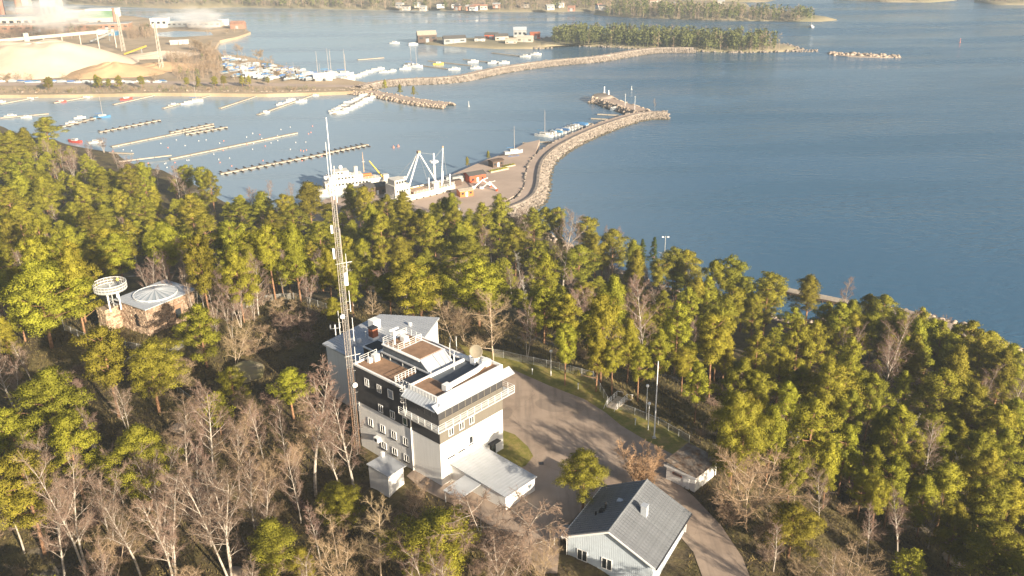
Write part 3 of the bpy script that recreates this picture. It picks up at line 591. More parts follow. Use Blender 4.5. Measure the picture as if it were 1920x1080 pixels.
# ------------------------------------------------------------------ gabled house
HO = Vector((6.1, 97.6)); e1 = R(59.6)
H0 = thing('gabled_house', 'pale blue-white boarded house with grey gabled metal roof by the driveway', 'house', (HO.x, HO.y, 34.93), e1-R(90))
# local: x across (0..13.3), y along the ridge (0..13)
W, L, EZ, RZ = 13.2, 12.9, 3.05, 6.35
MB().add([(0.6, 0.5, -2.6), (W-0.6, 0.5, -2.6), (W-0.6, L-0.5, -2.6), (0.6, L-0.5, -2.6), (0.6, 0.5, EZ+0.2), (W-0.6, 0.5, EZ+0.2), (W-0.6, L-0.5, EZ+0.2), (0.6, L-0.5, EZ+0.2), (W/2, 0.5, RZ-0.15), (W/2, L-0.5, RZ-0.15)],
         [(0,1,5,8,4), (1,2,6,5), (2,3,7,9,6), (3,0,4,7), (4,8,9,7), (5,6,9,8), (3,2,1,0)]).build('wall', 'white_boards', H0)
bd = MB().box(-0.018, 0.018, -0.02, 0.0, 0, 1).mesh('wall_batten', 'white_boards')
nb = 46
for k in range(nb):
    x = 0.75+(W-1.5)*k/(nb-1); h = EZ+0.2+(RZ-0.35-EZ)*(1-abs(x-W/2)/(W/2-0.6))
    o = link('wall_batten', bd, H0, (x, 0.5, -1.9)); o.scale = (1, 1, h+1.9)
bd2 = MB().box(0.0, 0.02, -0.018, 0.018, 0, 1).mesh('wall_batten', 'white_boards')
for k in range(44):
    o = link('wall_batten', bd2, H0, (W-0.6, 0.7+(L-1.4)*k/43, -1.6)); o.scale = (1, 1, EZ+1.7)
for sx, sgn in ((0, 1), (1, -1)):
    npn = 23; wv_ = L/npn; half = W/2; a0 = math.atan2(RZ-EZ, half)
    pm = MB(); ll = half/math.cos(a0)
    pm.box(0, ll, 0, wv_-0.012, 0.0, 0.06); pm.box(0, ll, 0, 0.07, 0.06, 0.13)
    for q in range(1, 16): pm.box(ll*q/16-0.03, ll*q/16+0.03, 0.072, wv_-0.014, 0.06, 0.085)
    me = pm.mesh('roof_panel', 'house_roof')
    for k in range(npn):
        o = link('roof_panel', me, H0)
        if sgn == 1: o.location = (0, k*wv_, EZ); o.rotation_euler = (0, -a0, 0)
        else: o.location = (W, (k+1)*wv_, EZ); o.rotation_euler = (0, -a0, R(180))
MB().tube([(W/2, -0.02, RZ+0.07), (W/2, L+0.02, RZ+0.07)], 0.12, 8).build('ridge_cap', 'house_roof', H0)
for x0, x1, s in ((-0.02, W/2, 1), (W/2, W+0.02, -1)):
    z0, z1 = (EZ, RZ) if s == 1 else (RZ, EZ); MB().add([(x0, -0.05, z0-0.28), (x1, -0.05, z1-0.28), (x1, -0.05, z1-0.01), (x0, -0.05, z0-0.01), (x0, 0.02, z0-0.28), (x1, 0.02, z1-0.28), (x1, 0.02, z1-0.01), (x0, 0.02, z0-0.01)], [(0,1,2,3),(7,6,5,4),(0,4,5,1),(2,6,7,3),(1,5,6,2),(0,3,7,4)]).build('barge_board', 'white_paint', H0)
MB().tube([(-0.08, -0.05, EZ-0.02), (-0.08, L, EZ-0.02)], 0.1, 8).build('gutter', 'white_paint', H0); MB().tube([(W+0.08, -0.05, EZ-0.02), (W+0.08, L, EZ-0.02)], 0.11, 8).build('gutter', 'dark_gutter', H0)
MB().tube([(W+0.08, L-0.3, EZ-0.1), (W-0.5, L-0.4, EZ-0.5), (W-0.5, L-0.4, 0)], 0.06, 6).build('downpipe', 'white_paint', H0)
MB().tube([(-0.05, 0.2, EZ-0.1), (0.5, 0.4, EZ-0.45), (0.5, 0.4, 0)], 0.06, 6).build('downpipe', 'white_paint', H0)
for p in (2.75, 6.3): window(H0, 'b', p, 0.75, 1.5, 1.75, 2, sill=False, off=0.48)
MB().tube([(W/2+0.25, 0.44, RZ-0.75), (W/2+0.25, 0.49, RZ-0.75)], 0.14, 10).build('gable_vent', 'black', H0)
chh = MB().box(8.35, 9.15, 6.4, 7.2, 4.6, 6.75).build('chimney', 'roof_metal', H0); MB().box(8.3, 9.2, 6.35, 7.25, 6.75, 6.85).build('chimney_cap', 'roof_metal', chh)
hv = MB().box(4.5, 5.5, 7.3, 8.0, 5.15, 5.75).build('roof_hatch', 'roof_metal', H0)
for x, y, h in ((3.4, 6.2, 5.8), (3.2, 5.2, 5.3), (2.7, 4.6, 5.0)): MB().tube([(x, y, 4.2), (x, y, h)], 0.14, 8).build('vent_pipe', 'black', H0)
MB().box(2.9, 4.1, 5.0, 5.9, 4.5, 4.95).build('roof_box', 'black', H0)
# lean-to porch
MB().prism(ccw([(-2.0, 1.2), (0.58, 1.2), (0.58, 4.4), (-2.0, 4.4)]), [1.3, 1.9, 1.9, 1.3], [1.4, 2.0, 2.0, 1.4]).build('porch_roof', 'house_roof', H0)
for y in (1.4, 4.2): MB().box(-1.9, -1.78, y-0.06, y+0.06, -1.9, 1.33).build('porch_post', 'white_paint', H0)
for z in (-0.6, 0.0): MB().bar((-1.84, 1.4, z), (-1.84, 4.2, z), 0.04).build('porch_rail', 'white_paint', H0)
MB().bar((-1.84, 1.4, -0.6), (-1.84, 2.8, 0.0), 0.03).build('porch_rail', 'white_paint', H0); MB().bar((-1.84, 1.4, 0.0), (-1.84, 2.8, -0.6), 0.03).build('porch_rail', 'white_paint', H0)
MB().box(-2.0, 0.59, 1.2, 4.4, -2.2, -1.2).build('porch_floor', 'wood_grey', H0)

# ------------------------------------------------------------------ shed
sp = G(1302, 923, 34.93)
S0 = thing('garden_shed', 'white weathered shed with brown mossy roof beside the driveway pine', 'shed', (sp.x, sp.y, 34.93), AZ)
MB().box(0, 6.0, 0, 5.0, -0.5, 2.6).build('wall', 'white_wall', S0)
for k in range(8):
    y0 = -0.25+k*0.69; y1 = y0+0.682; z = lambda y: 2.6+(y+0.25)*0.12
    MB().prism([(-0.3, y0), (6.3, y0), (6.3, y1), (-0.3, y1)], [z(y0)]*2+[z(y1)]*2, [z(y0)+0.1]*2+[z(y1)+0.1]*2).build('roof_sheet', 'moss_roof', S0)
MB().prism([(0, 0.001), (6, 0.001), (6, 4.999), (0, 4.999)], 2.6, [2.62, 2.62, 3.2, 3.2]).build('gable_wall', 'white_wall', S0)
MB().box(-0.33, -0.30, -0.3, 5.3, 2.4, 2.75).build('barge_board', 'white_paint', S0)
d = MB().box(-0.05, 0, 1.0, 2.0, 0, 1.85).build('door', 'white_paint', S0); MB().box(-0.08, -0.051, 1.1, 1.16, 0.9, 1.1).build('handle', 'steel', d)
hb = MB().box(-0.06, 0, 2.3, 3.9, 1.45, 1.85).build('window', 'brick_red', S0); MB().box(-0.075, -0.061, 2.45, 3.75, 1.52, 1.78).build('pane', 'glass_dark', hb)
for k in range(5): MB().box(0.9+k*1.15, 1.0+k*1.15, -0.05, 0, -0.2, 2.6).build('wall_post', 'white_paint', S0)
# ------------------------------------------------------------------ stone tower with glazed roof and lookout platform
TZ = 38.0
tf = G(282, 628, TZ); tr_ = G(356, 596, TZ)
ta = math.atan2(tr_.y-tf.y, tr_.x-tf.x); TW = 11.3; TD = 9.2
W0 = thing('stone_tower', 'ruddy rubble-stone fort tower with shallow glazed metal roof', 'tower', (tf.x, tf.y, TZ-0.4), ta)
MB().box(0.15, TW-0.15, 0.15, TD-0.15, -2.0, 5.9).build('wall_core', 'mortar', W0)
lp = G(207, 541, 46.2); LX, LY = (lp.x-tf.x)*math.cos(ta)+(lp.y-tf.y)*math.sin(ta), -(lp.x-tf.x)*math.sin(ta)+(lp.y-tf.y)*math.cos(ta)
SX0, SX1, SY1 = LX-2.3, LX+2.6, max(LY+2.4, TD+2.0)
MB().box(SX0, SX1, TD-0.3, SY1, -2.5, 4.6).build('wall_core', 'mortar', W0)
def rubble(face, x0, x1, y0, y1, zt, holes, seed):
    """courses of uneven stones on one wall face; each stone its own block"""
    rr = random.Random(seed); A_, B_ = MB(), MB(); z = -1.2
    L_ = (x1-x0) if face in 'fb' else (y1-y0)
    while z < zt(0)-0.1:
        h = rr.uniform(0.28, 0.5); s = -rr.uniform(0, 0.5)
        while s < L_:
            w_ = rr.uniform(0.4, 1.1); a = max(0, s+0.02); e = min(L_, s+w_-0.03); s += w_
            if e-a < 0.1: continue
            c = (a+e)/2
            top = min(z+h-0.03, zt(c))
            if top < z+0.08 or any(hx0 < c < hx1 and hz0 < z+h/2 < hz1 for hx0, hx1, hz0, hz1 in holes): continue
            d = rr.uniform(0.06, 0.22); tgt = A_ if rr.random() < 0.62 else B_
            j = lambda: rr.uniform(-0.03, 0.03)
            i_ = 0.05
            q = [(a, z), (e, z), (e, top), (a, top)]; inn = [(a+i_+j(), z+i_+j()), (e-i_+j(), z+i_+j()), (e-i_+j(), top-i_+j()), (a+i_+j(), top-i_+j())]
            def P3(u, zz, dd):
                if face == 'f': return (x0+u, y0-dd, zz)
                if face == 'l': return (x0-dd, y1-u, zz)
                if face == 'r': return (x1+dd, y0+u, zz)
                return (x1-u, y1+dd, zz)
            vs = [P3(u, zz, -0.1) for u, zz in q]+[P3(u, zz, d*0.6) for u, zz in q]+[P3(u, zz, d) for u, zz in inn]
            tgt.add(vs, [(0,1,5,4),(1,2,6,5),(2,3,7,6),(3,0,4,7),(4,5,9,8),(5,6,10,9),(6,7,11,10),(7,4,8,11),(8,9,10,11)])
        z += h
    for t_, m_ in ((A_, 'stone_a'), (B_, 'stone_b')):
        if t_.v: tag(t_.build('rubble_stones', m_, W0), kind='stuff')
fl = lambda c: 5.85
rubble('f', 0.1, TW-0.1, 0.1, TD, fl, [(6.0, 8.0, 1.2, 4.4)], 1)
rubble('l', 0.1, TW, 0.1, TD, fl, [(5.0, 6.1, 1.4, 4.1)], 2)
rubble('r', 0, TW-0.1, 0.1, TD, fl, [], 3)
rubble('l', SX0, SX1, TD-0.3, SY1, lambda c: 4.9+0.35*math.sin(c*2.3), [], 4)
rubble('f', SX0, SX1, TD-0.3, TD, lambda c: 4.9+0.3*math.sin(c*3), [], 5)
print('PLATFORM local', LX, LY, TD)
MB().box(-0.02, 0.16, 3.05, 4.15, 1.4, 4.0).build('arched_slit', 'black', W0)
wn = MB().box(6.1, 7.9, -0.03, 0.16, 1.3, 4.3).build('window', 'rust_roof', W0); MB().box(6.35, 7.65, -0.06, -0.031, 1.5, 3.4).build('pane', 'glass_dark', wn)
# glazed roof: low pyramid of sheets with radiating ribs
rim = MB(); rim.box(-0.45, TW+0.45, -0.45, TD+0.45, 5.9, 6.06); rim.build('roof_base', 'roof_metal', W0)
cxx, cyy = TW*0.5, TD*0.5; N = 32; rr = 4.25
for k in range(N):
    a, b = 2*math.pi*k/N+0.012, 2*math.pi*(k+1)/N-0.012
    MB().add([(cxx, cyy, 7.15), (cxx+rr*math.cos(a), cyy+rr*math.sin(a), 6.3), (cxx+rr*math.cos(b), cyy+rr*math.sin(b), 6.3), (cxx, cyy, 7.05), (cxx+rr*math.cos(a), cyy+rr*math.sin(a), 6.06), (cxx+rr*math.cos(b), cyy+rr*math.sin(b), 6.06)], [(0,1,2),(5,4,3),(1,4,5,2),(0,3,4,1),(0,2,5,3)]).build('roof_pane', 'roof_metal' if k % 2 else 'glass_pale', W0)
    MB().bar((cxx, cyy, 7.18), (cxx+rr*math.cos(a), cyy+rr*math.sin(a), 6.33), 0.03).build('roof_rib', 'roof_light', W0)
ring = MB().tube([(cxx+rr*math.cos(2*math.pi*k/N), cyy+rr*math.sin(2*math.pi*k/N), 6.3) for k in range(N+1)], 0.09, 6).build('roof_ring', 'white_paint', W0)
for k in range(18):
    x = -0.4+k*(TW+0.8)/17; MB().box(x-0.03, x+0.03, -0.44, TD+0.44, 6.061, 6.11).build('roof_seam', 'roof_light', W0)
# lookout platform
L0 = thing('lookout_platform', 'round steel lookout platform on posts at the end of the stone tower', 'platform', (lp.x, lp.y, 46.2), ta)
RP = 3.1; N = 28
MB().tube([(0, 0, -0.12), (0, 0, 0.02)], RP, N).build('deck', 'galv', L0)
for k in range(N):
    a = 2*math.pi*k/N; MB().box(-0.03, 0.03, -0.03, 0.03, -0.1, 1.3).build('railing_post', 'steel', L0, (RP*math.cos(a), RP*math.sin(a), 0))
for z in (0.15, 0.7, 1.3): MB().tube([(RP*math.cos(2*math.pi*k/N), RP*math.sin(2*math.pi*k/N), z) for k in range(N+1)], 0.045, 6).build('rail', 'white_paint', L0)
for k in range(N):
    a, b = 2*math.pi*k/N, 2*math.pi*(k+1)/N
    MB().add([(RP*math.cos(a), RP*math.sin(a), 0.05), (RP*math.cos(b), RP*math.sin(b), 0.05), (RP*math.cos(b), RP*math.sin(b), 1.25), (RP*math.cos(a), RP*math.sin(a), 1.25)], [(0,1,2,3)]).build('mesh_panel', 'chainlink', L0)
gl = TZ-0.4+4.3-46.2
for x, y in ((-1.4, -0.8), (1.5, 0.7), (0.4, -1.7)): MB().tube([(x, y, gl), (x, y, 0.0)], 0.16, 10).build('post', 'white_paint', L0)
st = MB()
for k in range(14):
    a = k*0.42; z = -0.2-k*0.27; st.box(-0.1, 0.1, -0.1, 0.1, z-0.01, z+0.01); st.add([(0.15*math.cos(a), 0.15*math.sin(a), z), (1.25*math.cos(a), 1.25*math.sin(a), z), (1.25*math.cos(a+0.42), 1.25*math.sin(a+0.42), z), (0.15*math.cos(a+0.42), 0.15*math.sin(a+0.42), z)], [(0,1,2,3)])
st.tube([(0, 0, -4.2), (0, 0, 1.0)], 0.1, 8); st.tube([(1.25*math.cos(k*0.42), 1.25*math.sin(k*0.42), 0.8-k*0.27) for k in range(15)], 0.04, 5); st.build('spiral_stair', 'steel', L0)
# visitor on the platform, leaning at the rail
pv = thing('person', 'person in a yellow jacket standing on the round lookout platform', 'person', (lp.x+1.0, lp.y+1.6, 46.22), R(40))
def body(parent):
    me = bpy.data.meshes.new('body'); J = [((0,0,0.95),0.15),((0,0,1.15),0.14),((0,0,1.40),0.17),((0,0,1.52),0.065),((0,0.0,1.64),0.10),((0,0,1.74),0.085),((0.10,0,0.88),0.095),((0.11,0.02,0.48),0.065),((0.11,-0.02,0.07),0.05),((0.11,0.14,0.04),0.04),((-0.10,0,0.88),0.095),((-0.11,0.02,0.48),0.065),((-0.11,-0.02,0.07),0.05),((-0.11,0.14,0.04),0.04),((0.21,0,1.40),0.065),((0.27,0.03,1.13),0.05),((0.24,0.24,1.02),0.04),((-0.21,0,1.40),0.065),((-0.27,0.03,1.13),0.05),((-0.24,0.24,1.02),0.04)]
    E_ = [(0,1),(1,2),(2,3),(3,4),(4,5),(0,6),(6,7),(7,8),(8,9),(0,10),(10,11),(11,12),(12,13),(2,14),(14,15),(15,16),(2,17),(17,18),(18,19)]
    me.from_pydata([j[0] for j in J], E_, []); me.materials.append(MATS['hivis']); o = link('body', me, parent)
    sm = o.modifiers.new('Skin', 'SKIN')
    for i, j in enumerate(J): me.skin_vertices[0].data[i].radius = (j[1], j[1])
    me.skin_vertices[0].data[0].use_root = True
    o.modifiers.new('Sub', 'SUBSURF').levels = 1; o.modifiers['Sub'].render_levels = 2
    return o
body(pv)
tr2 = MB(); 
for s in (1, -1): tr2.tube([(0.09*s, 0, 0.98), (0.11*s, 0.02, 0.5), (0.11*s, -0.02, 0.06)], [0.135, 0.095, 0.08], 10)
tr2.build('trousers', 'trousers', pv, smooth=True); MB().sphere((0, 0.02, 1.68), 0.112, 12, 8, 1.15).build('head', 'skin', pv, smooth=True)

# ------------------------------------------------------------------ fences, lamps, flagpole, steps
def fence(name, label, pts, hgt=1.6, step=2.6, m='galv'):
    """pts: world (x, y); follows the ground"""
    f0 = thing(name, label, 'fence', (pts[0][0], pts[0][1], ht(*pts[0])))
    ox, oy, oz = f0.location; pm = MB().tube([(0, 0, -0.4), (0, 0, hgt+0.1)], 0.055, 6).mesh('fence_post', m)
    P_ = []
    for (x0, y0), (x1, y1) in zip(pts[:-1], pts[1:]):
        n = max(1, round(math.hypot(x1-x0, y1-y0)/step))
        for k in range(n): P_.append((x0+(x1-x0)*k/n, y0+(y1-y0)*k/n))
    P_.append(pts[-1])
    Z = [ht(x, y) for x, y in P_]
    for (x, y), z in zip(P_, Z): link('fence_post', pm, f0, (x-ox, y-oy, z-oz))
    for k in range(len(P_)-1):
        (x0, y0), (x1, y1) = P_[k], P_[k+1]; a, b = Z[k]-oz, Z[k+1]-oz
        MB().add([(x0-ox, y0-oy, a+0.05), (x1-ox, y1-oy, b+0.05), (x1-ox, y1-oy, b+hgt), (x0-ox, y0-oy, a+hgt)], [(0,1,2,3)]).build('wire_panel', 'chainlink', f0)
        MB().bar((x0-ox, y0-oy, a+hgt), (x1-ox, y1-oy, b+hgt), 0.03).build('top_rail', m, f0)
gp = lambda L, z=35: [tuple(G(x, y, z)[:2]) for x, y in L]
fence('wire_fence', 'wire mesh fence along the grass verge behind the parking', gp([(925, 668), (944, 671), (977, 679), (1049, 694), (1112, 711), (1139, 758)]))
fence('wire_fence', 'wire mesh fence running from the steps past the flagpole', gp([(1157, 766), (1190, 778), (1234, 797), (1292, 830)]), 1.4)
fence('wire_fence', 'steel mesh railing fence below the stone tower', gp([(113, 588), (122, 622), (160, 640), (216, 648), (258, 656), (294, 660), (322, 664), (345, 650)], 37), 1.4, 2.4)
fence('wire_fence', 'wire fence on the slope behind the bare birches', gp([(455, 590), (500, 562), (550, 552), (612, 580), (640, 604)], 35), 1.6, 3.0)
fence('wire_fence', 'low wire fence on the grassy slope below the tower', gp([(322, 725), (345, 742), (372, 760), (400, 790)], 35), 1.1, 2.5)
def lamp(px, base, top, label):
    b = G(px, base, 34.98); # height from the sight line at the lamp's own distance
    d = ray(px, top); t = (b.y)/d.y; h = max(2.0, CAMZ+d.z*t-34.98)
    o = thing('street_lamp', label, 'lamp', (b.x, b.y, ht(b.x, b.y)-0.1)); h += 0.1
    MB().tube([(0, 0, 0), (0, 0, h-0.35)], [0.09, 0.05], 8).build('pole', 'white_paint', o); MB().tube([(0, 0, 0), (0, 0, 0.6)], 0.12, 8).build('base_sleeve', 'galv', o)
    MB().sphere((0, 0, h-0.12), 0.28, 14, 8).build('globe', 'globe', o, smooth=True); MB().tube([(0, 0, h-0.45), (0, 0, h-0.33)], 0.14, 10).build('collar', 'galv', o)
lamp(1033, 704, 657, 'white globe street lamp on the verge by the wire fence')
lamp(1215, 806, 755, 'white globe street lamp next to the flagpole')
lamp(1212, 768, 717, 'white globe street lamp beyond the steps in the trees')
def bollard(px, base, label):
    b = G(px, base, 34.98); o = thing('bollard_light', label, 'bollard', (b.x, b.y, ht(b.x, b.y)-0.05))
    MB().tube([(0, 0, 0), (0, 0, 1.05)], 0.055, 8).build('post', 'white_paint', o); MB().tube([(0, 0, 1.05), (0, 0, 1.3)], 0.12, 10).build('head', 'globe', o); MB().tube([(0, 0, 1.3), (0, 0, 1.34)], 0.16, 10).build('cap', 'galv', o)
bollard(998, 702, 'short white light bollard on the verge near the building'); bollard(1084, 730, 'short white light bollard in mid verge before the steps'); bollard(1191, 797, 'short white light bollard near the flagpole')
fp = G(1226.5, 821, 34.98); d = ray(1233, 678); t = fp.y/d.y; fh = CAMZ+d.z*t-34.98
o = thing('flagpole', 'tall bare white flagpole on the grass verge', 'flagpole', (fp.x, fp.y, 34.9))
MB().tube([(0, 0, 0), (0, 0, fh)], [0.13, 0.07], 10).build('pole', 'white_paint', o); MB().sphere((0, 0, fh+0.08), 0.11, 10, 6).build('finial', 'galv', o); MB().box(-0.3, 0.3, -0.3, 0.3, 0, 0.25).build('base', 'concrete', o); MB().bar((0.11, 0, 1.2), (0.2, 0, 1.2), 0.03).build('cleat', 'galv', o)
s0 = G(1146, 766, 35); s1 = G(1185, 742, 33.5); sa = math.atan2(s1.y-s0.y, s1.x-s0.x)
o = thing('stair_landing', 'timber stair landing with white handrails at the gap in the fence', 'steps', (s0.x, s0.y, 34.95), sa)
MB().box(0, 4.2, -1.0, 1.0, -0.25, 0.1).build('deck', 'wood_grey', o)
for k in range(8): MB().box(4.2+k*0.32, 4.55+k*0.32, -1.0, 1.0, -0.1-k*0.18, 0.0-k*0.18).build('tread', 'wood_grey', o)
for s in (-1.0, 1.0):
    railing(o, [(0.3, s), (1.9, s), (4.1, s)], 0.1, 0.9)
    MB().bar((4.1, s, 1.2), (6.6, s, -0.2), 0.035).build('rail', 'white_paint', o); MB().bar((0.3, s, 1.2), (-0.9, s, 0.2), 0.035).build('rail', 'white_paint', o)
for x, y in ((0.3, -0.9), (3.9, 0.9), (3.9, -0.9), (0.3, 0.9), (6.3, 0.9), (6.3, -0.9)): MB().box(x-0.07, x+0.07, y-0.07, y+0.07, -5.0, -0.1).build('stilt', 'wood_grey', o)
# boulders
def rockmesh(name, m, seed, sub=3, sx=1, sy=1, sz=0.6):
    bm = bmesh.new(); bmesh.ops.create_icosphere(bm, subdivisions=sub, radius=1); rr = random.Random(seed); k = [(Vector((rr.gauss(0, 1), rr.gauss(0, 1), rr.gauss(0, 1))).normalized(), rr.uniform(0.6, 0.95)) for _ in range(12)]
    for v in bm.verts:
        for d_, c in k:
            e = v.co.dot(d_)-c
            if e > 0: v.co -= d_*e*0.85
        v.co *= 1+rr.uniform(-0.02, 0.02); v.co.x *= sx; v.co.y *= sy; v.co.z *= sz
    me = bpy.data.meshes.new(name); bm.to_mesh(me); bm.free(); me.materials.append(MATS[m]); return me
for px, py, s, lab in ((462, 690, 3.6, 'large moss-topped granite boulder among the trees below the tower'), (330, 800, 1.6, 'grey granite boulder in the shade of the leaning pine'), (255, 672, 2.4, 'pinkish bare rock under the tower railing'), (1790, 1045, 2.0, 'flat pale rock on the grassy right-hand slope'), (440, 1070, 1.5, 'pale rock beside the clump birch')):
    p = G(px, py, 35)
    for _ in range(6): p = G(px, py, ht(p.x, p.y)+s*0.4)
    o = link('boulder', rockmesh('boulder', 'rock_moss' if 'moss' in lab else 'rock', int(px), 3, 1, 0.8, 0.62), None, (p.x, p.y, ht(p.x, p.y)+s*0.1)); o.scale = (s, s, s); o.rotation_euler = (0, 0, px); tag(o, lab, 'boulder')
o = MB().box(-0.35, 0.35, -0.35, 0.35, 0, 0.06).build('drain_cover', 'dark_gutter', None, (G(1015, 869, 35).x, G(1015, 869, 35).y, 35.0)); tag(o, 'dark square drain cover in the asphalt by the lawn', 'drain cover')
# ------------------------------------------------------------------ trees
def tufts(P, D, ln, wd, rg, nrm=None):
    """one small needle spray (a triangle) per row"""
    n = len(P); side = np.cross(D, rg.normal(0, 1, (n, 3)) if nrm is None else nrm+rg.normal(0, 0.35, (n, 3))); side /= np.linalg.norm(side, axis=1)[:, None]+1e-9
    V = np.empty((n, 3, 3)); V[:, 0] = P-side*wd[:, None]/2; V[:, 1] = P+side*wd[:, None]/2; V[:, 2] = P+D*ln[:, None]
    return V.reshape(-1, 3), np.arange(3*n).reshape(-1, 3)
def make_pine(seed, H=15.0, cb=0.32, RM=3.6, ncl=46, prof='round', needles='needles', per=430, ts=0.76):
    rg = np.random.default_rng(seed); rr = random.Random(seed); tk = MB()
    bend = [(rr.uniform(-0.25, 0.25), rr.uniform(-0.25, 0.25)) for _ in range(2)]
    def axis(t): return Vector((bend[0][0]*math.sin(t*3)+bend[1][0]*t, bend[0][1]*math.sin(t*2.6)+bend[1][1]*t, t*H))
    tk.tube([axis(t)-Vector((0, 0, 0.5 if t == 0 else 0)) for t in (0, 0.1, 0.25, 0.4, 0.55, 0.7, 0.85, 0.97)], [0.25, 0.21, 0.19, 0.17, 0.14, 0.11, 0.07, 0.02], 7)
    Vs, Ts, Ns, off = [], [], [], 0
    phi = rr.uniform(0, 6.28); ncl = int(ncl*1.55); per = per*0.95
    for i in range(ncl):
        t = cb+(1-cb)*((i+0.5)/ncl)**0.82
        s = (t-cb)/(1-cb)
        if prof == 'round': R_ = RM*1.05*math.sin(math.pi*min(1, s*0.80+0.17))**0.75
        elif prof == 'cone': R_ = RM*(1.10-s)**0.85
        else: R_ = RM*(0.35+0.85*s)*(1 if s < 0.8 else 1-(s-0.8)*2.4)
        ang = i*2.399+rr.uniform(-0.6, 0.6); rad = R_*rr.uniform(0.3, 1.0)*(1+0.28*math.cos(ang-phi)); rad *= 1+0.22*math.sin(s*9+phi)
        if s > 0.93: rad *= 0.35
        c = axis(t)+Vector((math.cos(ang)*rad, math.sin(ang)*rad, rr.uniform(-0.4, 0.4)))
        o = axis(max(cb*0.75, t-0.07-0.05*rad/RM))
        if i % 2 == 0: tk.tube([o, o.lerp(c, 0.55)+Vector((0, 0, -0.12)), c], [0.07, 0.05, 0.02], 4)
        sz = rr.uniform(0.6, 1.2)*(RM/3.6)*(1.0 if s < 0.85 else 0.8); n = int(per*sz*sz/1.2)+8
        d = rg.normal(0, 1, (n, 3)); d[:, 2] = np.abs(d[:, 2])*1.1-0.5; d /= np.linalg.norm(d, axis=1)[:, None]
        lump = 1+0.3*np.sin(d[:, 0]*5+i)*np.cos(d[:, 1]*4.5+i*2)
        rad_ = sz*lump*rg.uniform(0.5, 1.1, n)
        P = np.array(c)+d*rad_[:, None]*np.array([1.0, 1.0, 0.72])
        D = d*0.55+rg.normal(0, 0.6, (n, 3))+np.array([0, 0, 0.3]); D /= np.linalg.norm(D, axis=1)[:, None]
        q = P-np.array(axis(t)); q /= np.linalg.norm(q, axis=1)[:, None]+1e-6; nn = d*0.8+q*0.35+rg.normal(0, 0.25, (n, 3))+np.array([0, 0, 0.1]); nn /= np.linalg.norm(nn, axis=1)[:, None]
        V, T = tufts(P, D, rg.uniform(0.2, 0.42, n)*ts, rg.uniform(0.12, 0.24, n)*ts, rg, nn); Vs.append(V); Ts.append(T+off); off += len(V)
        Ns.append(np.repeat(nn, 3, 0))
    return tk.mesh('trunk', 'bark_pine', True), fastmesh('crown', np.concatenate(Vs), np.concatenate(Ts), needles, nrm=np.concatenate(Ns)), H, RM*1.08
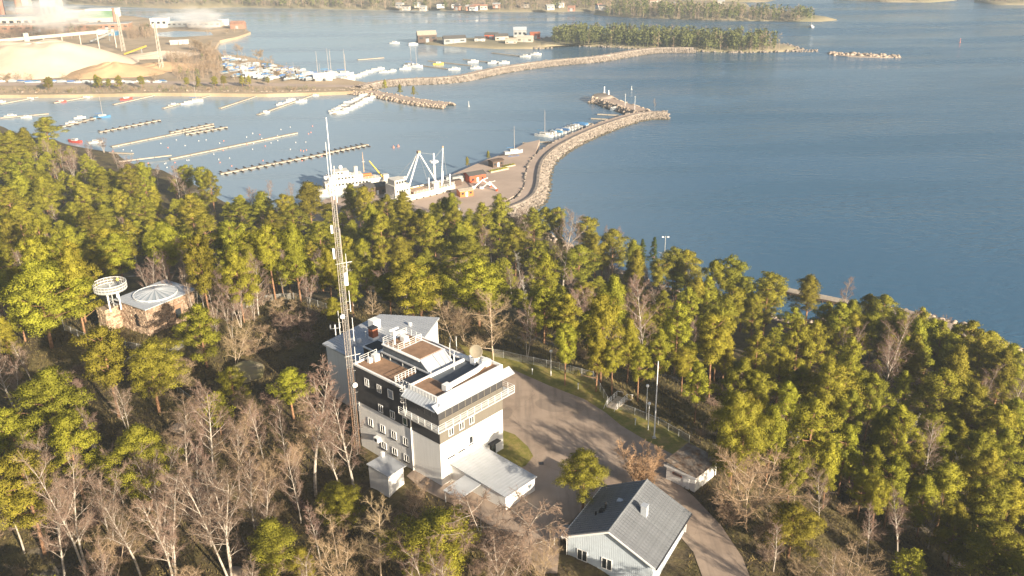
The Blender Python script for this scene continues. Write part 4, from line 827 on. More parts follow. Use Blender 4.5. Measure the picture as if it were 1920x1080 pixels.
def make_bare(seed, H=14.0, kind='birch', spread=0.5, nl=18, start=0.28, twig='twig_pink', bark='bark_birch', stems=1, droop=0.0, tw=0.024, dens=1.45):
    rr = random.Random(seed); rg = np.random.default_rng(seed); tk = MB(); P_, D_, L_, W_ = [], [], [], []
    def curve(p, d, ln, n, up, jit):
        pts = [p.copy()]; d = d.normalized()
        for i in range(n):
            d = (d+Vector((rr.gauss(0, jit), rr.gauss(0, jit), rr.gauss(0, jit)+up))).normalized(); p = p+d*ln/n; pts.append(p.copy())
        return pts, d
    def twigs(pts, ln, n):
        for _ in range(int(n*dens)):
            f = rr.random()**0.8*(len(pts)-1); i = min(int(f), len(pts)-2); b = pts[i].lerp(pts[i+1], f-i); ax = (pts[i+1]-pts[i]).normalized()
            d = (ax*0.8+Vector((rr.gauss(0, 0.6), rr.gauss(0, 0.6), rr.gauss(0.12-droop, 0.5)))).normalized(); l_ = ln*rr.uniform(0.5, 1.1)
            P_.append(b); D_.append(d); L_.append(l_); W_.append(tw*rr.uniform(0.8, 1.3))
            for k in range(6):
                b2 = b+d*l_*rr.uniform(0.25, 0.95); d2 = (d+Vector((rr.gauss(0, 0.6), rr.gauss(0, 0.6), rr.gauss(0.05-droop*1.4, 0.5)))).normalized()
                P_.append(b2); D_.append(d2); L_.append(l_*rr.uniform(0.35, 0.6)); W_.append(tw*0.75)
    for sidx in range(stems):
        a = rr.uniform(0, 6.28) if stems > 1 else 0; lean = (0.13 if kind == 'birch' else 0.42) if stems > 1 else 0.03
        d0 = Vector((math.cos(a+sidx*2.2)*lean, math.sin(a+sidx*2.2)*lean, 1)); h = H*(1 if sidx == 0 else rr.uniform(0.75, 0.97))
        r0 = H*0.0125*(1 if stems == 1 else 0.75 if kind == 'birch' else 0.5)
        trunk, _ = curve(Vector((math.cos(a)*0.15*(stems > 1), math.sin(a)*0.15*(stems > 1), -0.4)), d0, h, 9, 0.03, 0.035)
        tk.tube(trunk, [r0*(1-0.93*i/9)**0.9+0.008 for i in range(10)], 7 if stems < 4 else 5)
        nl_ = max(5, int(nl/(stems**0.6)))
        for i in range(nl_):
            t = start+(0.97-start)*(i+rr.random()*0.7)/nl_; f = t*9; k = min(int(f), 8); b = trunk[k].lerp(trunk[k+1], f-k)
            ang = i*2.4+rr.uniform(-0.6, 0.6); el = rr.uniform(0.55, 1.1) if kind == 'birch' else rr.uniform(0.3, 0.9)
            d = Vector((math.cos(ang)*spread*1.6, math.sin(ang)*spread*1.6, el)); ll = h*spread*(0.62-0.42*max(0, t-0.3))*rr.uniform(0.7, 1.15)*(0.75 if t < start+0.1 else 1)
            pts, dd = curve(b, d, ll, 5, 0.06-droop*0.22, 0.10); r1 = r0*(1-t)*0.42+0.014
            tk.tube(pts, [r1*(1-0.85*q/5)+0.006 for q in range(6)], 4, False)
            n2 = max(3, int(ll*1.5))
            for j in range(n2):
                f2 = 0.9+(len(pts)-2.0)*(j+rr.random())/n2; q = min(int(f2), 4); b2 = pts[q].lerp(pts[q+1], f2-q); ax = (pts[q+1]-pts[q]).normalized()
                d2 = ax*0.9+Vector((rr.gauss(0, 0.55), rr.gauss(0, 0.55), rr.gauss(0.2-droop, 0.35))); l2 = ll*rr.uniform(0.22, 0.42)+0.3
                p2, _ = curve(b2, d2, l2, 3, 0.03-droop*0.4, 0.14)
                tk.tube(p2, [0.022, 0.016, 0.011, 0.006], 3, False); twigs(p2, l2*0.65, 9)
            twigs(pts[2:], ll*0.28, 12)
        twigs(trunk[6:], h*0.06, 14)
    P = np.array([tuple(p) for p in P_]); D = np.array([tuple(p) for p in D_])
    V, T = tufts(P, D, np.array(L_), np.array(W_), rg)
    return tk.mesh('trunk', bark, True), fastmesh('twigs', V, T, twig), H, H*spread*0.5
PINES = [make_pine(1), make_pine(2, RM=3.3, cb=0.4, ncl=42), make_pine(3, RM=4.0, cb=0.28, ncl=56), make_pine(4, prof='cone', RM=3.3, cb=0.25, ncl=48), make_pine(5, prof='umbrella', RM=3.8, cb=0.48, ncl=38), make_pine(6, RM=3.5, cb=0.25, ncl=50), make_pine(7, RM=3.0, cb=0.3, ncl=44), make_pine(8, prof='cone', RM=3.7, cb=0.3, ncl=46), make_pine(9, RM=3.8, cb=0.36, ncl=44), make_pine(10, prof='umbrella', RM=3.5, cb=0.4, ncl=44)]
PINEB = [make_pine(11, needles='needles_bright', RM=4.2, cb=0.22, ncl=62, per=640, ts=0.62), make_pine(12, needles='needles_bright', RM=3.7, cb=0.35, ncl=52, per=640, ts=0.62), make_pine(13, needles='needles_bright', prof='cone', RM=3.8, cb=0.15, ncl=64, per=640, ts=0.62)]
SPRUCE = [make_pine(21, needles='spruce', prof='cone', RM=2.6, cb=0.12, ncl=56)]
BIRCH = [make_bare(31, 15), make_bare(32, 14, spread=0.42, nl=20), make_bare(33, 15, stems=2, spread=0.42, nl=24), make_bare(34, 13, spread=0.5, stems=3, nl=26), make_bare(35, 15, spread=0.36, nl=22, start=0.35)]
ASH = [make_bare(41, 11, 'ash', 0.62, 20, 0.22, 'twig_tan', 'bark_brown', stems=1), make_bare(42, 10, 'ash', 0.6, 22, 0.15, 'twig_tan', 'bark_brown', stems=3), make_bare(43, 11, 'ash', 0.55, 20, 0.2, 'twig_tan', 'bark_brown', stems=2)]
WEEP = [make_bare(51, 9.5, 'ash', 0.75, 18, 0.25, 'twig_pink', 'bark_birch', stems=2, droop=0.42, dens=2.6, tw=0.034)]
BUSH = [make_bare(61, 3.6, 'ash', 0.7, 20, 0.12, 'twig_tan', 'bark_brown', stems=6, tw=0.02), make_bare(62, 3.0, 'ash', 0.8, 20, 0.1, 'twig_pink', 'bark_brown', stems=7, tw=0.02), make_bare(63, 4.2, 'ash', 0.6, 20, 0.15, 'twig_tan', 'bark_brown', stems=5, tw=0.02)]
RUST = [make_bare(64, 5.6, 'willow', 0.34, 40, 0.2, 'twig_rust', 'twig_rust', stems=16, tw=0.02, dens=1.0)]
DEAD = [make_bare(71, 12, 'ash', 0.34, 22, 0.3, 'bark_dead', 'bark_dead', stems=1, tw=0.03, dens=0.25)]
TREES = []   # (x, y, crown radius)
def plant(var, name, label, cat, x, y, h, wscale=1.0, group=None, z=None):
    tm, cm, H0_, rad = var; s = h/H0_
    o = thing(name, label, cat, (x, y, (ht(x, y) if z is None else z)), random.uniform(0, 6.28), group)
    sx = s*wscale; o.scale = (sx, sx, s)
    link('trunk', tm, o); link('crown' if 'pine' in name or 'spruce' in name else 'twigs', cm, o)
    TREES.append((x, y, rad*sx)); return o
def by_top(px, py, h):
    d = ray(px, py).normalized(); t = 60.0; prev = None
    while t < 900:
        p = EYE+d*t
        if p.z <= ht(p.x, p.y)+h: return p.x, p.y, t
        t += 0.6
    p = EYE+d*300; return p.x, p.y, 300
def by_base(px, py, top):
    p = G(px, py, 33)
    for _ in range(12): p = G(px, py, ht(p.x, p.y))
    d = ray(px, top); t = p.y/d.y; return p.x, p.y, max(2.5, CAMZ+d.z*t-ht(p.x, p.y))
def region(x, y):
    if y < 152 and x < -12: return 'front'
    if x < 60 and y < 100: return 'front'
    if x >= -5 and (y < 260 or x > 40): return 'east'
    return 'north'
PL = {'front': ('yellow-green pine in the birch wood below the stone tower', 'pines on the hill'), 'east': ('green pine on the wooded slope between the parking and the open sea', 'pines on the hill'), 'north': ('yellow-green pine on the wooded slope between the stone tower and the harbour', 'pines on the hill')}
BL = {'front': ('bare white-stemmed birch in the wood below the stone tower', 'bare birches on the hill'), 'east': ('bare leafless birch among pines on the slope to the open sea', 'bare birches on the hill'), 'north': ('bare leafless birch among pines on the slope to the harbour', 'bare birches on the hill')}
LM = [('the stone tower', 285, 600, 38), ('the lookout platform', 207, 560, 38), ('the rear wing', 700, 600, 35), ('the red quay shed', 890, 338, 2), ('the white ships', 700, 360, 2), ('the timber jetty', 1520, 555, 1), ('the shore quay', 1730, 595, 1), ('the timber steps', 1160, 755, 34), ('the flagpole', 1226, 821, 35), ('the mossy shed', 1300, 900, 35), ('the gabled house', 1150, 1000, 35), ('the twin-headed light pole', 1245, 500, 3), ('the slope fence', 550, 560, 34), ('the marina gangway', 270, 300, 2), ('the mast foot', 670, 840, 34), ('the moss-topped boulder', 462, 690, 34), ('the annex hut', 735, 920, 34), ('the red-hulled boat', 140, 267, 1), ('the breakwater root', 960, 384, 2), ('the big pinkish birch', 1055, 545, 20), ('the white light column', 876, 420, 5), ('the dense bushy pine', 255, 900, 32), ('the grassy right-hand slope', 1720, 1020, 28)]
LM = [(n_, G(a, b, c)) for n_, a, b, c in LM]
PSH = {}
def near(x, y):
    d, n_ = min(((p.x-x)**2+(p.y-y)**2, n_) for n_, p in LM); return ('close to ' if d < 18**2 else 'not far from ' if d < 45**2 else 'in the wood furthest out beyond ')+n_
def plabel(v, x, y, h, w, kind='pine'):
    k = (PINES+PINEB+BIRCH+ASH).index(v); sh = ['round-topped', 'high-crowned slim', 'broad deep-crowned', 'cone-topped', 'flat-topped umbrella', 'full-skirted', 'narrow oval', 'broad cone-topped', 'high round-topped', 'fan-topped', 'bright bushy', 'bright rounded', 'bright cone-shaped', 'single-stemmed', 'slender upright', 'twin-stemmed', 'many-stemmed', 'narrow long-trunked', 'spreading', 'bushy many-stemmed', 'forked'][k]
    return ('tall ' if h > 12.8 else 'mid-height ' if h > 9.5 else 'low ')+('wide ' if w > 1.25 else '')+sh+(' pine ' if kind == 'pine' else ' leafless birch ' if kind == 'birch' else ' leafless broadleaf tree ')+near(x, y)
def pine(px, py, wpx, h=14.5, label=None, var=None):
    x, y, t = by_top(px, py, h)
    if ht(x, y) < 0.4: h2 = h
    wm = wpx*t/FPX; v = var or random.choice(PINES)
    rg_ = region(x, y); lab, grp = PL[rg_]
    w = min(1.75, max(0.85, 1.12*wm/(2*v[3]*h/v[2])))
    return plant(v, 'pine_tree', label or plabel(v, x, y, h, w), 'pine tree', x, y, h, w, None if label else grp)
# crowns that can be told apart in the photograph, by the pixel of the crown's top
P_FAR = [(82,222,50),(42,242,35),(15,250,50),(5,292,45),(35,300,50),(55,317,50),(32,332,60),(75,335,45),(10,352,45),(185,318,50),(240,312,40),(265,306,30),(150,342,35),(222,360,32),(265,365,42),(285,352,35),(348,311,32),(375,316,30),(392,322,28),(30,387,50),(65,412,45),(357,368,60),(380,402,45),(450,376,52),(165,392,55),(190,387,45),(130,427,45),(300,420,60),(415,420,55),(462,442,40),(55,452,40),(125,470,50),(370,447,45),(440,478,50),(8,412,35),(105,442,45),
    (490,362,50),(530,367,35),(575,346,68),(545,386,45),(510,397,45),(655,348,45),(682,352,40),(692,386,50),(712,402,45),(430,420,50),(500,428,50),(548,422,45),(597,417,50),(612,472,40),(650,447,35),(712,457,35),(725,367,35),(755,362,50),(768,397,52),(806,407,45),(750,447,60),(655,512,35),(622,560,30),(847,366,35),(852,387,40),(862,422,45),
    (835,374,45),(872,417,45),(880,447,70),(935,368,40),(1000,392,40),(1022,390,35),(1047,392,35),(965,427,50),(1010,452,35),(1025,482,35),(1100,410,45),(1117,442,45),(1150,432,55),(1087,462,70),(1187,454,35),(1197,472,40),(1237,490,45),(1130,557,45),(1150,522,40),(1247,547,35),(800,402,40),(905,384,46),
    (1265,467,45),(1287,472,50),(1341,491,32),(1371,486,60),(1310,522,50),(1290,542,40),(1272,572,50),(1376,541,45),(1416,554,40),(1360,565,35),(1446,515,62),(1522,519,52),(1341,597,70),(1396,679,40),(1466,654,58),(1556,688,55),
    (1581,572,60),(1631,553,32),(1661,556,58),(1731,582,36),(1721,602,45),(1771,604,36),(1716,632,60),(1821,604,62),(1861,624,55),(1902,652,50),(1801,652,60),(1600,640,50),(1530,606,50),(1500,600,40)]
for a in P_FAR: pine(a[0], a[1], a[2]*1.08, 7.0 if a[:2] == (622, 560) else 10.0 if a[:2] == (655, 512) else 12.5 if 590 < a[0] < 840 and a[1] > 430 else random.uniform(14.5, 18.5))
P_BIG = [(770,498,100,14,'big dense pine behind the rear wing of the station'),(895,490,92,15,None),(787,507,52,13,None),(1020,540,62,12.5,None),(1065,556,62,12.5,None),(1283,656,52,10,None),(1775,696,88,16,None),(1568,690,92,16,None),(1530,752,88,15.5,None),(1505,690,40,13,None),(1840,816,75,13,None),(1892,810,60,14,None),(1622,884,40,9,None),(1660,772,50,13,None),(1640,842,34,11,None),(1700,700,40,13,None),(1450,770,70,13,None),(1400,745,60,12,None)]
for px, py, w, h, lb in P_BIG: pine(px, py, w, h, lb)
for px, py, w, h in ((1590,802,60,13),(1680,862,60,13),(1780,872,70,13),(1722,832,50,13),(1850,902,70,13),(1800,952,60,11),(1902,902,60,13),(1560,832,50,12),(1752,782,60,14),(1880,762,60,15),(1640,702,50,15),(1690,762,50,15),(1912,752,60,15),(1420,702,50,14),(1480,722,50,14),(1310,682,40,12),(1362,622,50,14),(1420,622,50,15),(1180,602,45,13),(1240,622,40,12),(1120,622,40,12),(1200,650,40,11),(1060,612,45,12),(1150,645,40,10),(1600,735,50,14),(1830,720,60,15),(1490,850,50,12),(1555,572,50,16),(1602,567,50,16),(1687,586,45,16),(1750,600,45,15),(1796,614,45,15),(1440,532,50,16),(1492,578,45,14),(1396,522,50,16),(1331,522,45,15),(1600,592,60,15),(1642,588,55,15),(1692,604,60,15),(1746,612,60,15),(1790,632,60,15),(1842,642,60,16),(1884,660,60,16),(1562,592,50,14),(1740,900,50,11),(1860,850,60,13),(1650,905,44,10)): pine(px, py, w, h)
P_NEAR = [(60,495,112,17.5,PINES[2],'broad pine crown left of the lookout platform'),(128,455,58,17.5,PINES[1],'slim tall pine with bare trunk beside the lookout platform'),(195,432,82,15,PINES[2],'broad pine directly behind the lookout platform'),(190,622,88,16.5,PINES[9],'leaning pine with orange trunk below the tower railing'),(275,648,100,13,PINEB[1],'rounded pine just below the tower railing'),(370,576,74,12.5,PINES[5],'pine shading the tower\'s sunny corner'),(85,703,112,16,PINES[2],None),(122,788,80,14,PINES[8],None),(35,853,112,16.5,PINEB[1],None),(255,806,100,14,PINEB[0],'dense bushy pine among white birches'),(430,692,48,7,PINES[5],None),(540,696,66,9.5,PINES[1],None),(500,983,112,10.5,PINEB[2],'bright bushy pine at the clump birch\'s foot'),(562,1030,60,6.5,PINEB[2],None),(635,918,78,8.5,PINEB[1],'bright young pine below the white annex hut'),(825,972,150,10.5,PINEB[0],'big bright bushy pine in front of the weeping birch'),(1490,950,112,8.5,PINEB[1],'bright young pine on the slope beyond the driveway'),(1870,988,112,12,PINEB[1],'large pine at the edge of the grassy right-hand slope'),(215,442,60,14,PINES[5],None),(10,770,60,13,PINES[1],None)]
for px, py, w, h, v, lb in P_NEAR: pine(px, py, w, h, lb, v)
for px, base, top, w, v, lb in ((1093, 957, 848, 92, PINEB[1], 'small pine standing alone on the bank by the extension'), (1368, 918, 740, 100, PINEB[0], 'large bushy pine towering over the mossy shed')):
    x, y, h = by_base(px, base, top); t = (Vector((x, y, ht(x, y)))-EYE).length; plant(v, 'pine_tree', lb, 'pine tree', x, y, h, w*t/FPX/(2*v[3]*h/v[2]))
# bare trees: (top px, top py, height, variants, label)
def bare(px, py, h, var, w=1.0, label=None, name='birch_tree', cat='birch tree', base=None):
    if base: x, y, h = by_base(base[0], base[1], py)
    else: x, y, _ = by_top(px, py, h)
    lab, grp = BL[region(x, y)]
    if name != 'birch_tree' and not label: lab = lab.replace('white-stemmed birch', 'spreading broadleaf tree').replace('birch', 'broadleaf tree'); grp = grp.replace('birches', 'broadleaf trees')
    v = random.choice(var); return plant(v, name, label or plabel(v, x, y, h, w, 'birch' if name == 'birch_tree' else 'broad'), cat, x, y, h, w, None if label else grp)
for px, top, bx, by, v, lb in ((116, 848, 163, 1072, BIRCH[2], 'tall twin-stemmed white birch left of the dense bushy pine'), (75, 932, 124, 1095, BIRCH[0], 'leaning white birch with long low branches'), (387, 720, 404, 905, BIRCH[0], 'tall birch with reddish twigs in mid wood'), (415, 885, 432, 1088, BIRCH[3], 'clump birch with many white stems'), (302, 888, 326, 1090, BIRCH[2], 'forked birch beside the clump birch'), (359, 830, 374, 968, BIRCH[1], None), (252, 925, 266, 1090, BIRCH[4], None), (229, 718, 241, 812, BIRCH[2], 'slim twin birch under the leaning pine'), (573, 688, 592, 930, BIRCH[4], 'thin straight birch left of the mast foot'), (655, 742, 668, 940, BIRCH[1], 'tall birch in front of the annex hut'), (625, 800, 640, 935, BIRCH[4], None), (490, 480, 485, 592, BIRCH[0], 'white birch in front of the slope fence'), (1210, 530, 1208, 705, BIRCH[1], 'tall thin birch behind the steps'), (985, 575, 989, 672, BIRCH[2], None), (1055, 398, 1055, 545, BIRCH[0], 'big pinkish birch standing above the dark pines'), (1735, 800, 1719, 945, BIRCH[1], 'white-stemmed birch in the dark of the right-hand pines'), (1555, 892, 1534, 990, BIRCH[0], None), (1702, 932, 1680, 1060, BIRCH[4], 'conical birch on the grassy right-hand slope'), (1658, 598, 1648, 775, BIRCH[2], 'spreading white birch above the sea-slope pines'), (1590, 618, 1582, 712, BIRCH[3], None), (905, 425, 908, 500, BIRCH[0], None), (325, 312, 338, 382, BIRCH[1], None)):
    bare(px, top, 0, [v], 1.0, lb, base=(bx, by))
for px, py, h, w in ((85,262,12,1.2),(110,275,12,1.2),(130,290,11,1.2),(60,268,11,1),(75,365,10,1),(100,385,10,1),(500,340,10,1.2),(470,350,10,1.2),(540,345,10,1),(620,345,10,1),(660,395,10,1.1),(690,420,10,1.1),(985,385,10,1.2),(965,395,10,1.1),(920,440,10,1),(850,372,9,1),(1000,492,11,1.1),(1100,540,11,1),(1185,520,12,1),(1075,545,10,1),(1235,530,11,1),(1280,610,9,1),(1340,640,8,1),(1590,525,12,1.1),(1770,588,9,1.2),(1855,690,13,1),(1905,705,13,1),(1500,610,13,1),(1140,425,9,1),(1165,428,9,1),(1770,700,12,1),(310,480,13,.8),(335,470,13,.8),(355,480,13,.8),(385,490,12,.8),(410,500,12,.8),(425,490,12,.8),(450,480,12,.8),(290,475,13,.8),(270,480,13,.8),(395,565,9,1),(425,560,9,1),(350,500,12,.7),(370,495,12,.7),(440,530,10,.9),(465,520,10,.9),(215,282,9,1.1),(240,292,9,1.1),(262,300,9,1.1),(228,300,9,1.1),(290,310,9,1),(160,265,9,1.2),(190,258,8,1.3),(170,280,8,1.2),(330,770,12,.9),(180,885,12,.9),(455,850,13,.9),(478,905,12,.9),(548,850,12,.8),(208,835,11,.9),(55,815,12,.9),(15,690,12,1),(300,960,11,1),(590,960,9,1),(430,800,12,.9),(520,760,12,.8),(480,760,11,.8),(610,760,12,.8),(10,905,12,1),(160,760,11,.8),(1640,960,9,.9),(1760,930,10,.9),(1460,990,7,1)):
    bare(px, py, h, BIRCH, w)
for px, top, bx, by, v, lb, w in ((930, 556, 925, 676, ASH[0], 'round bare tree between the wing and the fence', 1.0), (775, 890, 765, 985, ASH[2], 'upright bare ash by the annex hut', 0.9), (635, 980, 640, 1100, ASH[1], 'bare ash between two bright pines', 0.9), (708, 955, 715, 1085, ASH[0], 'bare ash beside the big bright bushy pine', 0.95), (1420, 822, 1398, 975, ASH[1], 'many-stemmed bare tree behind the mossy shed', 1.25), (1580, 1005, 1575, 1120, ASH[1], 'pale bare thicket tree at the foot of the grassy slope', 1.1), (430, 600, 440, 690, ASH[2], None, 1), (850, 555, 852, 640, ASH[1], None, 1), (870, 560, 872, 640, ASH[2], None, 1), (510, 1020, 520, 1110, ASH[0], None, 1), (700, 555, 700, 620, ASH[0], None, 0.8), (355, 745, 362, 850, ASH[0], None, 1.0), (440, 740, 452, 850, ASH[2], None, 1.0), (485, 830, 500, 950, ASH[1], None, 1), (530, 800, 545, 905, ASH[2], None, 1), (1010, 1010, 1015, 1090, ASH[1], None, 0.9), (205, 980, 215, 1085, ASH[1], None, 1), (1500, 850, 1488, 950, ASH[0], None, 1)):
    bare(px, top, 0, [v], w, lb, 'bare_tree', 'bare tree', (bx, by))
x, y, h = by_base(935, 1075, 915); plant(WEEP[0], 'weeping_birch', 'wide weeping birch with hanging reddish twigs below the extension', 'birch tree', x, y, h, 1.1)
x, y, h = by_base(1203, 918, 826); plant(RUST[0], 'willow_bush', 'rust-coloured bare willow bush between the driveway and the flagpole', 'bush', x, y, h, 1.2)
for px, top, by, lb in ((1228, 446, 500, 'slim dark spruce at the shore beside the light pole'), (1205, 450, 500, 'dark spruce rising beside the shoreline pines'), (1280, 900, 960, None)):
    if lb: x, y, _ = by_top(px, top, 10); plant(SPRUCE[0], 'spruce_tree', lb, 'spruce tree', x, y, 10)
for px, py, h in ((730,362,9),(1240,475,11),(655,488,11),(975,470,10),(1150,610,11),(1290,505,10),(1340,540,9),(985,525,9),(245,432,13),(1690,700,12),(1480,800,10),(1810,850,9),(1700,780,11)):
    x, y, _ = by_top(px, py, h); rg_ = region(x, y); plant(DEAD[0], 'dead_tree', 'grey dead bare-branched tree '+near(x, y), 'dead tree', x, y, h, 1, 'dead trees in the pinewood')
for x, y, h, v in ((22, 78, 11, BIRCH[1]), (28, 76, 11.5, BIRCH[3]), (33, 80, 10, BIRCH[0])): plant(v, 'birch_tree', plabel(v, x, y, h, 1.0, 'birch'), 'birch tree', x, y, h, 1.0, 'bare birches on the hill')
# fill: the trees whose crowns merge in the photograph
LINE = [(-50,230),(0,232),(60,226),(95,228),(112,255),(200,296),(215,312),(300,322),(420,326),(560,334),(600,350),(640,356),(700,356),(760,362),(850,372),(950,378),(1000,396),(1100,415),(1180,458),(1290,474),(1330,498),(1400,496),(1430,520),(1530,528),(1560,574),(1650,560),(1690,588),(1770,612),(1830,612),(1920,660),(1990,700)]
def treeline(px): return float(np.interp(px, [p[0] for p in LINE], [p[1] for p in LINE]))
PROT = [(598,580,975,955),(1035,895,1302,1085),(168,500,362,672),(1172,672,1250,830),(940,690,1300,960),(1252,826,1352,930),(1128,732,1200,775),(930,640,1120,720),(112,570,170,650),(1450,520,1570,600),(610,240,1010,345),(1015,640,1055,710)]
CLEAR = [ccw(GP(p, 35)) for p in ([(470,585),(620,585),(640,720),(560,730),(470,660)], [(110,575),(370,590),(380,690),(300,690),(110,650)], [(1600,985),(1700,1000),(1850,1060),(1760,1085),(1620,1030)], [(300,700),(420,780),(400,830),(290,760)], [(1050,960),(1160,930),(1120,1080),(1030,1080)], [(420,655),(510,655),(520,730),(420,720)])]
AB = lambda x, y: ((x-AP.x)*math.cos(AZ)+(y-AP.y)*math.sin(AZ), -(x-AP.x)*math.sin(AZ)+(y-AP.y)*math.cos(AZ))
def blocked(x, y, pad=1.5):
    a, b = AB(x, y)
    if -2.5 < a < 15.5 and -13 < b < 21 or 4 < a < 28 and 18 < b < 40 or -9 < a < 1 and 2.5 < b < 12: return True
    for dx, dy in ((0, 0), (pad, 0), (-pad, 0), (0, pad), (0, -pad)):
        if inpoly(x+dx, y+dy, PARK) or inpoly(x+dx, y+dy, VERGE) or inpoly(x+dx, y+dy, HOUSE_P): return True
    return False
n_pine = sum(1 for o in COL.objects if o.name.startswith('pine_tree')); n_fill = 0
cand = []; EXTRA = []
gx = -300.0
while gx < 160:
    gy = 85.0
    while gy < 480:
        cand.append((gx+random.uniform(-2.4, 2.4), gy+random.uniform(-2.4, 2.4))); gy += 5.2
    gx += 5.2
random.shuffle(cand)
for x, y in cand:
    z = ht(x, y)
    if z < 1.2 or blocked(x, y, 3.0) or any(inpoly(x, y, c) for c in CLEAR): continue
    rg_ = region(x, y); u = random.random()
    tp = 'pine' if (rg_ != 'front' and u < 0.9) else 'birch' if u < (0.985 if rg_ != 'front' else 0.2) else 'bush' if rg_ == 'front' else 'birch'
    if rg_ == 'front' and u > 0.84: tp = 'pine'
    if rg_ == 'front' and 0.2 < u < 0.5: continue
    h = random.uniform(7.5, 11) if tp == 'pine' else (random.uniform(9.5, 14) if rg_ == 'front' else random.uniform(7, 11)) if tp == 'birch' else random.uniform(2, 4.5)
    q = proj((x, y, z+h)); q0 = proj((x, y, z))
    if not q or q[0] < -60 or q[0] > 1980 or q[1] > 1085 or q0[1] < 0: continue
    if q[1] < treeline(q[0])+4: continue
    wpx = 2.8*FPX/((Vector((x, y, z))-EYE).length)
    lo = q0[1]-0.25*(q0[1]-q[1])
    if tp != 'bush' and any(q[0]+wpx > r[0] and q[0]-wpx < r[2] and q[1] < r[3] and lo > r[1] for r in PROT): continue
    md = min(((x-a)**2+(y-b)**2 for a, b, c in TREES), default=99)
    if md < (5.6**2 if tp == 'pine' else 4.6**2 if tp == 'birch' else 2.5**2): continue
    if tp == 'pine':
        if n_pine >= 300: EXTRA.append((x, y, z, h*0.8)); TREES.append((x, y, 4)); continue
        n_pine += 1; lab, grp = PL[rg_]; v = random.choice(PINES); w = random.uniform(1.1, 1.4); plant(v, 'pine_tree', plabel(v, x, y, h, w), 'pine tree', x, y, h, w, grp)
    elif tp == 'birch':
        lab, grp = BL[rg_]; v = random.choice(BIRCH); w = random.uniform(0.8, 1.2); plant(v, 'birch_tree', plabel(v, x, y, h, w, 'birch'), 'birch tree', x, y, h, w, grp)
    else: plant(random.choice(BUSH), 'bare_bush', 'bare brown bush '+near(x, y), 'bush', x, y, h, random.uniform(0.9, 1.3), 'bare bushes on the hill')
    n_fill += 1
for px, py, h in ((520,640,2.5),(545,655,2.5),(600,700,3),(520,600,2.5),(560,610,2.5),(590,600,2.5),(470,600,3),(495,625,2.5),(580,640,2.5),(1480,990,3),(1640,1010,2.5),(1660,930,2.5),(320,700,2.5),(300,740,2.5),(350,690,3),(1600,960,2.5),(880,655,3),(905,650,3),(1080,668,3.4),(1095,672,3.4),(1060,1065,1.5),(1345,1000,1.6),(1420,1010,2.2),(1440,1050,2.2)):
    p = G(px, py, 34)
    for _ in range(8): p = G(px, py, ht(p.x, p.y))
    if not blocked(p.x, p.y, 0.3): plant(random.choice(BUSH), 'bare_bush', 'low clearing-edge bush '+near(p.x, p.y), 'bush', p.x, p.y, h, 1.2, 'low bushes around the clearings')
nbush = 0
for x, y in [(random.uniform(-110, 75), random.uniform(88, 190)) for _ in range(1600)]:
    z = ht(x, y); h = random.uniform(1.6, 4.4); q = proj((x, y, z+h))
    if nbush >= 110 or blocked(x, y, 1.0) or not q or not (-20 < q[0] < 1940 and 520 < q[1] < 1085) or inpoly(x, y, CLEAR[1]) or inpoly(x, y, CLEAR[2]): continue
    if any(q[0] > r[0]-12 and q[0] < r[2]+12 and q[1] < r[3] and q[1] > r[1]-25 for r in PROT) or min((x-a)**2+(y-b)**2 for a, b, c in TREES) < 2.2**2: continue
    nbush += 1; plant(random.choice(BUSH), 'bare_bush', 'bare brown bush '+near(x, y), 'bush', x, y, h, random.uniform(1.0, 1.5), 'bare bushes on the hill')
EXTRA += [(20.5, 81.5, ht(20.5, 81.5), 8.5), (15.5, 80.5, ht(15.5, 80.5), 8.0)]
# trees standing just outside the view, to the right and below, whose long shadows lie across the slopes
for k in range(900):
    x = random.uniform(40, 150) if k % 3 else random.uniform(-75, -28); y = random.uniform(50, 150) if k % 3 else random.uniform(50, 86); z = ht(x, y); h = random.uniform(11, 15); q = proj((x, y, z+h+1)); q2 = proj((x, y, z))
    if z < 1 or not q or not (q[1] > 1100 or q[0] > 1990 or q[0] < -70) or min((x-a)**2+(y-b)**2 for a, b, c in TREES) < 6.0**2: continue
    EXTRA.append((x, y, z, h)); TREES.append((x, y, 4))
# the rest of the pinewood, whose crowns hide behind the others: one mass
if EXTRA:
    Vc, Tc, Nc, off = [], [], [], 0; tb = MB()
    lows = [make_pine(s, ncl=34, per=75, RM=3.9, cb=0.3, ts=1.0) for s in (81, 82)]
    arr = []
    for tm, cm, H_, _ in lows:
        v = np.empty(len(cm.vertices)*3, np.float32); cm.vertices.foreach_get('co', v); arr.append((v.reshape(-1, 3), H_)); bpy.data.meshes.remove(cm); bpy.data.meshes.remove(tm)
    for x, y, z, h in EXTRA:
        v, H_ = random.choice(arr); s = h/H_; a = random.uniform(0, 6.28); c, q = math.cos(a), math.sin(a); w = s*random.uniform(1.1, 1.4)
        t3 = v.reshape(-1, 3, 3); cen = t3[:, :2].mean(1, keepdims=True); t3 = cen+(t3-cen)*1.7
        u = t3.reshape(-1, 3)@np.array([[c*w, q*w, 0], [-q*w, c*w, 0], [0, 0, s]])+np.array([x, y, z]); Vc.append(u); Tc.append(np.arange(len(u)).reshape(-1, 3)+off); off += len(u)
        tb.tube([(x, y, z-0.4), (x, y, z+h*0.9)], [0.24, 0.04], 5)
    pw = tag(link('pinewood', fastmesh('pinewood', np.concatenate(Vc), np.concatenate(Tc), 'needles')), 'further pines of the dense wood whose crowns merge behind others', 'wood', kind='stuff')
    tag(tb.build('trunks', 'bark_pine', pw), kind='stuff')
print('EXTRA', len(EXTRA), 'TREES', len(TREES), 'pines', n_pine, 'fill', n_fill)
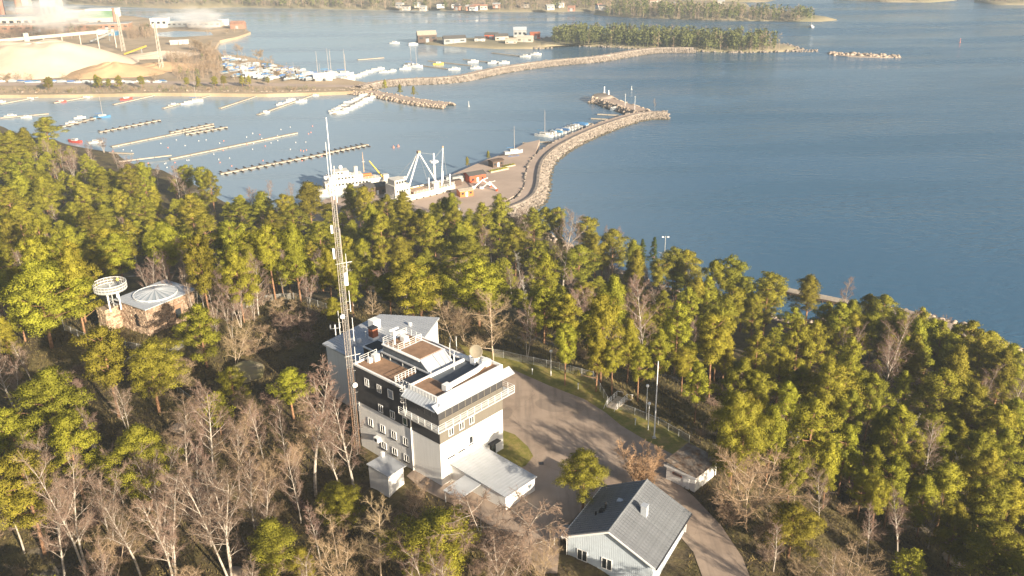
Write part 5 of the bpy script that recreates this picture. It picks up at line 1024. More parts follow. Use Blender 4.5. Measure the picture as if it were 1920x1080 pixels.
# undergrowth: dry grass, heather and bilberry tussocks
N = 90000; gxs = rng.uniform(-130, 80, N*2); gys = rng.uniform(86, 190, N*2); Pn = []
for x, y in zip(gxs, gys):
    if blocked(x, y, 0.1): continue
    z = ht(x, y)
    if z < 3: continue
    q = proj((x, y, z))
    if not q or not (-20 < q[0] < 1940 and 500 < q[1] < 1100): continue
    Pn.append((x, y, z-0.05))
    if len(Pn) >= N: break
Pn = np.array(Pn); D = rng.normal(0, 0.5, Pn.shape)+np.array([0, 0, 1.0]); D /= np.linalg.norm(D, axis=1)[:, None]
V, T = tufts(Pn, D, rng.uniform(0.2, 0.75, len(Pn)), rng.uniform(0.06, 0.3, len(Pn)), rng)
mat('dry_grass', (0.21, 0.16, 0.065), 0.95, col2=(0.06, 0.055, 0.018), scale=0.25, transl=0.2)
tag(link('undergrowth', fastmesh('undergrowth', V, T, 'dry_grass')), 'dry grass and heather undergrowth covering the hill', 'undergrowth', kind='stuff')
# ------------------------------------------------------------------ harbour: quay, breakwaters, piers
def ribbon(pts, zs):
    """pts: list of rows, each row a list of (x, y) across; zs: list of row heights (same shape)"""
    mb = MB(); nrow = len(pts); nc = len(pts[0])
    vs = [(pts[i][j][0], pts[i][j][1], zs[i][j]) for i in range(nrow) for j in range(nc)]
    mb.add(vs, [(i*nc+j, i*nc+j+1, (i+1)*nc+j+1, (i+1)*nc+j) for i in range(nrow-1) for j in range(nc-1)]); return mb
def dense(line, step):
    out = []
    for a, b in zip(line[:-1], line[1:]):
        n = max(1, int(math.hypot(b[0]-a[0], b[1]-a[1])/step))
        for k in range(n): out.append((a[0]+(b[0]-a[0])*k/n, a[1]+(b[1]-a[1])*k/n))
    out.append(line[-1]); return out
def smoothline(line, it=2):
    for _ in range(it):
        o = [line[0]]
        for a, b in zip(line[:-1], line[1:]): o += [(a[0]*.75+b[0]*.25, a[1]*.75+b[1]*.25), (a[0]*.25+b[0]*.75, a[1]*.25+b[1]*.75)]
        o.append(line[-1]); line = o
    return line
def normals(line):
    N_ = []
    for i in range(len(line)):
        a = line[max(0, i-1)]; b = line[min(len(line)-1, i+1)]; d = math.hypot(b[0]-a[0], b[1]-a[1]) or 1; N_.append(((b[1]-a[1])/d, -(b[0]-a[0])/d))
    return N_
_rk = [(lambda bm: (bmesh.ops.create_icosphere(bm, subdivisions=1, radius=1), np.array([v.co[:] for v in bm.verts]), np.array([[v.index for v in f.verts] for f in bm.faces]))[1:])(bmesh.new())]
RV, RT = _rk[0]
def rocks(name, pos, size, m, parent=None, label=None):
    """a heap of angular blocks, joined: too many and too small to pick apart"""
    Vs, Ts = [], []
    for k, (p, s) in enumerate(zip(pos, size)):
        v = RV*(1+rng.uniform(-0.32, 0.32, (len(RV), 1)))*np.array([s*rng.uniform(0.7, 1.3), s*rng.uniform(0.7, 1.3), s*rng.uniform(0.5, 0.9)])
        a = rng.uniform(0, 6.28); c, q = math.cos(a), math.sin(a); v = v@np.array([[c, q, 0], [-q, c, 0], [0, 0, 1]])+np.array(p); Vs.append(v); Ts.append(RT+k*len(RV))
    o = link(name, fastmesh(name, np.concatenate(Vs), np.concatenate(Ts), m), parent); o['kind'] = 'stuff'
    if label: o['label'] = label; o['category'] = 'rocks'
    return o
def breakwater(label, line, w_top, h, slopeR, slopeL, m, nrock, rs, wall=True, loc_z=0.0, rock_side=(1, -1), road='gravel_pad'):
    """line runs along the crest; right side (normal +) is the open-sea side"""
    line = dense(smoothline(line, 2), 3.0); NN = normals(line); o0 = thing('breakwater', label, 'breakwater', (line[0][0], line[0][1], 0)); ox, oy = line[0]
    rows, zs = [], []
    for (x, y), (nx_, ny_) in zip(line, NN):
        j = rng.uniform(-0.5, 0.5); offs = [-(w_top/2+slopeL+j), -w_top/2, w_top/2, w_top/2+slopeR+j]; rows.append([(x+nx_*o-ox, y+ny_*o-oy) for o in offs]); zs.append([-1.2, h, h, -1.2])
    ribbon(rows, zs).build('embankment', m, o0)
    rows = [[(x+nx_*o-ox, y+ny_*o-oy) for o in (-w_top/2+0.2, w_top/2-0.9)] for (x, y), (nx_, ny_) in zip(line, NN)]; ribbon(rows, [[h+0.05]*2]*len(rows)).build('roadway', road, o0)
    if wall:
        rows = [[(x+nx_*o-ox, y+ny_*o-oy) for o in (w_top/2-0.9, w_top/2-0.85, w_top/2+0.35, w_top/2+0.4)] for (x, y), (nx_, ny_) in zip(line, NN)]; ribbon(rows, [[h, h+0.8, h+0.8, h-0.2]]*len(rows)).build('sea_wall', 'rock_pale', o0)
    pos, sz = [], []
    for k in range(nrock):
        i = rng.integers(0, len(line)); x, y = line[i]; nx_, ny_ = NN[i]; t = rng.uniform(0, 1); s = rng.choice(rock_side); off = w_top/2+t*(slopeR if s > 0 else slopeL); e = rng.uniform(-1.5, 1.5)
        z = h+(-1.2-h)*t+rng.uniform(0, 0.3); pos.append((x+nx_*s*off-ny_*e-ox, y+ny_*s*off+nx_*e-oy, z)); sz.append(rng.uniform(*rs))
    wet = [i for i, q in enumerate(pos) if q[2] < 0.35]; dry = [i for i, q in enumerate(pos) if q[2] >= 0.35]
    rocks('rubble', [pos[i] for i in dry], [sz[i] for i in dry], m, o0); rocks('wet_rubble', [pos[i] for i in wet], [sz[i] for i in wet], 'rock_wet', o0); return o0, line
QZ = 2.3
quay = sheet('quay', ccw(GP([(560, 420), (610, 372), (835, 352), (846, 328), (905, 302), (955, 284), (985, 268), (1012, 262), (1000, 300), (992, 340), (965, 366), (935, 384), (905, 440), (700, 450)], QZ)), QZ, 'gravel_pad', thick=3.2)
line = [tuple(G(x, y, 3)[:2]) for x, y in [(940, 388), (982, 372), (996, 350), (998, 320), (1006, 298), (1030, 276), (1075, 252), (1125, 232), (1180, 214), (1215, 209), (1248, 209)]]
breakwater('near rubble breakwater curving out from the red shed quay', line, 6.0, 2.6, 7.0, 2.0, 'rock_pale', 6500, (0.35, 0.85), rock_side=(1, 1, 1, 1, -1))
line = [tuple(G(x, y, 3)[:2]) for x, y in [(1205, 207), (1180, 198), (1155, 191), (1135, 183), (1118, 181)]]
bt, _ = breakwater('hooked tip of the near breakwater with white beacons', line, 8.0, 2.8, 4.0, 5.0, 'rock', 700, (0.5, 1.2), wall=False)
hm = G(1132, 182, 2.6)
o = link('mound', rockmesh('mound', 'rock_pale', 5, 3, 1, 0.8, 0.5), bt, (hm.x-bt.location.x, hm.y-bt.location.y, 2.0)); o.scale = (9, 9, 6)
def beacon(px, py, h, label, m='white_paint', top='white_paint', z=3.0):
    p = G(px, py, z); o = thing('beacon', label, 'beacon', (p.x, p.y, z-0.3)); MB().tube([(0, 0, 0), (0, 0, h*0.8)], [0.5, 0.28], 10).build('column', m, o); MB().tube([(0, 0, h*0.8), (0, 0, h)], 0.34, 10).build('lantern', top, o); MB().box(-0.8, 0.8, -0.8, 0.8, 0, 0.5).build('base', 'concrete', o)
beacon(1133, 174, 4.2, 'white column beacon on the mound at the breakwater tip', z=4.5); beacon(1141, 178, 3.2, 'shorter white beacon on the mound at the breakwater tip', z=4.0)
def vmark(px, py, h, label):
    p = G(px, py, 2.6); o = thing('harbour_light', label, 'light pole', (p.x, p.y, 2.5)); MB().tube([(0, 0, 0), (0, 0, h)], [0.12, 0.07], 6).build('pole', 'white_paint', o); MB().box(-0.25, 0.25, -0.25, 0.25, h, h+0.4).build('lamp_head', 'galv', o)
vmark(1172, 199, 7, 'slim light pole half way along the breakwater hook'); vmark(1190, 207, 8, 'slim light pole at the breakwater junction'); 
for px, py, lb in ((1228, 206, 'bare sapling pair on the outer breakwater rubble'),):
    p = G(px, py, 2.6); plant(BIRCH[1], 'birch_tree', lb, 'birch tree', p.x, p.y, 7, 0.8, None, 2.3)
line = [tuple(G(x, y, 3)[:2]) for x, y in [(672, 162), (715, 152), (770, 148), (830, 146), (868, 142), (910, 132), (960, 123), (1040, 113), (1120, 107), (1170, 98), (1225, 90), (1300, 90)]]
breakwater('long far breakwater leading out to the wooded island', line, 7.0, 3.2, 6.5, 3.0, 'rock_pale', 6500, (0.3, 0.7), rock_side=(1, 1, 1, -1))
line = [tuple(G(x, y, 2)[:2]) for x, y in [(640, 166), (700, 172), (740, 180), (780, 188), (815, 192), (840, 195)]]
sp_, _ = breakwater('low rocky spit with three small pines at its root', line, 7.0, 2.0, 5.0, 4.0, 'rock', 1800, (0.35, 0.9), wall=False)
for px, py in ((722, 170), (750, 178), (776, 182)):
    p = G(px, py, 2); plant(PINES[3], 'pine_tree', 'small dark pine on the rocky spit by the marina', 'pine tree', p.x, p.y, 7, 1.2, 'small pines on the rocky spit', 1.9)
plk = MB().box(-0.5, 0.5, -0.5, 0.5, -0.35, 0.35).mesh('deck_section', 'dock_wood')
def pier(label, a, b, w=2.4, fingers=0, z=0.45, name='floating_pier', group=None):
    A_, B_ = G(*a, z), G(*b, z); L_ = (B_-A_).length; ang = math.atan2(B_.y-A_.y, B_.x-A_.x)
    o = thing(name, label, 'pier', (A_.x, A_.y, 0), ang, group); n = max(2, round(L_/10))
    for k in range(n):
        s = link('deck_section', plk, o, (L_*(k+0.5)/n, 0, z)); s.scale = (L_/n-0.25, w*0.72, 0.8)
    for k in range(fingers):
        for sgn in (-1, 1):
            f_ = link('mooring_finger', plk, o, (L_*(k+0.5)/fingers, sgn*(w/2+1.6), z-0.05)); f_.scale = (0.5, 3.3, 0.6)
            f_.data = plk if False else plkd
    return o
plkd = MB().box(-0.5, 0.5, -0.5, 0.5, -0.35, 0.35).mesh('mooring_finger', 'dark_wood')
PG = 'floating piers of the marina'
pier('long bare timber pier nearest the wood, with a gangway', (318, 298), (557, 249), 3.0)
pier('white gangway leading out to the long bare pier', (222, 303), (322, 291), 1.6, 0, 1.2)
pier('timber pier with two loose pontoons moored at its end', (208, 275), (400, 236), 3.2)
pier('loose pontoon moored on the far side of the timber pier end', (318, 249), (400, 232), 2.4, 6); pier('loose pontoon moored on the near side of the timber pier end', (347, 252), (426, 238), 2.4, 6)
pier('pier with short mooring fingers next to the paired pontoons', (185, 248), (300, 225), 2.4, 9)
pier('pier with mooring fingers behind the white ship', (412, 326), (610, 288), 2.8, 14); pier('outer pier arm with mooring fingers reaching past the mast', (610, 287), (690, 271), 2.8, 8)
pier('pier where the blue-hulled sailing boat lies', (115, 238), (186, 219), 2.4, 5); pier('short pier by the bare shore trees', (205, 286), (250, 288), 1.8)
for a, b in (((412, 203), (493, 176)), ((483, 215), (585, 179)), ((212, 196), (292, 178)), ((305, 203), (395, 179)), ((100, 193), (188, 178)), ((0, 195), (92, 178)), ((0, 221), (92, 213))): pier('timber pier running out from the boatyard shore', a, b, 2.6, 0, 0.5, group='piers along the boatyard shore')
pier('crowded pier packed with moored boats by the spit', (626, 214), (692, 179), 2.6, 4)
for a, b in (((760, 119), (838, 129)), ((803, 114), (884, 123)), ((868, 111), (930, 118)), ((922, 99), (975, 105))): pier('thin dark pontoon behind the long breakwater', a, b, 1.8, 0, 0.4, group='pontoons behind the long breakwater')
for a, b in (((1120, 214), (1160, 216)), ((1108, 222), (1148, 224)), ((1083, 231), (1112, 232)), ((1078, 268), (1012, 266)), ((980, 268), (1010, 270))): pier('short jetty on the inner side of the near breakwater', a, b, 1.8, 0, 0.5, group='jetties inside the near breakwater')
pier('row pontoon in open water beyond the boatyard', (670, 112), (720, 108), 3, 0, 0.5)
# boats
def boat_parts(L_, kind, hullm='boat_white', cov=None):
    b = L_*0.16; h = L_*0.10+0.35; mb = MB(); sec = [(-0.5, 0.82, 0.9), (-0.25, 1.0, 0.88), (0.05, 1.0, 0.92), (0.3, 0.72, 1.02), (0.44, 0.34, 1.12), (0.5, 0.03, 1.18)]
    vs = []
    for t, w, s in sec: vs += [(t*L_, -b*w, h*s), (t*L_, -b*w*0.75, -0.15), (t*L_, b*w*0.75, -0.15), (t*L_, b*w, h*s)]
    fs = []
    for i in range(len(sec)-1):
        q = i*4; fs += [(q, q+4, q+5, q+1), (q+1, q+5, q+6, q+2), (q+2, q+6, q+7, q+3), (q+3, q+7, q+4, q)]
    fs += [(0, 1, 2, 3), (23, 22, 21, 20)]
    out = [('hull', mb.add(vs, fs).mesh('hull', hullm))]
    if kind == 'covered':
        c = MB().add([(-0.49*L_, -b*0.95, h), (0.42*L_, -b*0.5, h*1.05), (0.42*L_, b*0.5, h*1.05), (-0.49*L_, b*0.95, h), (-0.45*L_, 0, h+0.9), (0.1*L_, 0, h+1.0), (0.44*L_, 0, h+0.35)], [(0, 1, 6, 5, 4), (2, 3, 4, 5, 6), (3, 0, 4), (1, 2, 6)]); out.append(('cover', c.mesh('cover', cov)))
    else:
        c = MB().prism(ccw([(-0.2*L_, -b*0.65), (0.16*L_, -b*0.6), (0.26*L_, 0), (0.16*L_, b*0.6), (-0.2*L_, b*0.65)]), h*0.9, [h+0.85, h+0.75, h+0.55, h+0.75, h+0.85]); out.append(('cabin', c.mesh('cabin', 'boat_white')))
        out.append(('cabin_window', MB().box(-0.15*L_, 0.1*L_, -b*0.68, b*0.68, h+0.3, h+0.6).mesh('cabin_window', 'glass_dark')))
    if kind == 'sail':
        out.append(('mast', MB().tube([(0.05*L_, 0, h), (0.05*L_, 0, h+L_*1.25)], [0.12, 0.07], 6).mesh('mast', 'mast_white'))); out.append(('boom', MB().tube([(0.05*L_, 0, h+1.6), (-0.38*L_, 0, h+1.7)], 0.16, 6).mesh('boom', 'boat_blue')))
    return out
BK = {'motor': boat_parts(7.5, 'motor'), 'sail': boat_parts(9.5, 'sail'), 'covb': boat_parts(8, 'covered', 'boat_grey', 'boat_blue'), 'covg': boat_parts(8, 'covered', 'boat_grey', 'boat_grey'), 'covw': boat_parts(7.5, 'covered', 'boat_grey', 'boat_white'), 'red': boat_parts(8, 'motor', 'boat_red'), 'blue': boat_parts(9.5, 'sail', 'boat_blue'), 'yel': boat_parts(7, 'motor', 'boat_yellow')}
def boat(kind, label, px, py, ang, z=0.0, s=1.0, group=None):
    p = G(px, py, z); o = thing('sailing_boat' if kind in ('sail', 'blue') else 'boat', label, 'boat', (p.x, p.y, z), R(ang), group); o.scale = (s, s, s)
    for nm, me in BK[kind]: link(nm, me, o)
    return o
boat('blue', 'blue-hulled sailing boat at the outer end of a marina pier', 192, 221, 20); boat('sail', 'white sailing boat moored alone at a boatyard pier', 367, 191, 10); boat('sail', 'white sailing boat inside the near breakwater', 1020, 256, -30, s=1.1)
boat('red', 'red-hulled boat moored beside the bare shore trees', 140, 267, 160, s=1.1); boat('red', 'small red boat at the tip of a boatyard pier', 237, 187, 30); boat('red', 'small red boat beside a boatyard pier post', 115, 192, 20, s=0.8)
boat('sail', 'lone white sailing boat under way near the far peninsula', 1521, 51, 90, s=1.1); boat('motor', 'white motor boat lying off the crowded pier\'s end', 632, 213, 200, s=1.2)
for px, py, a in ((63,182,10),(160,184,20),(200,181,10),(175,182,15),(325,198,30),(350,195,20),(497,212,30),(525,196,40),(540,192,30),(565,191,20),(590,180,0),(545,188,10),(30,182,10),(55,186,20),(150,222,20),(135,232,10),(180,268,10),(50,221,0),(20,219,10),(0,193,10)): boat('motor', 'small white motor boat moored at a boatyard pier', px, py, a, group='motor boats at the boatyard piers', s=random.uniform(0.7, 1.0))
for k in range(14):
    t = k/13; boat(random.choice(['motor', 'motor', 'covw']), 'white boat packed at the crowded pier by the spit', 632+60*t+(6 if k % 2 else -6), 211-30*t+(3 if k % 2 else -2), random.choice([20, 200])+random.uniform(-8, 8), group='boats at the crowded pier', s=0.9)
for k in range(13): boat(random.choice(['motor', 'motor', 'covb', 'covw', 'motor']), 'white boat berthed along the inner side of the near breakwater', 1026+k*5.4, 256-k*1.7, 150+random.uniform(-6, 6), group='boats inside the near breakwater', s=random.uniform(0.9, 1.25))
boat('covw', 'long white boat tied under the breakwater hook', 1157, 207, 165, s=1.2)
for px, py, k in ((822,121,'yel'),(887,117,'motor'),(852,131,'motor'),(893,129,'motor'),(925,119,'motor'),(985,107,'motor'),(1005,103,'motor'),(770,124,'sail'),(780,126,'sail'),(760,130,'motor'),(740,82,'motor'),(775,85,'covw'),(945,119,'motor')): boat(k, 'small boat lying at the thin pontoons behind the long breakwater' if k != 'yel' else 'yellow boat at a thin dark pontoon', px, py, random.uniform(-20, 20), s=1.2, group='boats behind the long breakwater' if k != 'yel' else None)
for px, py in ((612,140),(617,142),(643,141),(592,146),(645,152)): boat('sail', 'white sailing boat with tall mast at the yacht basin', px+3, py, random.uniform(0, 30), s=1.45, group='sailing boats at the yacht basin')
for px, py in ((655,145),(668,144),(680,140),(690,136),(700,133),(712,130),(720,136),(735,134)): boat('motor', 'white motor boat in the yacht basin', px, py, random.uniform(0, 40), group='motor boats in the yacht basin')
# buoys
bmesh_ = MB().sphere((0, 0, 0.15), 0.32, 8, 6).mesh('mooring_buoy', 'boat_white'); bpink = MB().sphere((0, 0, 0.15), 0.32, 8, 6).mesh('mooring_buoy', 'buoy_pink')
for k in range(80):
    px = random.uniform(210, 610); py = random.uniform(235, 330); lo = 330-(px-210)*0.09; up = 262-(px-210)*0.10+10
    if not (max(up, 222) < py < lo+4): continue
    p = G(px, py, 0); o = link('mooring_buoy', random.choice([bmesh_, bmesh_, bpink]), None, (p.x, p.y, 0)); tag(o, 'small round mooring buoy floating between the marina piers', 'buoy', 'mooring buoys between the piers')
for px, py, h, m_, lb in ((747, 275, 1.2, 'buoy_pink', 'red buoy floating just off the white ships'), (738, 277, 1.2, 'buoy_pink', 'second red buoy off the white ships'), (879, 200, 3.5, 'boat_white', 'slim white spar buoy off the rocky spit'), (1800, 80, 4, 'buoy_pink', 'red spar buoy far out in the open water'), (1184, 168, 2.5, 'boat_white', 'small white spar buoy beyond the breakwater tip')):
    p = G(px, py, 0); o = thing('spar_buoy' if h > 2 else 'buoy', lb, 'buoy', (p.x, p.y, -0.3)); MB().tube([(0, 0, 0), (0, 0, h)], [0.28, 0.16], 8).build('body', m_, o); MB().sphere((0, 0, 0.45), 0.6, 10, 6).build('float', m_, o); MB().sphere((0, 0, h), 0.24, 8, 6).build('top_mark', m_, o)

# ------------------------------------------------------------------ ships
def hullmesh(L_, B_, H_, bow=0.2):
    sec = [(-0.5, 0.8, 1.0), (-0.42, 0.97, 0.98), (-0.1, 1, 0.95), (0.5-bow, 0.95, 1.0), (0.5-bow*0.5, 0.62, 1.1), (0.47, 0.22, 1.2), (0.5, 0.03, 1.25)]; vs = []
    for t, w, s in sec: vs += [(t*L_, -B_/2*w, H_*s), (t*L_, -B_/2*w*0.86, -0.8), (t*L_, B_/2*w*0.86, -0.8), (t*L_, B_/2*w, H_*s)]
    fs = []
    for i in range(len(sec)-1): q = i*4; fs += [(q, q+4, q+5, q+1), (q+1, q+5, q+6, q+2), (q+2, q+6, q+7, q+3), (q+3, q+7, q+4, q)]
    return MB().add(vs, fs+[(0, 1, 2, 3)])
sa_, sb_ = G(612, 356, 2), G(745, 340, 2); ang = math.atan2(sb_.y-sa_.y, sb_.x-sa_.x); L_ = (sb_-sa_).length*1.25
c_ = (sa_+sb_)/2
S1 = thing('patrol_ship', 'white ship with stacked decks, radar dome and yellow boom beside the shore trees', 'ship', (c_.x, c_.y, 0), ang)
hullmesh(L_, 8, 3.2).build('hull', 'ship_white', S1)
x0 = -L_*0.42
MB().box(x0, x0+L_*0.62, -3.2, 3.2, 3.1, 5.6).build('deckhouse', 'ship_white', S1); MB().box(x0+L_*0.05, x0+L_*0.42, -2.8, 2.8, 5.6, 8.0).build('upper_deck', 'ship_white', S1); MB().box(x0+L_*0.1, x0+L_*0.27, -2.6, 2.6, 8.0, 10.1).build('bridge', 'ship_white', S1)
for z, n_ in ((4.1, 12), (6.6, 8), (8.9, 5)):
    for k in range(n_): MB().box(x0+1.2+k*1.5, x0+2.1+k*1.5, (-3.25 if z < 5 else -2.85 if z < 8 else -2.65), (-3.19 if z < 5 else -2.79 if z < 8 else -2.59), z, z+0.8).build('window', 'glass_dark', S1)
railing(S1, [(x0, -3.1), (x0+L_*0.6, -3.1)], 5.6, 1.6); railing(S1, [(x0+2, -2.7), (x0+L_*0.4, -2.7)], 8.0, 1.6); railing(S1, [(x0+L_*0.6, -3.6), (L_*0.4, -3.0)], 3.1, 1.6)
MB().sphere((x0+1.2, 0, 7.6), 1.25, 14, 10).build('radar_dome', 'white_paint', S1, smooth=True); MB().sphere((x0+L_*0.2, 1.2, 11.0), 0.9, 14, 10).build('radar_dome', 'white_paint', S1, smooth=True)
mt = MB().tube([(L_*0.03, 0, 8), (L_*0.03, 0, 17)], [0.22, 0.1], 8).build('mast', 'ship_rust', S1); MB().bar((L_*0.03, -1.6, 14), (L_*0.03, 1.6, 14), 0.09).build('yard', 'ship_white', mt); MB().box(L_*0.03-0.5, L_*0.03+0.5, -0.5, 0.5, 12.6, 12.8).build('crow_nest', 'ship_white', mt)
MB().tube([(-L_*0.06, 0, 8), (-L_*0.06, 0, 11)], 0.9, 12).build('funnel', 'ship_white', S1)
MB().tube([(L_*0.26, 0, 3.4), (L_*0.10, 0.5, 12.6)], [0.38, 0.25], 8).build('boom', 'boat_yellow', S1); MB().box(L_*0.24, L_*0.3, -1.3, 1.3, 3.1, 6.0).build('crane_base', 'ship_white', S1)
for y in (-2, 2): MB().box(L_*0.02, L_*0.12, y-0.6, y+0.6, 5.8, 6.7).build('lifeboat', 'orange_paint', S1)
sa_, sb_ = G(735, 378, 2), G(846, 352, 2); ang = math.atan2(sb_.y-sa_.y, sb_.x-sa_.x); L_ = (sb_-sa_).length*1.12; c_ = (sa_+sb_)/2
S2 = thing('tender_ship', 'broad white working vessel with tall A-frame derrick and platform mast', 'ship', (c_.x, c_.y, 0), ang)
hullmesh(L_, 10, 3.8, 0.1).build('hull', 'ship_white', S2); MB().box(-L_*0.44, L_*0.36, -4.2, 4.2, 3.72, 3.86).build('deck', 'ship_rust', S2)
bl = MB(); bl.box(-L_*0.46, L_*0.40, -4.85, -4.6, 3.6, 4.7); bl.box(-L_*0.46, L_*0.40, 4.6, 4.85, 3.6, 4.7); bl.box(L_*0.38, L_*0.40, -4.5, 4.5, 3.7, 5.4); bl.build('bulwark', 'ship_white', S2)
MB().box(-L_*0.46, -L_*0.24, -3.6, 3.6, 3.9, 9.2).build('deckhouse', 'ship_white', S2); MB().box(-L_*0.44, -L_*0.28, -2.8, 2.8, 9.2, 11.4).build('bridge', 'ship_white', S2)
for k in range(4): MB().box(-L_*0.44+0.7+k*1.3, -L_*0.44+1.6+k*1.3, -2.86, -2.79, 9.8, 10.8).build('window', 'glass_dark', S2)
for k in range(5): MB().box(-L_*0.45+0.5+k*1.2, -L_*0.45+1.2+k*1.2, -3.66, -3.59, 6.5, 7.3).build('window', 'glass_dark', S2)
for s in (-1, 1): MB().tube([(-L_*0.28, s*2.6, 4), (-L_*0.02, s*0.25, 20.5)], 0.34, 8).build('derrick_leg', 'white_paint', S2)
MB().tube([(L_*0.26, 0, 4), (-L_*0.02, 0, 20.5)], 0.26, 8).build('derrick_stay', 'white_paint', S2); MB().box(-L_*0.02-0.6, -L_*0.02+0.6, -0.7, 0.7, 20.1, 21.1).build('derrick_head', 'ship_rust', S2)
pm = MB().tube([(L_*0.22, 1.0, 3.9), (L_*0.22, 1.0, 18.5)], [0.6, 0.32], 10).build('platform_mast', 'white_paint', S2); MB().tube([(L_*0.22, 1.0, 14.6), (L_*0.22, 1.0, 15.2)], 1.9, 14).build('platform', 'white_paint', pm)
MB().tube([(L_*0.30, 0, 4), (L_*0.36, 0.8, 20)], [0.32, 0.2], 8).build('pole', 'white_paint', S2); MB().tube([(L_*0.36, 0.8, 20), (L_*0.36, 0.8, 20.8)], 0.35, 8).build('pole_head', 'ship_rust', S2)
for x, y in ((0.06, -2.5), (0.36, -3.6), (0.38, 2.8)): MB().tube([(L_*x, y, 3.9), (L_*x, y, 9.5)], 0.3, 8).build('vent_post', 'white_paint', S2)
MB().box(L_*0.12, L_*0.2, -3.2, 0.5, 3.87, 6.6).build('deck_hut', 'ship_white', S2); MB().box(-L_*0.18, L_*0.08, -2.8, 2.8, 3.87, 4.7).build('hatch', 'ship_rust', S2)
railing(S2, [(-L_*0.2, -4.7), (L_*0.38, -4.7)], 4.7, 1.5); railing(S2, [(L_*0.1, -3.1), (L_*0.22, -3.1)], 6.6, 1.2)
for a, b in (((-0.28, 2.6, 11.4), (-0.02, 0, 20.4)), ((0.36, 0.8, 20), (0.22, 1.0, 16)), ((0.22, 1, 18), (-0.02, 0, 20.4)), ((0.36, 0.8, 19.5), (0.40, 0, 5.4)), ((-0.02, 0, 20.4), (0.1, 0, 6)), ((0.22, 1, 14.6), (0.06, -2.5, 9.5))): MB().bar((L_*a[0], a[1], a[2]), (L_*b[0], b[1], b[2]), 0.05, 3).build('rigging_wire', 'mill_grey', S2)
rq = random.Random(4)
for k in range(16):
    x, y, s_ = rq.uniform(-0.2, 0.34)*L_, rq.uniform(-3.9, 3.9), rq.uniform(0.25, 0.7); MB().box(x-s_, x+s_, y-s_*0.7, y+s_*0.7, 3.87, 3.9+s_*1.4).build('deck_gear', rq.choice(['ship_rust', 'mill_grey', 'boat_yellow', 'ship_white', 'dark_wood']), S2)
for k in range(8): MB().tube([(rq.uniform(-0.3, 0.3)*L_*0.9, -4.95, 1.6), (0, 0, 0)][:1]*2, 0.01, 3) if False else MB().tube([(-0.38*L_+k*0.1*L_, -5.1, 2.6), (-0.38*L_+k*0.1*L_+0.02, -5.1, 1.8)], 0.35, 8).build('fender', 'black', S2)
# quay buildings
def hut(name, label, px, py, w, d, h, wallm, roofm, ang, pitch=0.25, z=QZ, cat='shed', over=0.4):
    p = G(px, py, z); o = thing(name, label, cat, (p.x, p.y, z), R(ang)); MB().box(-w/2, w/2, -d/2, d/2, -0.3, h).build('wall', wallm, o)
    for s in (-1, 1): MB().add([(-w/2-over, s*(d/2+over), h-0.1), (w/2+over, s*(d/2+over), h-0.1), (w/2+over, 0, h+d*pitch), (-w/2-over, 0, h+d*pitch), (-w/2-over, s*(d/2+over), h+0.05), (w/2+over, s*(d/2+over), h+0.05), (w/2+over, 0, h+d*pitch+0.15), (-w/2-over, 0, h+d*pitch+0.15)], [(0,1,2,3),(4,5,6,7),(0,1,5,4),(1,2,6,5),(3,0,4,7)]).build('roof_slope', roofm, o)
    gb = MB()
    for x in (-w/2, w/2-0.1): gb.prism([(x, -d/2), (x+0.1, -d/2), (x+0.1, d/2), (x, d/2)], h-0.02, h); 
    for x in (-w/2, w/2): gb.add([(x, -d/2, h), (x, d/2, h), (x, 0, h+d*pitch)], [(0, 1, 2)])
    gb.build('gable', wallm, o); MB().box(-0.5, 0.5, -d/2-0.05, -d/2, 0, 2.0).build('door', 'white_paint', o)
    for x in (-w*0.3, w*0.3): MB().box(x-0.5, x+0.5, -d/2-0.04, -d/2, 1.0, 1.9).build('window', 'glass_dark', o)
    return o
hut('red_shed', 'red shed with dark roof on the quay', 890, 338, 8, 6, 3.2, 'red_paint', 'roof_dark', 30, 0.16); hut('orange_shed', 'small orange shed at the foot of the quay', 872, 366, 6, 4, 2.6, 'orange_paint', 'wood_grey', 25, 0.12); hut('brown_shed', 'dark brown boat shed with pale roof edge near the white ships', 704, 362, 8.5, 6, 3.6, 'dark_wood', 'roof_dark', 28, 0.14)
o = hut('dark_hut', 'dark open-sided timber hut beside the quay road', 930, 311, 6, 4, 2.8, 'dark_wood', 'dark_wood', 35, 0.1)
def planter(px, py, w, d, label):
    p = G(px, py, QZ); o = thing('planter', label, 'planter', (p.x, p.y, QZ), R(35)); MB().box(-w/2, w/2, -d/2, d/2, -0.1, 0.6).build('box', 'wood_grey', o)
    pts = np.column_stack([rng.uniform(-w/2, w/2, 400), rng.uniform(-d/2, d/2, 400), np.full(400, 0.55)]); D = rng.normal(0, .5, pts.shape)+[0, 0, 1]; D /= np.linalg.norm(D, axis=1)[:, None]; V, T = tufts(pts, D, rng.uniform(.3, .8, 400), rng.uniform(.1, .3, 400), rng); link('shrubs', fastmesh('shrubs', V, T, 'needles'), o)
planter(935, 320, 10, 2.0, 'long timber planter with green shrubs beside the quay road'); planter(955, 312, 6, 1.6, 'short timber planter next to the dark hut')
for px, py, h in ((876, 312, 4.5), (915, 298, 4)):
    p = G(px, py, QZ); plant(PINEB[2], 'pine_tree', 'little conifer by the quay edge near the red shed', 'pine tree', p.x, p.y, h, 1.0, 'little conifers on the quay', QZ)
p = G(963, 293, QZ); o = thing('boat_on_stand', 'white and blue boat propped on a stand at the quay edge', 'boat', (p.x, p.y, QZ+1.6), R(20))
for nm, me in BK['sail']: link(nm, me, o)
for x in (-2, 2):
    for y in (-0.9, 0.9): MB().bar((x, y, -1.7), (x, y*0.7, 0.3), 0.08).build('stand_leg', 'boat_blue', o)
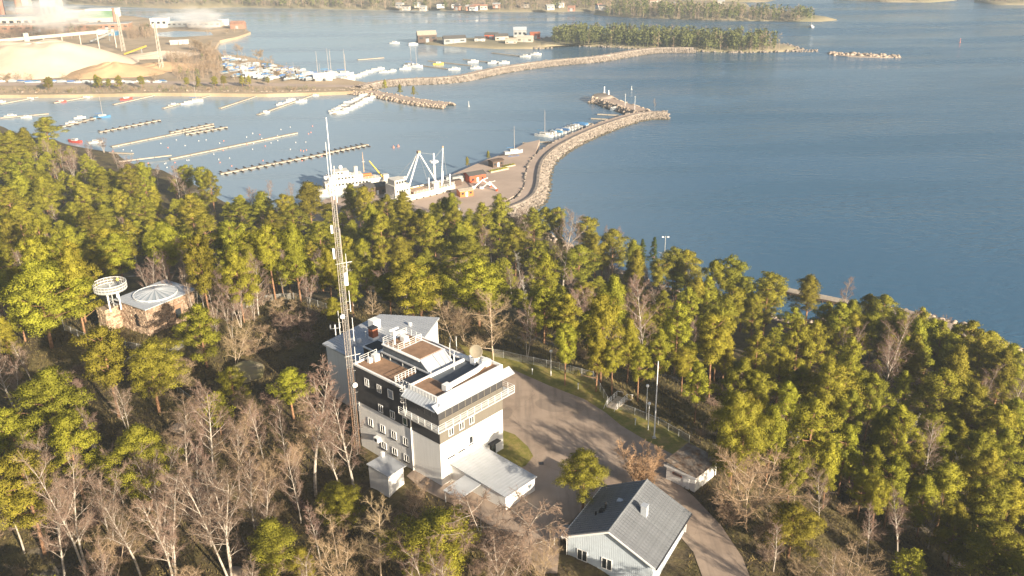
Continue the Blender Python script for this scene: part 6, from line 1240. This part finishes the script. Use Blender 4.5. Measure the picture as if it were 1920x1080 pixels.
MB().box(-3, 3, -0.15, 0.15, -1.7, -1.5).build('stand_beam', 'boat_blue', o)
for k, (px, py, a, lb, m_) in enumerate(((905, 352, 10, 'white folded crane arm lying on the quay by the orange shed', 'white_paint'), (918, 356, -30, 'white steel frame leaning beside the crane arm', 'white_paint'))):
    p = G(px, py, QZ); o = thing('crane_arm', lb, 'crane arm', (p.x, p.y, QZ), R(a)); MB().tube([(-4, 0, 0.3), (0, 0, 3.5), (3.5, 0, 0.8)], 0.35, 8).build('arm', m_, o); MB().box(-4.6, -3.4, -0.7, 0.7, -0.1, 0.9).build('foot', m_, o); MB().tube([(0, 0.5, 3.3), (2.5, 0.5, 4.2)], 0.2, 6).build('jib', m_, o); MB().box(3.2, 4.0, -0.4, 0.4, 0.0, 0.9).build('hook_block', 'red_paint', o)
for k, (px, py, m_) in enumerate(((852, 348, 'dark_wood'), (846, 340, 'boat_grey'), (858, 340, 'mill_grey'))):
    p = G(px, py, QZ); o = thing('container', ['dark brown', 'light grey', 'mid grey'][k]+' storage container on the quay edge by the red shed', 'container', (p.x, p.y, QZ), R(30)); MB().box(-3, 3, -1.2, 1.2, 0, 2.5).build('body', m_, o); MB().box(-3.05, -3.0, -1.1, 1.1, 0.1, 2.4).build('door', m_, o)
    for q in range(7): MB().box(-2.7+q*0.85, -2.5+q*0.85, -1.25, -1.2, 0.1, 2.4).build('rib', m_, o)
# white light pole rising out of the trees, shore pole, east jetty
p = G(876, 400, 4); o = thing('white_column', 'white harbour light column rising out of the trees', 'column', (p.x-2, p.y-22, ht(p.x-2, p.y-22))); MB().tube([(0, 0, -0.3), (0, 0, 9)], [0.5, 0.35], 10).build('column', 'white_paint', o); MB().box(-0.7, 0.7, -0.7, 0.7, 9, 10).build('lantern', 'white_paint', o)
x, y, _ = by_top(1248, 442, 13); o = thing('light_pole', 'tall light pole with twin heads above the shoreline pines', 'light pole', (x, y, ht(x, y)-0.2)); MB().tube([(0, 0, 0), (0, 0, 13)], [0.14, 0.09], 8).build('pole', 'galv', o)
MB().bar((-1.0, 0, 12.6), (1.0, 0, 12.6), 0.07).build('cross_arm', 'galv', o)
for s in (-0.9, 0.9): MB().box(s-0.3, s+0.3, -0.2, 0.2, 12.5, 12.85).build('lamp_head', 'white_paint', o)
ja, jb = G(1462, 540, 1.4), G(1590, 566, 1.4); ang = math.atan2(jb.y-ja.y, jb.x-ja.x); L_ = (jb-ja).length
o = thing('timber_jetty', 'weathered timber jetty on dark piles off the east shore', 'jetty', (ja.x, ja.y, 0), ang)
nb = int(L_/0.8)
for k in range(nb): MB().box(L_*k/nb+0.02, L_*(k+1)/nb-0.03, -1.6, 1.6, 1.25, 1.42).build('deck_plank', 'wood_grey', o)
MB().box(0, L_, -1.55, -1.35, 0.55, 1.24).build('beam', 'dark_wood', o); MB().box(0, L_, 1.35, 1.55, 0.55, 1.24).build('beam', 'dark_wood', o)
for k in range(7):
    for s in (-1.4, 1.4): MB().tube([(0.5+k*(L_-1)/6, s, -1.5), (0.5+k*(L_-1)/6, s, 1.24)], 0.2, 8).build('pile', 'dark_wood', o)
o = sheet('shore_quay', ccw(GP([(1668, 574), (1700, 580), (1750, 594), (1800, 612), (1812, 630), (1760, 625), (1700, 605), (1665, 590)], 1.3)), 1.3, 'rock', thick=2.5)
# shoreline boulders along the east shore
pos, sz = [], []
for a, b in zip(SHPX[14:-1], SHPX[15:]):
    for k in range(90):
        t = random.random(); q = G(a[0]+(b[0]-a[0])*t, a[1]+(b[1]-a[1])*t, 0); pos.append((q.x+random.uniform(-2, 2), q.y+random.uniform(-2, 2), random.uniform(-0.2, 0.5))); sz.append(random.uniform(0.4, 1.1))
rocks('shore_rocks', pos, sz, 'rock', None, 'rocks lying along the wooded east shoreline')
# ------------------------------------------------------------------ mainland, boatyard, mill
def land(name, px, z, m, kind='structure', skirt=2.5): return sheet(name, ccw(GP(px, z)), z, m, kind, thick=skirt+z)
mat('mainland_soil', (0.46, 0.35, 0.235), 0.95, col2=(0.27, 0.21, 0.135), scale=0.035, detail=8)
mat('far_soil', (0.30, 0.25, 0.17), 0.95, col2=(0.20, 0.18, 0.11), scale=0.02, detail=6)
LZ = 2.2
land('mainland_ground', [(-400, 178), (0, 178), (140, 177), (300, 174), (420, 175), (500, 176), (600, 173), (690, 170), (705, 158), (660, 150), (610, 142), (560, 130), (510, 118), (460, 105), (415, 101), (402, 90), (412, 76), (445, 69), (470, 60), (452, 50), (395, 46), (330, 42), (250, 30), (100, 22), (-400, 10)], LZ, 'mainland_soil')
sheet('shore_road', ccw(GP([(-300, 158), (300, 152), (600, 158), (690, 160), (690, 164), (600, 163), (300, 158), (-300, 164)], LZ)), LZ+0.06, 'gravel_pad')
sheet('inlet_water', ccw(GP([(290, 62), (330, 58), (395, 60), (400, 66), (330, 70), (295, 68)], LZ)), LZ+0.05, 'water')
def heap(name, label, px, py, rx, ry, h, m, seed, top=0.35, rot=0.0, z=LZ):
    """flat-topped heap of chips on a radial grid"""
    p = G(px, py, z); rr = np.random.default_rng(seed); N_, K = 72, 22; V = [(0, 0, h)]; T = []
    ph = rr.uniform(0, 6.28, 8)
    for k in range(1, K+1):
        f = k/K
        for i in range(N_):
            a = 2*math.pi*i/N_; w = 1+0.10*math.sin(2*a+ph[0])+0.07*math.sin(3*a+ph[1])+0.05*math.sin(5*a+ph[2])
            g = 1.0 if f < top else max(0, 1-(f-top)/(1-top)); zz = h*g*(1+0.06*math.sin(4*a+ph[3])*math.sin(f*9+ph[4]))+0.25*math.sin(9*a+ph[5]+f*14)*g
            V.append((rx*f*w*math.cos(a), ry*f*w*math.sin(a), zz if k < K else -0.2))
    for i in range(N_): T.append((0, 1+i, 1+(i+1) % N_))
    for k in range(K-1):
        for i in range(N_): q = 1+k*N_; T += [(q+i, q+N_+i, q+N_+(i+1) % N_), (q+i, q+N_+(i+1) % N_, q+(i+1) % N_)]
    o = link(name, fastmesh(name, V, T, m, True), None, (p.x, p.y, z)); o.rotation_euler = (0, 0, rot); return tag(o, label, 'heap')
heap('chip_heap', 'huge pale cream wood-chip heap on the mainland', 70, 122, 78, 62, 17, 'chips', 1, 0.35); heap('chip_heap', 'smaller tan chip heap in front of the huge pale one', 212, 138, 36, 24, 8, 'chips_dark', 2, 0.15); heap('chip_heap', 'low brown bark heap right of the tan heap', 300, 128, 40, 24, 4, 'chips_dark', 3, 0.2)
heap('chip_heap', 'low sandy heap beside the conveyor towers', 300, 104, 34, 22, 3, 'chips', 4, 0.2)
def block(name, label, px, py, w, d, h, m, roofm=None, ang=0, z=LZ, cat='building', nwin=0, gable=False):
    p = G(px, py, z); o = thing(name, label, cat, (p.x, p.y, z), R(ang)); MB().box(-w/2, w/2, -d/2, d/2, -0.5, h).build('wall', m, o)
    if gable: MB().add([(-w/2-0.3, -d/2-0.3, h), (w/2+0.3, -d/2-0.3, h), (w/2+0.3, d/2+0.3, h), (-w/2-0.3, d/2+0.3, h), (-w/2-0.3, 0, h+d*0.28), (w/2+0.3, 0, h+d*0.28)], [(0,1,5,4),(2,3,4,5),(0,4,3),(1,2,5),(3,2,1,0)]).build('roof', roofm or m, o)
    else: MB().box(-w/2-0.3, w/2+0.3, -d/2-0.3, d/2+0.3, h, h+0.6).build('roof', roofm or m, o)
    for k in range(nwin): x = -w/2+w*(k+0.5)/nwin; MB().box(x-w/nwin*0.28, x+w/nwin*0.28, -d/2-0.08, -d/2, h*0.45, h*0.72).build('window', 'glass_dark', o)
    MB().box(-1.5, 1.5, -d/2-0.1, -d/2, -0.4, 3).build('door', 'mill_grey', o); return o
def stack(px, py, h, r, m, label, z=LZ, band=None):
    p = G(px, py, z); o = thing('chimney_stack', label, 'chimney', (p.x, p.y, z)); MB().tube([(0, 0, -0.5), (0, 0, h)], [r, r*0.72], 16).build('shaft', m, o); MB().tube([(0, 0, h-1.2), (0, 0, h)], r*0.8, 16).build('rim', m, o)
    if band: MB().tube([(0, 0, h*0.25), (0, 0, h*0.45)], [r*0.94, r*0.9], 16).build('band', band, o)
stack(42, 45, 48, 4.2, 'mill_brick', 'thick tall brick chimney of the pulp mill', band='stone_b'); stack(8, 38, 34, 3.4, 'mill_brick', 'second brick chimney at the mill\'s edge'); stack(218, 52, 20, 1.8, 'mill_brick', 'slim brick chimney by the green-roofed hall')
block('mill_building', 'long pale mill hall in front of the brick chimney', 40, 52, 60, 24, 12, 'mill_pale', 'mill_grey', 5, nwin=8); block('mill_building', 'red brick mill block beside the thick chimney', 70, 46, 30, 20, 18, 'mill_brick', 'mill_grey', 5, nwin=5); block('mill_tower', 'pale tall mill tower standing in steam', 105, 50, 16, 20, 30, 'mill_pale', 'mill_white', 5, nwin=3); block('mill_tower', 'slim pale digester tower by the tall mill tower', 96, 44, 8, 8, 36, 'mill_white', 'mill_white', 5); block('mill_building', 'low brick mill wing along the bare trees', 80, 58, 90, 16, 7, 'mill_brick', 'mill_pale', 5, nwin=12); block('mill_tower', 'olive-grey mill tower right of the chimney', 56, 42, 9, 9, 34, 'mill_pale', 'mill_grey', 5)
block('mill_hall', 'large white gabled hall behind the green roof', 195, 32, 34, 16, 9, 'mill_white', 'mill_white', 4, nwin=6); block('mill_hall', 'hall with a green roof', 185, 42, 34, 22, 6, 'mill_pale', 'mill_green', 4, gable=True); block('mill_hall', 'long brown hall with grey roof by the conveyor', 205, 55, 44, 14, 6, 'mill_brick', 'mill_grey', 4, nwin=7); block('mill_hall', 'pale long hall beyond the slim chimney', 160, 32, 40, 14, 8, 'mill_pale', 'mill_pale', 4, nwin=6)
block('warehouse', 'white box warehouse by the inlet', 302, 51, 17, 12, 9, 'mill_white', 'mill_white', 2, nwin=3); block('warehouse', 'long grey warehouse row beside the white one', 335, 50, 32, 10, 5, 'mill_grey', 'mill_white', 2, nwin=6); block('warehouse', 'low pale warehouse under the second steam plume', 385, 50, 34, 10, 5, 'mill_pale', 'mill_grey', 2, nwin=6); block('warehouse', 'red warehouse at the end of the promontory', 447, 53, 14, 9, 5, 'mill_brick', 'mill_brick', -5, gable=True); block('warehouse', 'small white store at the promontory', 420, 46, 9, 6, 5, 'mill_white', 'mill_white', 0)
block('yard_office', 'white low office by the conveyor towers', 195, 64, 10, 6, 4, 'mill_white', 'mill_white', 0, nwin=3); block('yard_office', 'blue-grey store next to the conveyor towers', 214, 66, 8, 6, 4, 'boat_blue', 'mill_grey', 0); block('yard_office', 'low white shed on the sandy yard', 345, 82, 8, 5, 3, 'mill_white', 'mill_white', 10); block('yard_office', 'pale shed near the bare yard trees', 327, 83, 7, 5, 3, 'mill_pale', 'mill_white', 15)
for px, py, h, lb in ((232, 96, 30, 'pale lattice conveyor tower beside the chip heap'), (304, 132, 34, 'slender pale lattice tower at the yard edge')):
    p = G(px, py, LZ); o = thing('lattice_tower', lb, 'tower', (p.x, p.y, LZ)); br = MB()
    for sx in (-1, 1):
        for sy in (-1, 1): MB().tube([(sx*1.3, sy*1.3, -0.5), (sx*0.5, sy*0.5, h)], 0.2, 5).build('leg', 'mill_pale', o)
    for k in range(10):
        z0, z1 = h*k/10, h*(k+1)/10; w0, w1 = 1.3-0.8*k/10, 1.3-0.8*(k+1)/10
        for s in (-1, 1): br.bar((-w0, s*w0, z0), (w1, s*w1, z1), 0.12, 3); br.bar((s*w0, w0, z0), (s*w1, -w1, z1), 0.12, 3)
    br.build('bracing', 'mill_pale', o); MB().box(-0.9, 0.9, -0.9, 0.9, h, h+1.2).build('head', 'mill_pale', o)
ca, cb_ = G(-60, 98, 10), G(215, 72, 10)
o = thing('conveyor', 'long pale covered conveyor bridge along the back of the chip heap', 'conveyor', (ca.x, ca.y, LZ), math.atan2(cb_.y-ca.y, cb_.x-ca.x)); L_ = (cb_-ca).length; MB().box(0, L_, -1.4, 1.4, 13.5, 16).build('gallery', 'mill_pale', o)
for k in range(9): MB().box(L_*k/8-0.4, L_*k/8+0.4, -0.8, 0.8, -0.5, 13.5).build('trestle', 'mill_pale', o)
MB().box(L_*0.37, L_*0.37+4, -2.4, 2.4, -0.5, 19).build('transfer_tower', 'mill_pale', o)
for px, py, a, lb in ((193, 78, 35, 'dark sloping conveyor down to the log yard'), (255, 104, -12, 'yellow loading conveyor near the sandy heap')):
    p = G(px, py, LZ); o = thing('loading_conveyor', lb, 'conveyor', (p.x, p.y, LZ), R(a)); MB().tube([(-11, 0, 1), (11, 0, 8)], 0.8, 4).build('belt', 'boat_yellow' if 'yellow' in lb else 'mill_grey', o); MB().bar((6, -1.5, -0.3), (6, 0, 6.2), 0.2).build('strut', 'mill_grey', o); MB().bar((6, 1.5, -0.3), (6, 0, 6.2), 0.2).build('strut', 'mill_grey', o)
pos, sz = [], []
for a, b in zip([(-60, 178.3), (140, 177.3), (300, 174.3), (420, 175.3), (500, 176.3), (600, 173.3)], [(140, 177.3), (300, 174.3), (420, 175.3), (500, 176.3), (600, 173.3), (690, 170.3)]):
    for k in range(260): t = random.random(); q = G(a[0]+(b[0]-a[0])*t, a[1]+(b[1]-a[1])*t, 0.8); pos.append((q.x, q.y+random.uniform(0, 3), random.uniform(-0.1, 2.0))); sz.append(random.uniform(0.5, 1.2))
rocks('shore_stones', pos, sz, 'rock', None, 'stones of the embankment along the boatyard shore')
# boatyard: laid-up boats, each its own object
kk = 0
for row in range(9):
    for c in range(22):
        t = c/21; px = 418+t*205+random.uniform(-4, 4); py = 107+t*37+row*4.2-t*row*1.9+random.uniform(-1.2, 1.2)
        if py > 150 or random.random() < 0.34: continue
        if not inpoly(G(px, py, LZ).x, G(px, py, LZ).y, ccw(GP([(414, 101), (460, 105), (510, 118), (560, 130), (610, 142), (660, 150), (640, 156), (420, 150)], LZ))): continue
        k = random.choice(['covb', 'covg', 'covg', 'covg', 'covw', 'motor', 'covb', 'covb', 'sail' if random.random() < 0.25 else 'covw'])
        lab = {'covb': 'laid-up boat under a blue tarpaulin in the boatyard', 'covg': 'laid-up boat under a grey tarpaulin in the boatyard', 'covw': 'laid-up boat under a white tarpaulin in the boatyard', 'motor': 'uncovered white motor boat laid up in the boatyard', 'sail': 'sailing boat laid up with mast standing in the boatyard'}[k]
        boat(k, lab, px, py, random.uniform(20, 60), LZ+0.9, random.uniform(0.6, 0.95), lab.replace('boat ', 'boats ').replace(' a ', ' '))
        kk += 1
for k in range(20):
    px = 5+k*16+random.uniform(-4, 4)
    if 60 < px < 110 and k % 2: continue
    boat(random.choice(['covb', 'motor', 'covg']), 'small boat or trailer load parked along the shore road', px, 154.5+random.uniform(-1, 1), random.uniform(-20, 20), LZ+0.5, 0.8, 'boats parked along the shore road')
block('boat_hall', 'white rounded boat hall at the end of the boatyard', 606, 150, 13, 7, 3.2, 'mill_white', 'mill_white', 10, gable=True); block('boat_hall', 'small white store among the laid-up boats', 470, 146, 7, 5, 3, 'mill_white', 'mill_white', 15, gable=True)
def caravan(px, py, a):
    pass
# mainland trees
for px, py, h in ((92,170,9),(182,165,9),(188,166,8),(226,168,9.5),(206,167,7),(268,166,8.5),(352,164,7),(372,164,7.5),(405,165,8),(420,164,8),(455,163,7.5),(468,163,7.5),(96,166,8),(503,160,6)):
    p = G(px, py, LZ); plant(random.choice([PINEB[2], PINEB[1], PINES[5]]), 'pine_tree', 'round green pine on the boatyard shore bank', 'pine tree', p.x, p.y, h, 1.25, 'pines on the boatyard shore', LZ-0.1)
for px, py, h in ((12,152,7),(35,152,7),(58,153,7),(122,152,6),(150,152,6),(290,150,7),(330,115,9),(345,118,9),(355,120,8),(385,100,12),(375,95,12),(392,112,11),(400,120,10),(392,135,10),(380,140,9),(410,140,9),(440,150,7),(520,145,6),(545,150,6),(445,98,8),(455,100,9),(485,108,8),(510,122,7),(240,66,10),(250,66,11),(262,64,11),(275,62,10),(170,62,9),(180,60,9),(30,172,3),(70,173,3),(130,173,3),(250,171,3),(320,171,3),(390,171,3),(460,172,3),(520,172,3),(550,170,3),(580,170,3),(390,66,6),(440,62,6),(425,64,6),(460,60,5)):
    p = G(px, py, LZ); plant(random.choice(ASH+BUSH[:1]), 'bare_tree', 'bare tawny tree on the mainland between heaps and boatyard', 'bare tree', p.x, p.y, h, 1.25, 'bare trees on the mainland', LZ-0.1)
def wood(name, label, poly, z, n, hr, green, seed, zf=None, wr=(1.4, 2.2)):
    """far wood that reads as one mass: many low-poly crowns of uneven height joined; conifer and bare ones mixed"""
    rr = np.random.default_rng(seed); P2 = ccw(poly); xs = [p[0] for p in P2]; ys = [p[1] for p in P2]; out = {0: ([], []), 1: ([], [])}; off = {0: 0, 1: 0}; c = 0; tries = 0
    while c < n and tries < n*30:
        tries += 1; x = rr.uniform(min(xs), max(xs)); y = rr.uniform(min(ys), max(ys))
        if not inpoly(x, y, P2): continue
        c += 1; h = rr.uniform(*hr); g = 0 if rr.random() < green else 1; zz = z+(zf(x, y) if zf else 0); w = rr.uniform(*wr)*(h/10)
        m_ = 46 if g == 0 else 40
        t = rr.uniform(0.22 if g == 0 else 0.1, 1, m_); a = rr.uniform(0, 6.28, m_); r_ = w*(np.sin(np.pi*np.minimum(1, t*0.75+0.22))**0.8)*rr.uniform(0.3, 1, m_)
        B = np.column_stack([x+np.cos(a)*r_, y+np.sin(a)*r_, zz+t*h*0.97]); D = np.column_stack([np.cos(a)*0.7, np.sin(a)*0.7, np.full(m_, 0.45 if g == 0 else 1.1)])+rr.normal(0, .35, (m_, 3)); D /= np.linalg.norm(D, axis=1)[:, None]
        V, T = tufts(B, D, rr.uniform(0.8, 1.7, m_)*(h/10), (rr.uniform(0.7, 1.4, m_) if g == 0 else rr.uniform(0.1, 0.35, m_))*(h/10), rr, np.column_stack([np.cos(a), np.sin(a), np.full(m_, 0.5)]))
        tv = np.array([[x-0.15, y, zz-0.5], [x+0.15, y, zz-0.5], [x, y, zz+h*0.9]]); V = np.concatenate([V, tv]); T = np.concatenate([T, [[len(V)-3, len(V)-2, len(V)-1]]])
        out[g][0].append(V); out[g][1].append(T+off[g]); off[g] += len(V)
    for g, (nm, mm) in enumerate((('evergreen', 'far_green'), ('bare', 'far_brown'))):
        if out[g][0]: tag(link(name, fastmesh(name, np.concatenate(out[g][0]), np.concatenate(out[g][1]), mm)), ('dark evergreen part of ' if g == 0 else 'bare brown part of ')+label, 'wood', kind='stuff')
wood('far_wood', 'the wood behind the chip heap', GP([(-40, 82), (60, 78), (150, 72), (170, 62), (120, 60), (-40, 66)], LZ), LZ, 260, (8, 13), 0.03, 1)
wood('far_wood', 'the thickets on the mainland yard', GP([(235, 62), (290, 60), (285, 72), (240, 74)], LZ), LZ, 160, (6, 10), 0.03, 2)
wood('shore_scrub', 'the scrub along the boatyard shore', GP([(-60, 177), (300, 173), (600, 172), (600, 166), (300, 164), (-60, 168)], LZ), LZ, 420, (1.2, 2.8), 0.25, 3, wr=(4, 7))
wood('shore_scrub', 'the scrub around the boatyard', GP([(310, 110), (400, 92), (415, 105), (420, 150), (330, 150)], LZ), LZ, 420, (3, 8), 0.02, 4)
wood('shore_scrub', 'the bare scrub between the laid-up boats', GP([(418, 104), (470, 112), (560, 134), (600, 148), (560, 152), (430, 148)], LZ), LZ, 170, (3.5, 7), 0.04, 14)
# ------------------------------------------------------------------ islands and far shores
def hillform(name, outline, h, m, seed, kind='structure'):
    """low rounded landform over an outline"""
    P2 = ccw(outline); cx_ = sum(p[0] for p in P2)/len(P2); cy_ = sum(p[1] for p in P2)/len(P2); P3 = dense(P2+[P2[0]], 12)[:-1]; n_ = len(P3); mb = MB(); prof = [(1.0, -1.5), (0.985, 0.8), (0.9, 1.6+h*0.25), (0.7, 1.6+h*0.62), (0.4, 1.6+h*0.9)]
    vs = []; rr = random.Random(seed)
    for f_, z in prof: vs += [(cx_+(x-cx_)*f_, cy_+(y-cy_)*f_, z*(1 if z < 1 else rr.uniform(0.85, 1.15))) for x, y in P3]
    vs.append((cx_, cy_, 1.6+h)); fs = []
    for k in range(len(prof)-1): fs += [(k*n_+i, k*n_+(i+1) % n_, (k+1)*n_+(i+1) % n_, (k+1)*n_+i) for i in range(n_)]
    k = len(prof)-1; fs += [(k*n_+i, k*n_+(i+1) % n_, len(vs)-1) for i in range(n_)]
    return tag(mb.add(vs, fs).build(name, m, None, None, True), kind=kind)
ISL = GP([(1010, 92), (1060, 86), (1120, 88), (1200, 92), (1300, 97), (1400, 99), (1490, 97), (1500, 92), (1470, 84), (1400, 76), (1300, 74), (1180, 68), (1080, 66), (1020, 72), (990, 82)], 0)
hillform('wooded_island', ISL, 2.0, 'far_soil', 1)
ISW = GP([(1035, 82), (1120, 82), (1200, 86), (1300, 92), (1400, 95), (1465, 92), (1440, 82), (1380, 78), (1290, 76), (1180, 70), (1080, 68), (1040, 72)], 3)
wood('island_wood', 'the pinewood on the island', ISW, 2.6, 620, (9, 14), 0.86, 5)
hillform('harbour_islet', GP([(778, 78), (800, 84), (860, 88), (930, 92), (1010, 92), (1040, 84), (1010, 72), (960, 70), (880, 74), (800, 72)], 0), 1.0, 'far_soil', 2)
for k, (px, py, w, d, h, wm, rm, lb) in enumerate(((800, 77, 17, 12, 6, 'dark_wood', 'wood_grey', 'big dark hall with pale gable at the islet end'), (852, 80, 20, 9, 4, 'mill_grey', 'roof_dark', 'long low shed with dark roof on the islet'), (922, 73, 12, 7, 4, 'red_paint', 'roof_dark', 'dark red house on the islet'), (940, 76, 12, 8, 4, 'mill_pale', 'roof_dark', 'pale house with dark roof on the islet'), (975, 70, 12, 9, 7, 'mill_grey', 'roof_metal', 'grey domed villa on the islet'), (985, 79, 14, 7, 4, 'mill_pale', 'mill_pale', 'cream hall below the grey villa'), (900, 78, 9, 6, 3, 'mill_white', 'roof_dark', 'small white cabin on the islet shore'), (1003, 72, 9, 7, 4, 'red_paint', 'brick_red', 'red-roofed house beside the grey villa'), (958, 82, 10, 6, 3, 'mill_pale', 'wood_grey', 'tan boathouse at the islet shore'))):
    block('islet_house', lb, px, py, w, d, h, wm, rm, random.uniform(-15, 15), 1.8, 'house', 3, True)
pos, sz = [], []
for k in range(420):
    i = random.randrange(len(ISL)); a, b = ISL[i-1], ISL[i]; t = random.random(); pos.append((a[0]+(b[0]-a[0])*t+random.uniform(-3, 3), a[1]+(b[1]-a[1])*t+random.uniform(-2, 2), random.uniform(-0.2, 0.9))); sz.append(random.uniform(0.6, 1.6))
for k in range(60): q = G(random.uniform(1490, 1535), random.uniform(93, 98), 0); pos.append((q.x, q.y, 0)); sz.append(random.uniform(0.5, 1.3))
rocks('island_rocks', pos, sz, 'rock_pale', None, 'pale rocks ringing the wooded island shore')
pos, sz = [], []
for k in range(160): t = random.random(); q = G(1555+t*130, 101.5+t*5+random.gauss(0, 1.0), 0); pos.append((q.x, q.y, random.uniform(-0.2, 0.5))); sz.append(random.uniform(0.8, 2.4)*(1.1-0.6*abs(t-0.35)))
rocks('skerry', pos, sz, 'rock', None, 'low bare rock skerry east of the wooded island')
pl_ = sheet('skerry_base', ccw(GP([(1552, 101), (1600, 99), (1660, 104), (1690, 107), (1650, 108), (1590, 106)], 0.3)), 0.3, 'rock', thick=1.5)
PEN = GP([(1110, 28), (1180, 33), (1300, 37), (1440, 40), (1540, 41), (1572, 38), (1530, 32), (1480, 26), (1410, 18), (1400, 8), (1300, 3), (1150, 4), (1120, 16)], 0)
hillform('far_peninsula', PEN, 5.0, 'far_soil', 3)
wood('peninsula_wood', 'the wood on the far peninsula', GP([(1135, 28), (1200, 31), (1300, 35), (1440, 38), (1535, 39), (1500, 31), (1430, 27), (1300, 20), (1200, 18), (1150, 20)], 3), 3.0, 620, (8, 14), 0.45, 6)
FAR = GP([(-500, -8), (0, 2), (250, 14), (330, 17), (440, 14), (560, 16), (700, 19), (820, 20), (960, 23), (1060, 23), (1150, 20), (1300, 5), (1450, 4), (1500, -10), (900, -60), (-500, -90)], 0)
hillform('far_shore', FAR, 16.0, 'far_soil', 4)
wood('far_shore_wood', 'the wood on the far shore', GP([(-200, -4), (0, 2), (250, 12), (440, 12.5), (560, 14.5), (700, 17), (960, 20), (1130, 18), (1290, 4), (1400, -2), (960, 6), (700, 2), (440, -2), (250, -3), (-200, -18)], 2), 3.0, 3000, (9, 16), 0.2, 7, lambda x, y: max(0, (y-1180)*0.03))
for k in range(26):
    px = random.uniform(820, 1400) if k < 18 else random.uniform(700, 950); py = random.uniform(4, 20) if px > 1130 else random.uniform(13, 21)
    block('villa', 'small pale villa among the trees of the far shore', px, py, random.uniform(6, 9), 6, 4, random.choice(['mill_white', 'mill_pale', 'mill_pale', 'mill_brick']), random.choice(['roof_dark', 'mill_brick', 'mill_grey']), random.uniform(-30, 30), 4.0, 'house', 2, True)['group'] = 'villas on the far shore'
hillform('distant_shore', GP([(1560, -2), (1660, 4), (1745, 5), (1800, 0), (1800, -20), (1560, -20)], 0), 4, 'far_soil', 5); hillform('distant_shore', GP([(1825, 4), (1870, 9), (1960, 10), (1990, 0), (1900, -12), (1830, -8)], 0), 4, 'far_soil', 6)
wood('distant_wood', 'the wood on the distant capes', GP([(1565, -3), (1660, 2), (1740, 3), (1790, -3), (1780, -14), (1565, -14)], 2), 2.5, 220, (8, 12), 0.4, 8); wood('distant_wood', 'the wood on the distant eastern capes', GP([(1832, 2), (1875, 6), (1960, 7), (1960, -5), (1840, -6)], 2), 2.5, 140, (8, 12), 0.4, 9)
# ------------------------------------------------------------------ steam and haze
def plume(name, label, px, py, z, rx, ry, rz, dens, seed):
    p = G(px, py, z); mb = MB().sphere((0, 0, 0), 1, 20, 12); o = mb.build(name, 'white_paint', None, (p.x, p.y, z), True); o.scale = (rx, ry, rz)
    m = bpy.data.materials.new('steam'); m.use_nodes = True; n = m.node_tree.nodes; l = m.node_tree.links; n.remove(n['Principled BSDF'])
    pv_ = n.new('ShaderNodeVolumePrincipled'); pv_.inputs['Color'].default_value = (0.98, 0.98, 0.98, 1); pv_.inputs['Anisotropy'].default_value = 0.0
    tc = n.new('ShaderNodeTexCoord'); ns = n.new('ShaderNodeTexNoise'); ns.inputs['Scale'].default_value = 2.4; ns.inputs['Detail'].default_value = 3; mp = n.new('ShaderNodeMapping'); mp.inputs['Location'].default_value = (seed, 0, 0); l.new(tc.outputs['Object'], mp.inputs[0]); l.new(mp.outputs[0], ns.inputs['Vector'])
    ln = n.new('ShaderNodeVectorMath'); ln.operation = 'LENGTH'; l.new(tc.outputs['Object'], ln.inputs[0])
    s = n.new('ShaderNodeMath'); s.operation = 'MULTIPLY_ADD'; s.inputs[1].default_value = -0.62; s.inputs[2].default_value = 0.10; l.new(ln.outputs['Value'], s.inputs[0]); a = n.new('ShaderNodeMath'); a.operation = 'ADD'; l.new(s.outputs[0], a.inputs[0]); l.new(ns.outputs['Fac'], a.inputs[1])
    mr = n.new('ShaderNodeMapRange'); mr.inputs['From Min'].default_value = 0.12; mr.inputs['From Max'].default_value = 0.42; mr.inputs['To Max'].default_value = dens; l.new(a.outputs[0], mr.inputs['Value']); l.new(mr.outputs[0], pv_.inputs['Density']); l.new(pv_.outputs[0], n['Material Output'].inputs['Volume'])
    o.data.materials[0] = m; return tag(o, label, 'steam', kind='stuff')
plume('steam_plume', 'white steam plume drifting from the pulp mill', 80, 26, 30, 38, 20, 22, 0.07, 1.0); plume('steam_plume', 'white steam drifting low over the mill halls', 135, 30, 22, 48, 20, 13, 0.06, 5.0); plume('steam_plume', 'second white steam plume above the warehouses', 375, 34, 14, 34, 16, 15, 0.08, 9.0); plume('steam_plume', 'thin white steam streak beside the second plume', 325, 30, 8, 32, 12, 6, 0.05, 13.0)
hz = MB().box(-1600, 1600, -60, 2600, -7, 122).build('haze', 'white_paint'); m = bpy.data.materials.new('haze'); m.use_nodes = True; n = m.node_tree.nodes; n.remove(n['Principled BSDF'])
pv_ = n.new('ShaderNodeVolumePrincipled'); pv_.inputs['Color'].default_value = (0.74, 0.86, 1.0, 1); pv_.inputs['Density'].default_value = 0.00014; pv_.inputs['Anisotropy'].default_value = 0.0
m.node_tree.links.new(pv_.outputs[0], n['Material Output'].inputs['Volume']); hz.data.materials[0] = m; tag(hz, 'thin sea haze over the whole bay', 'haze', kind='stuff')
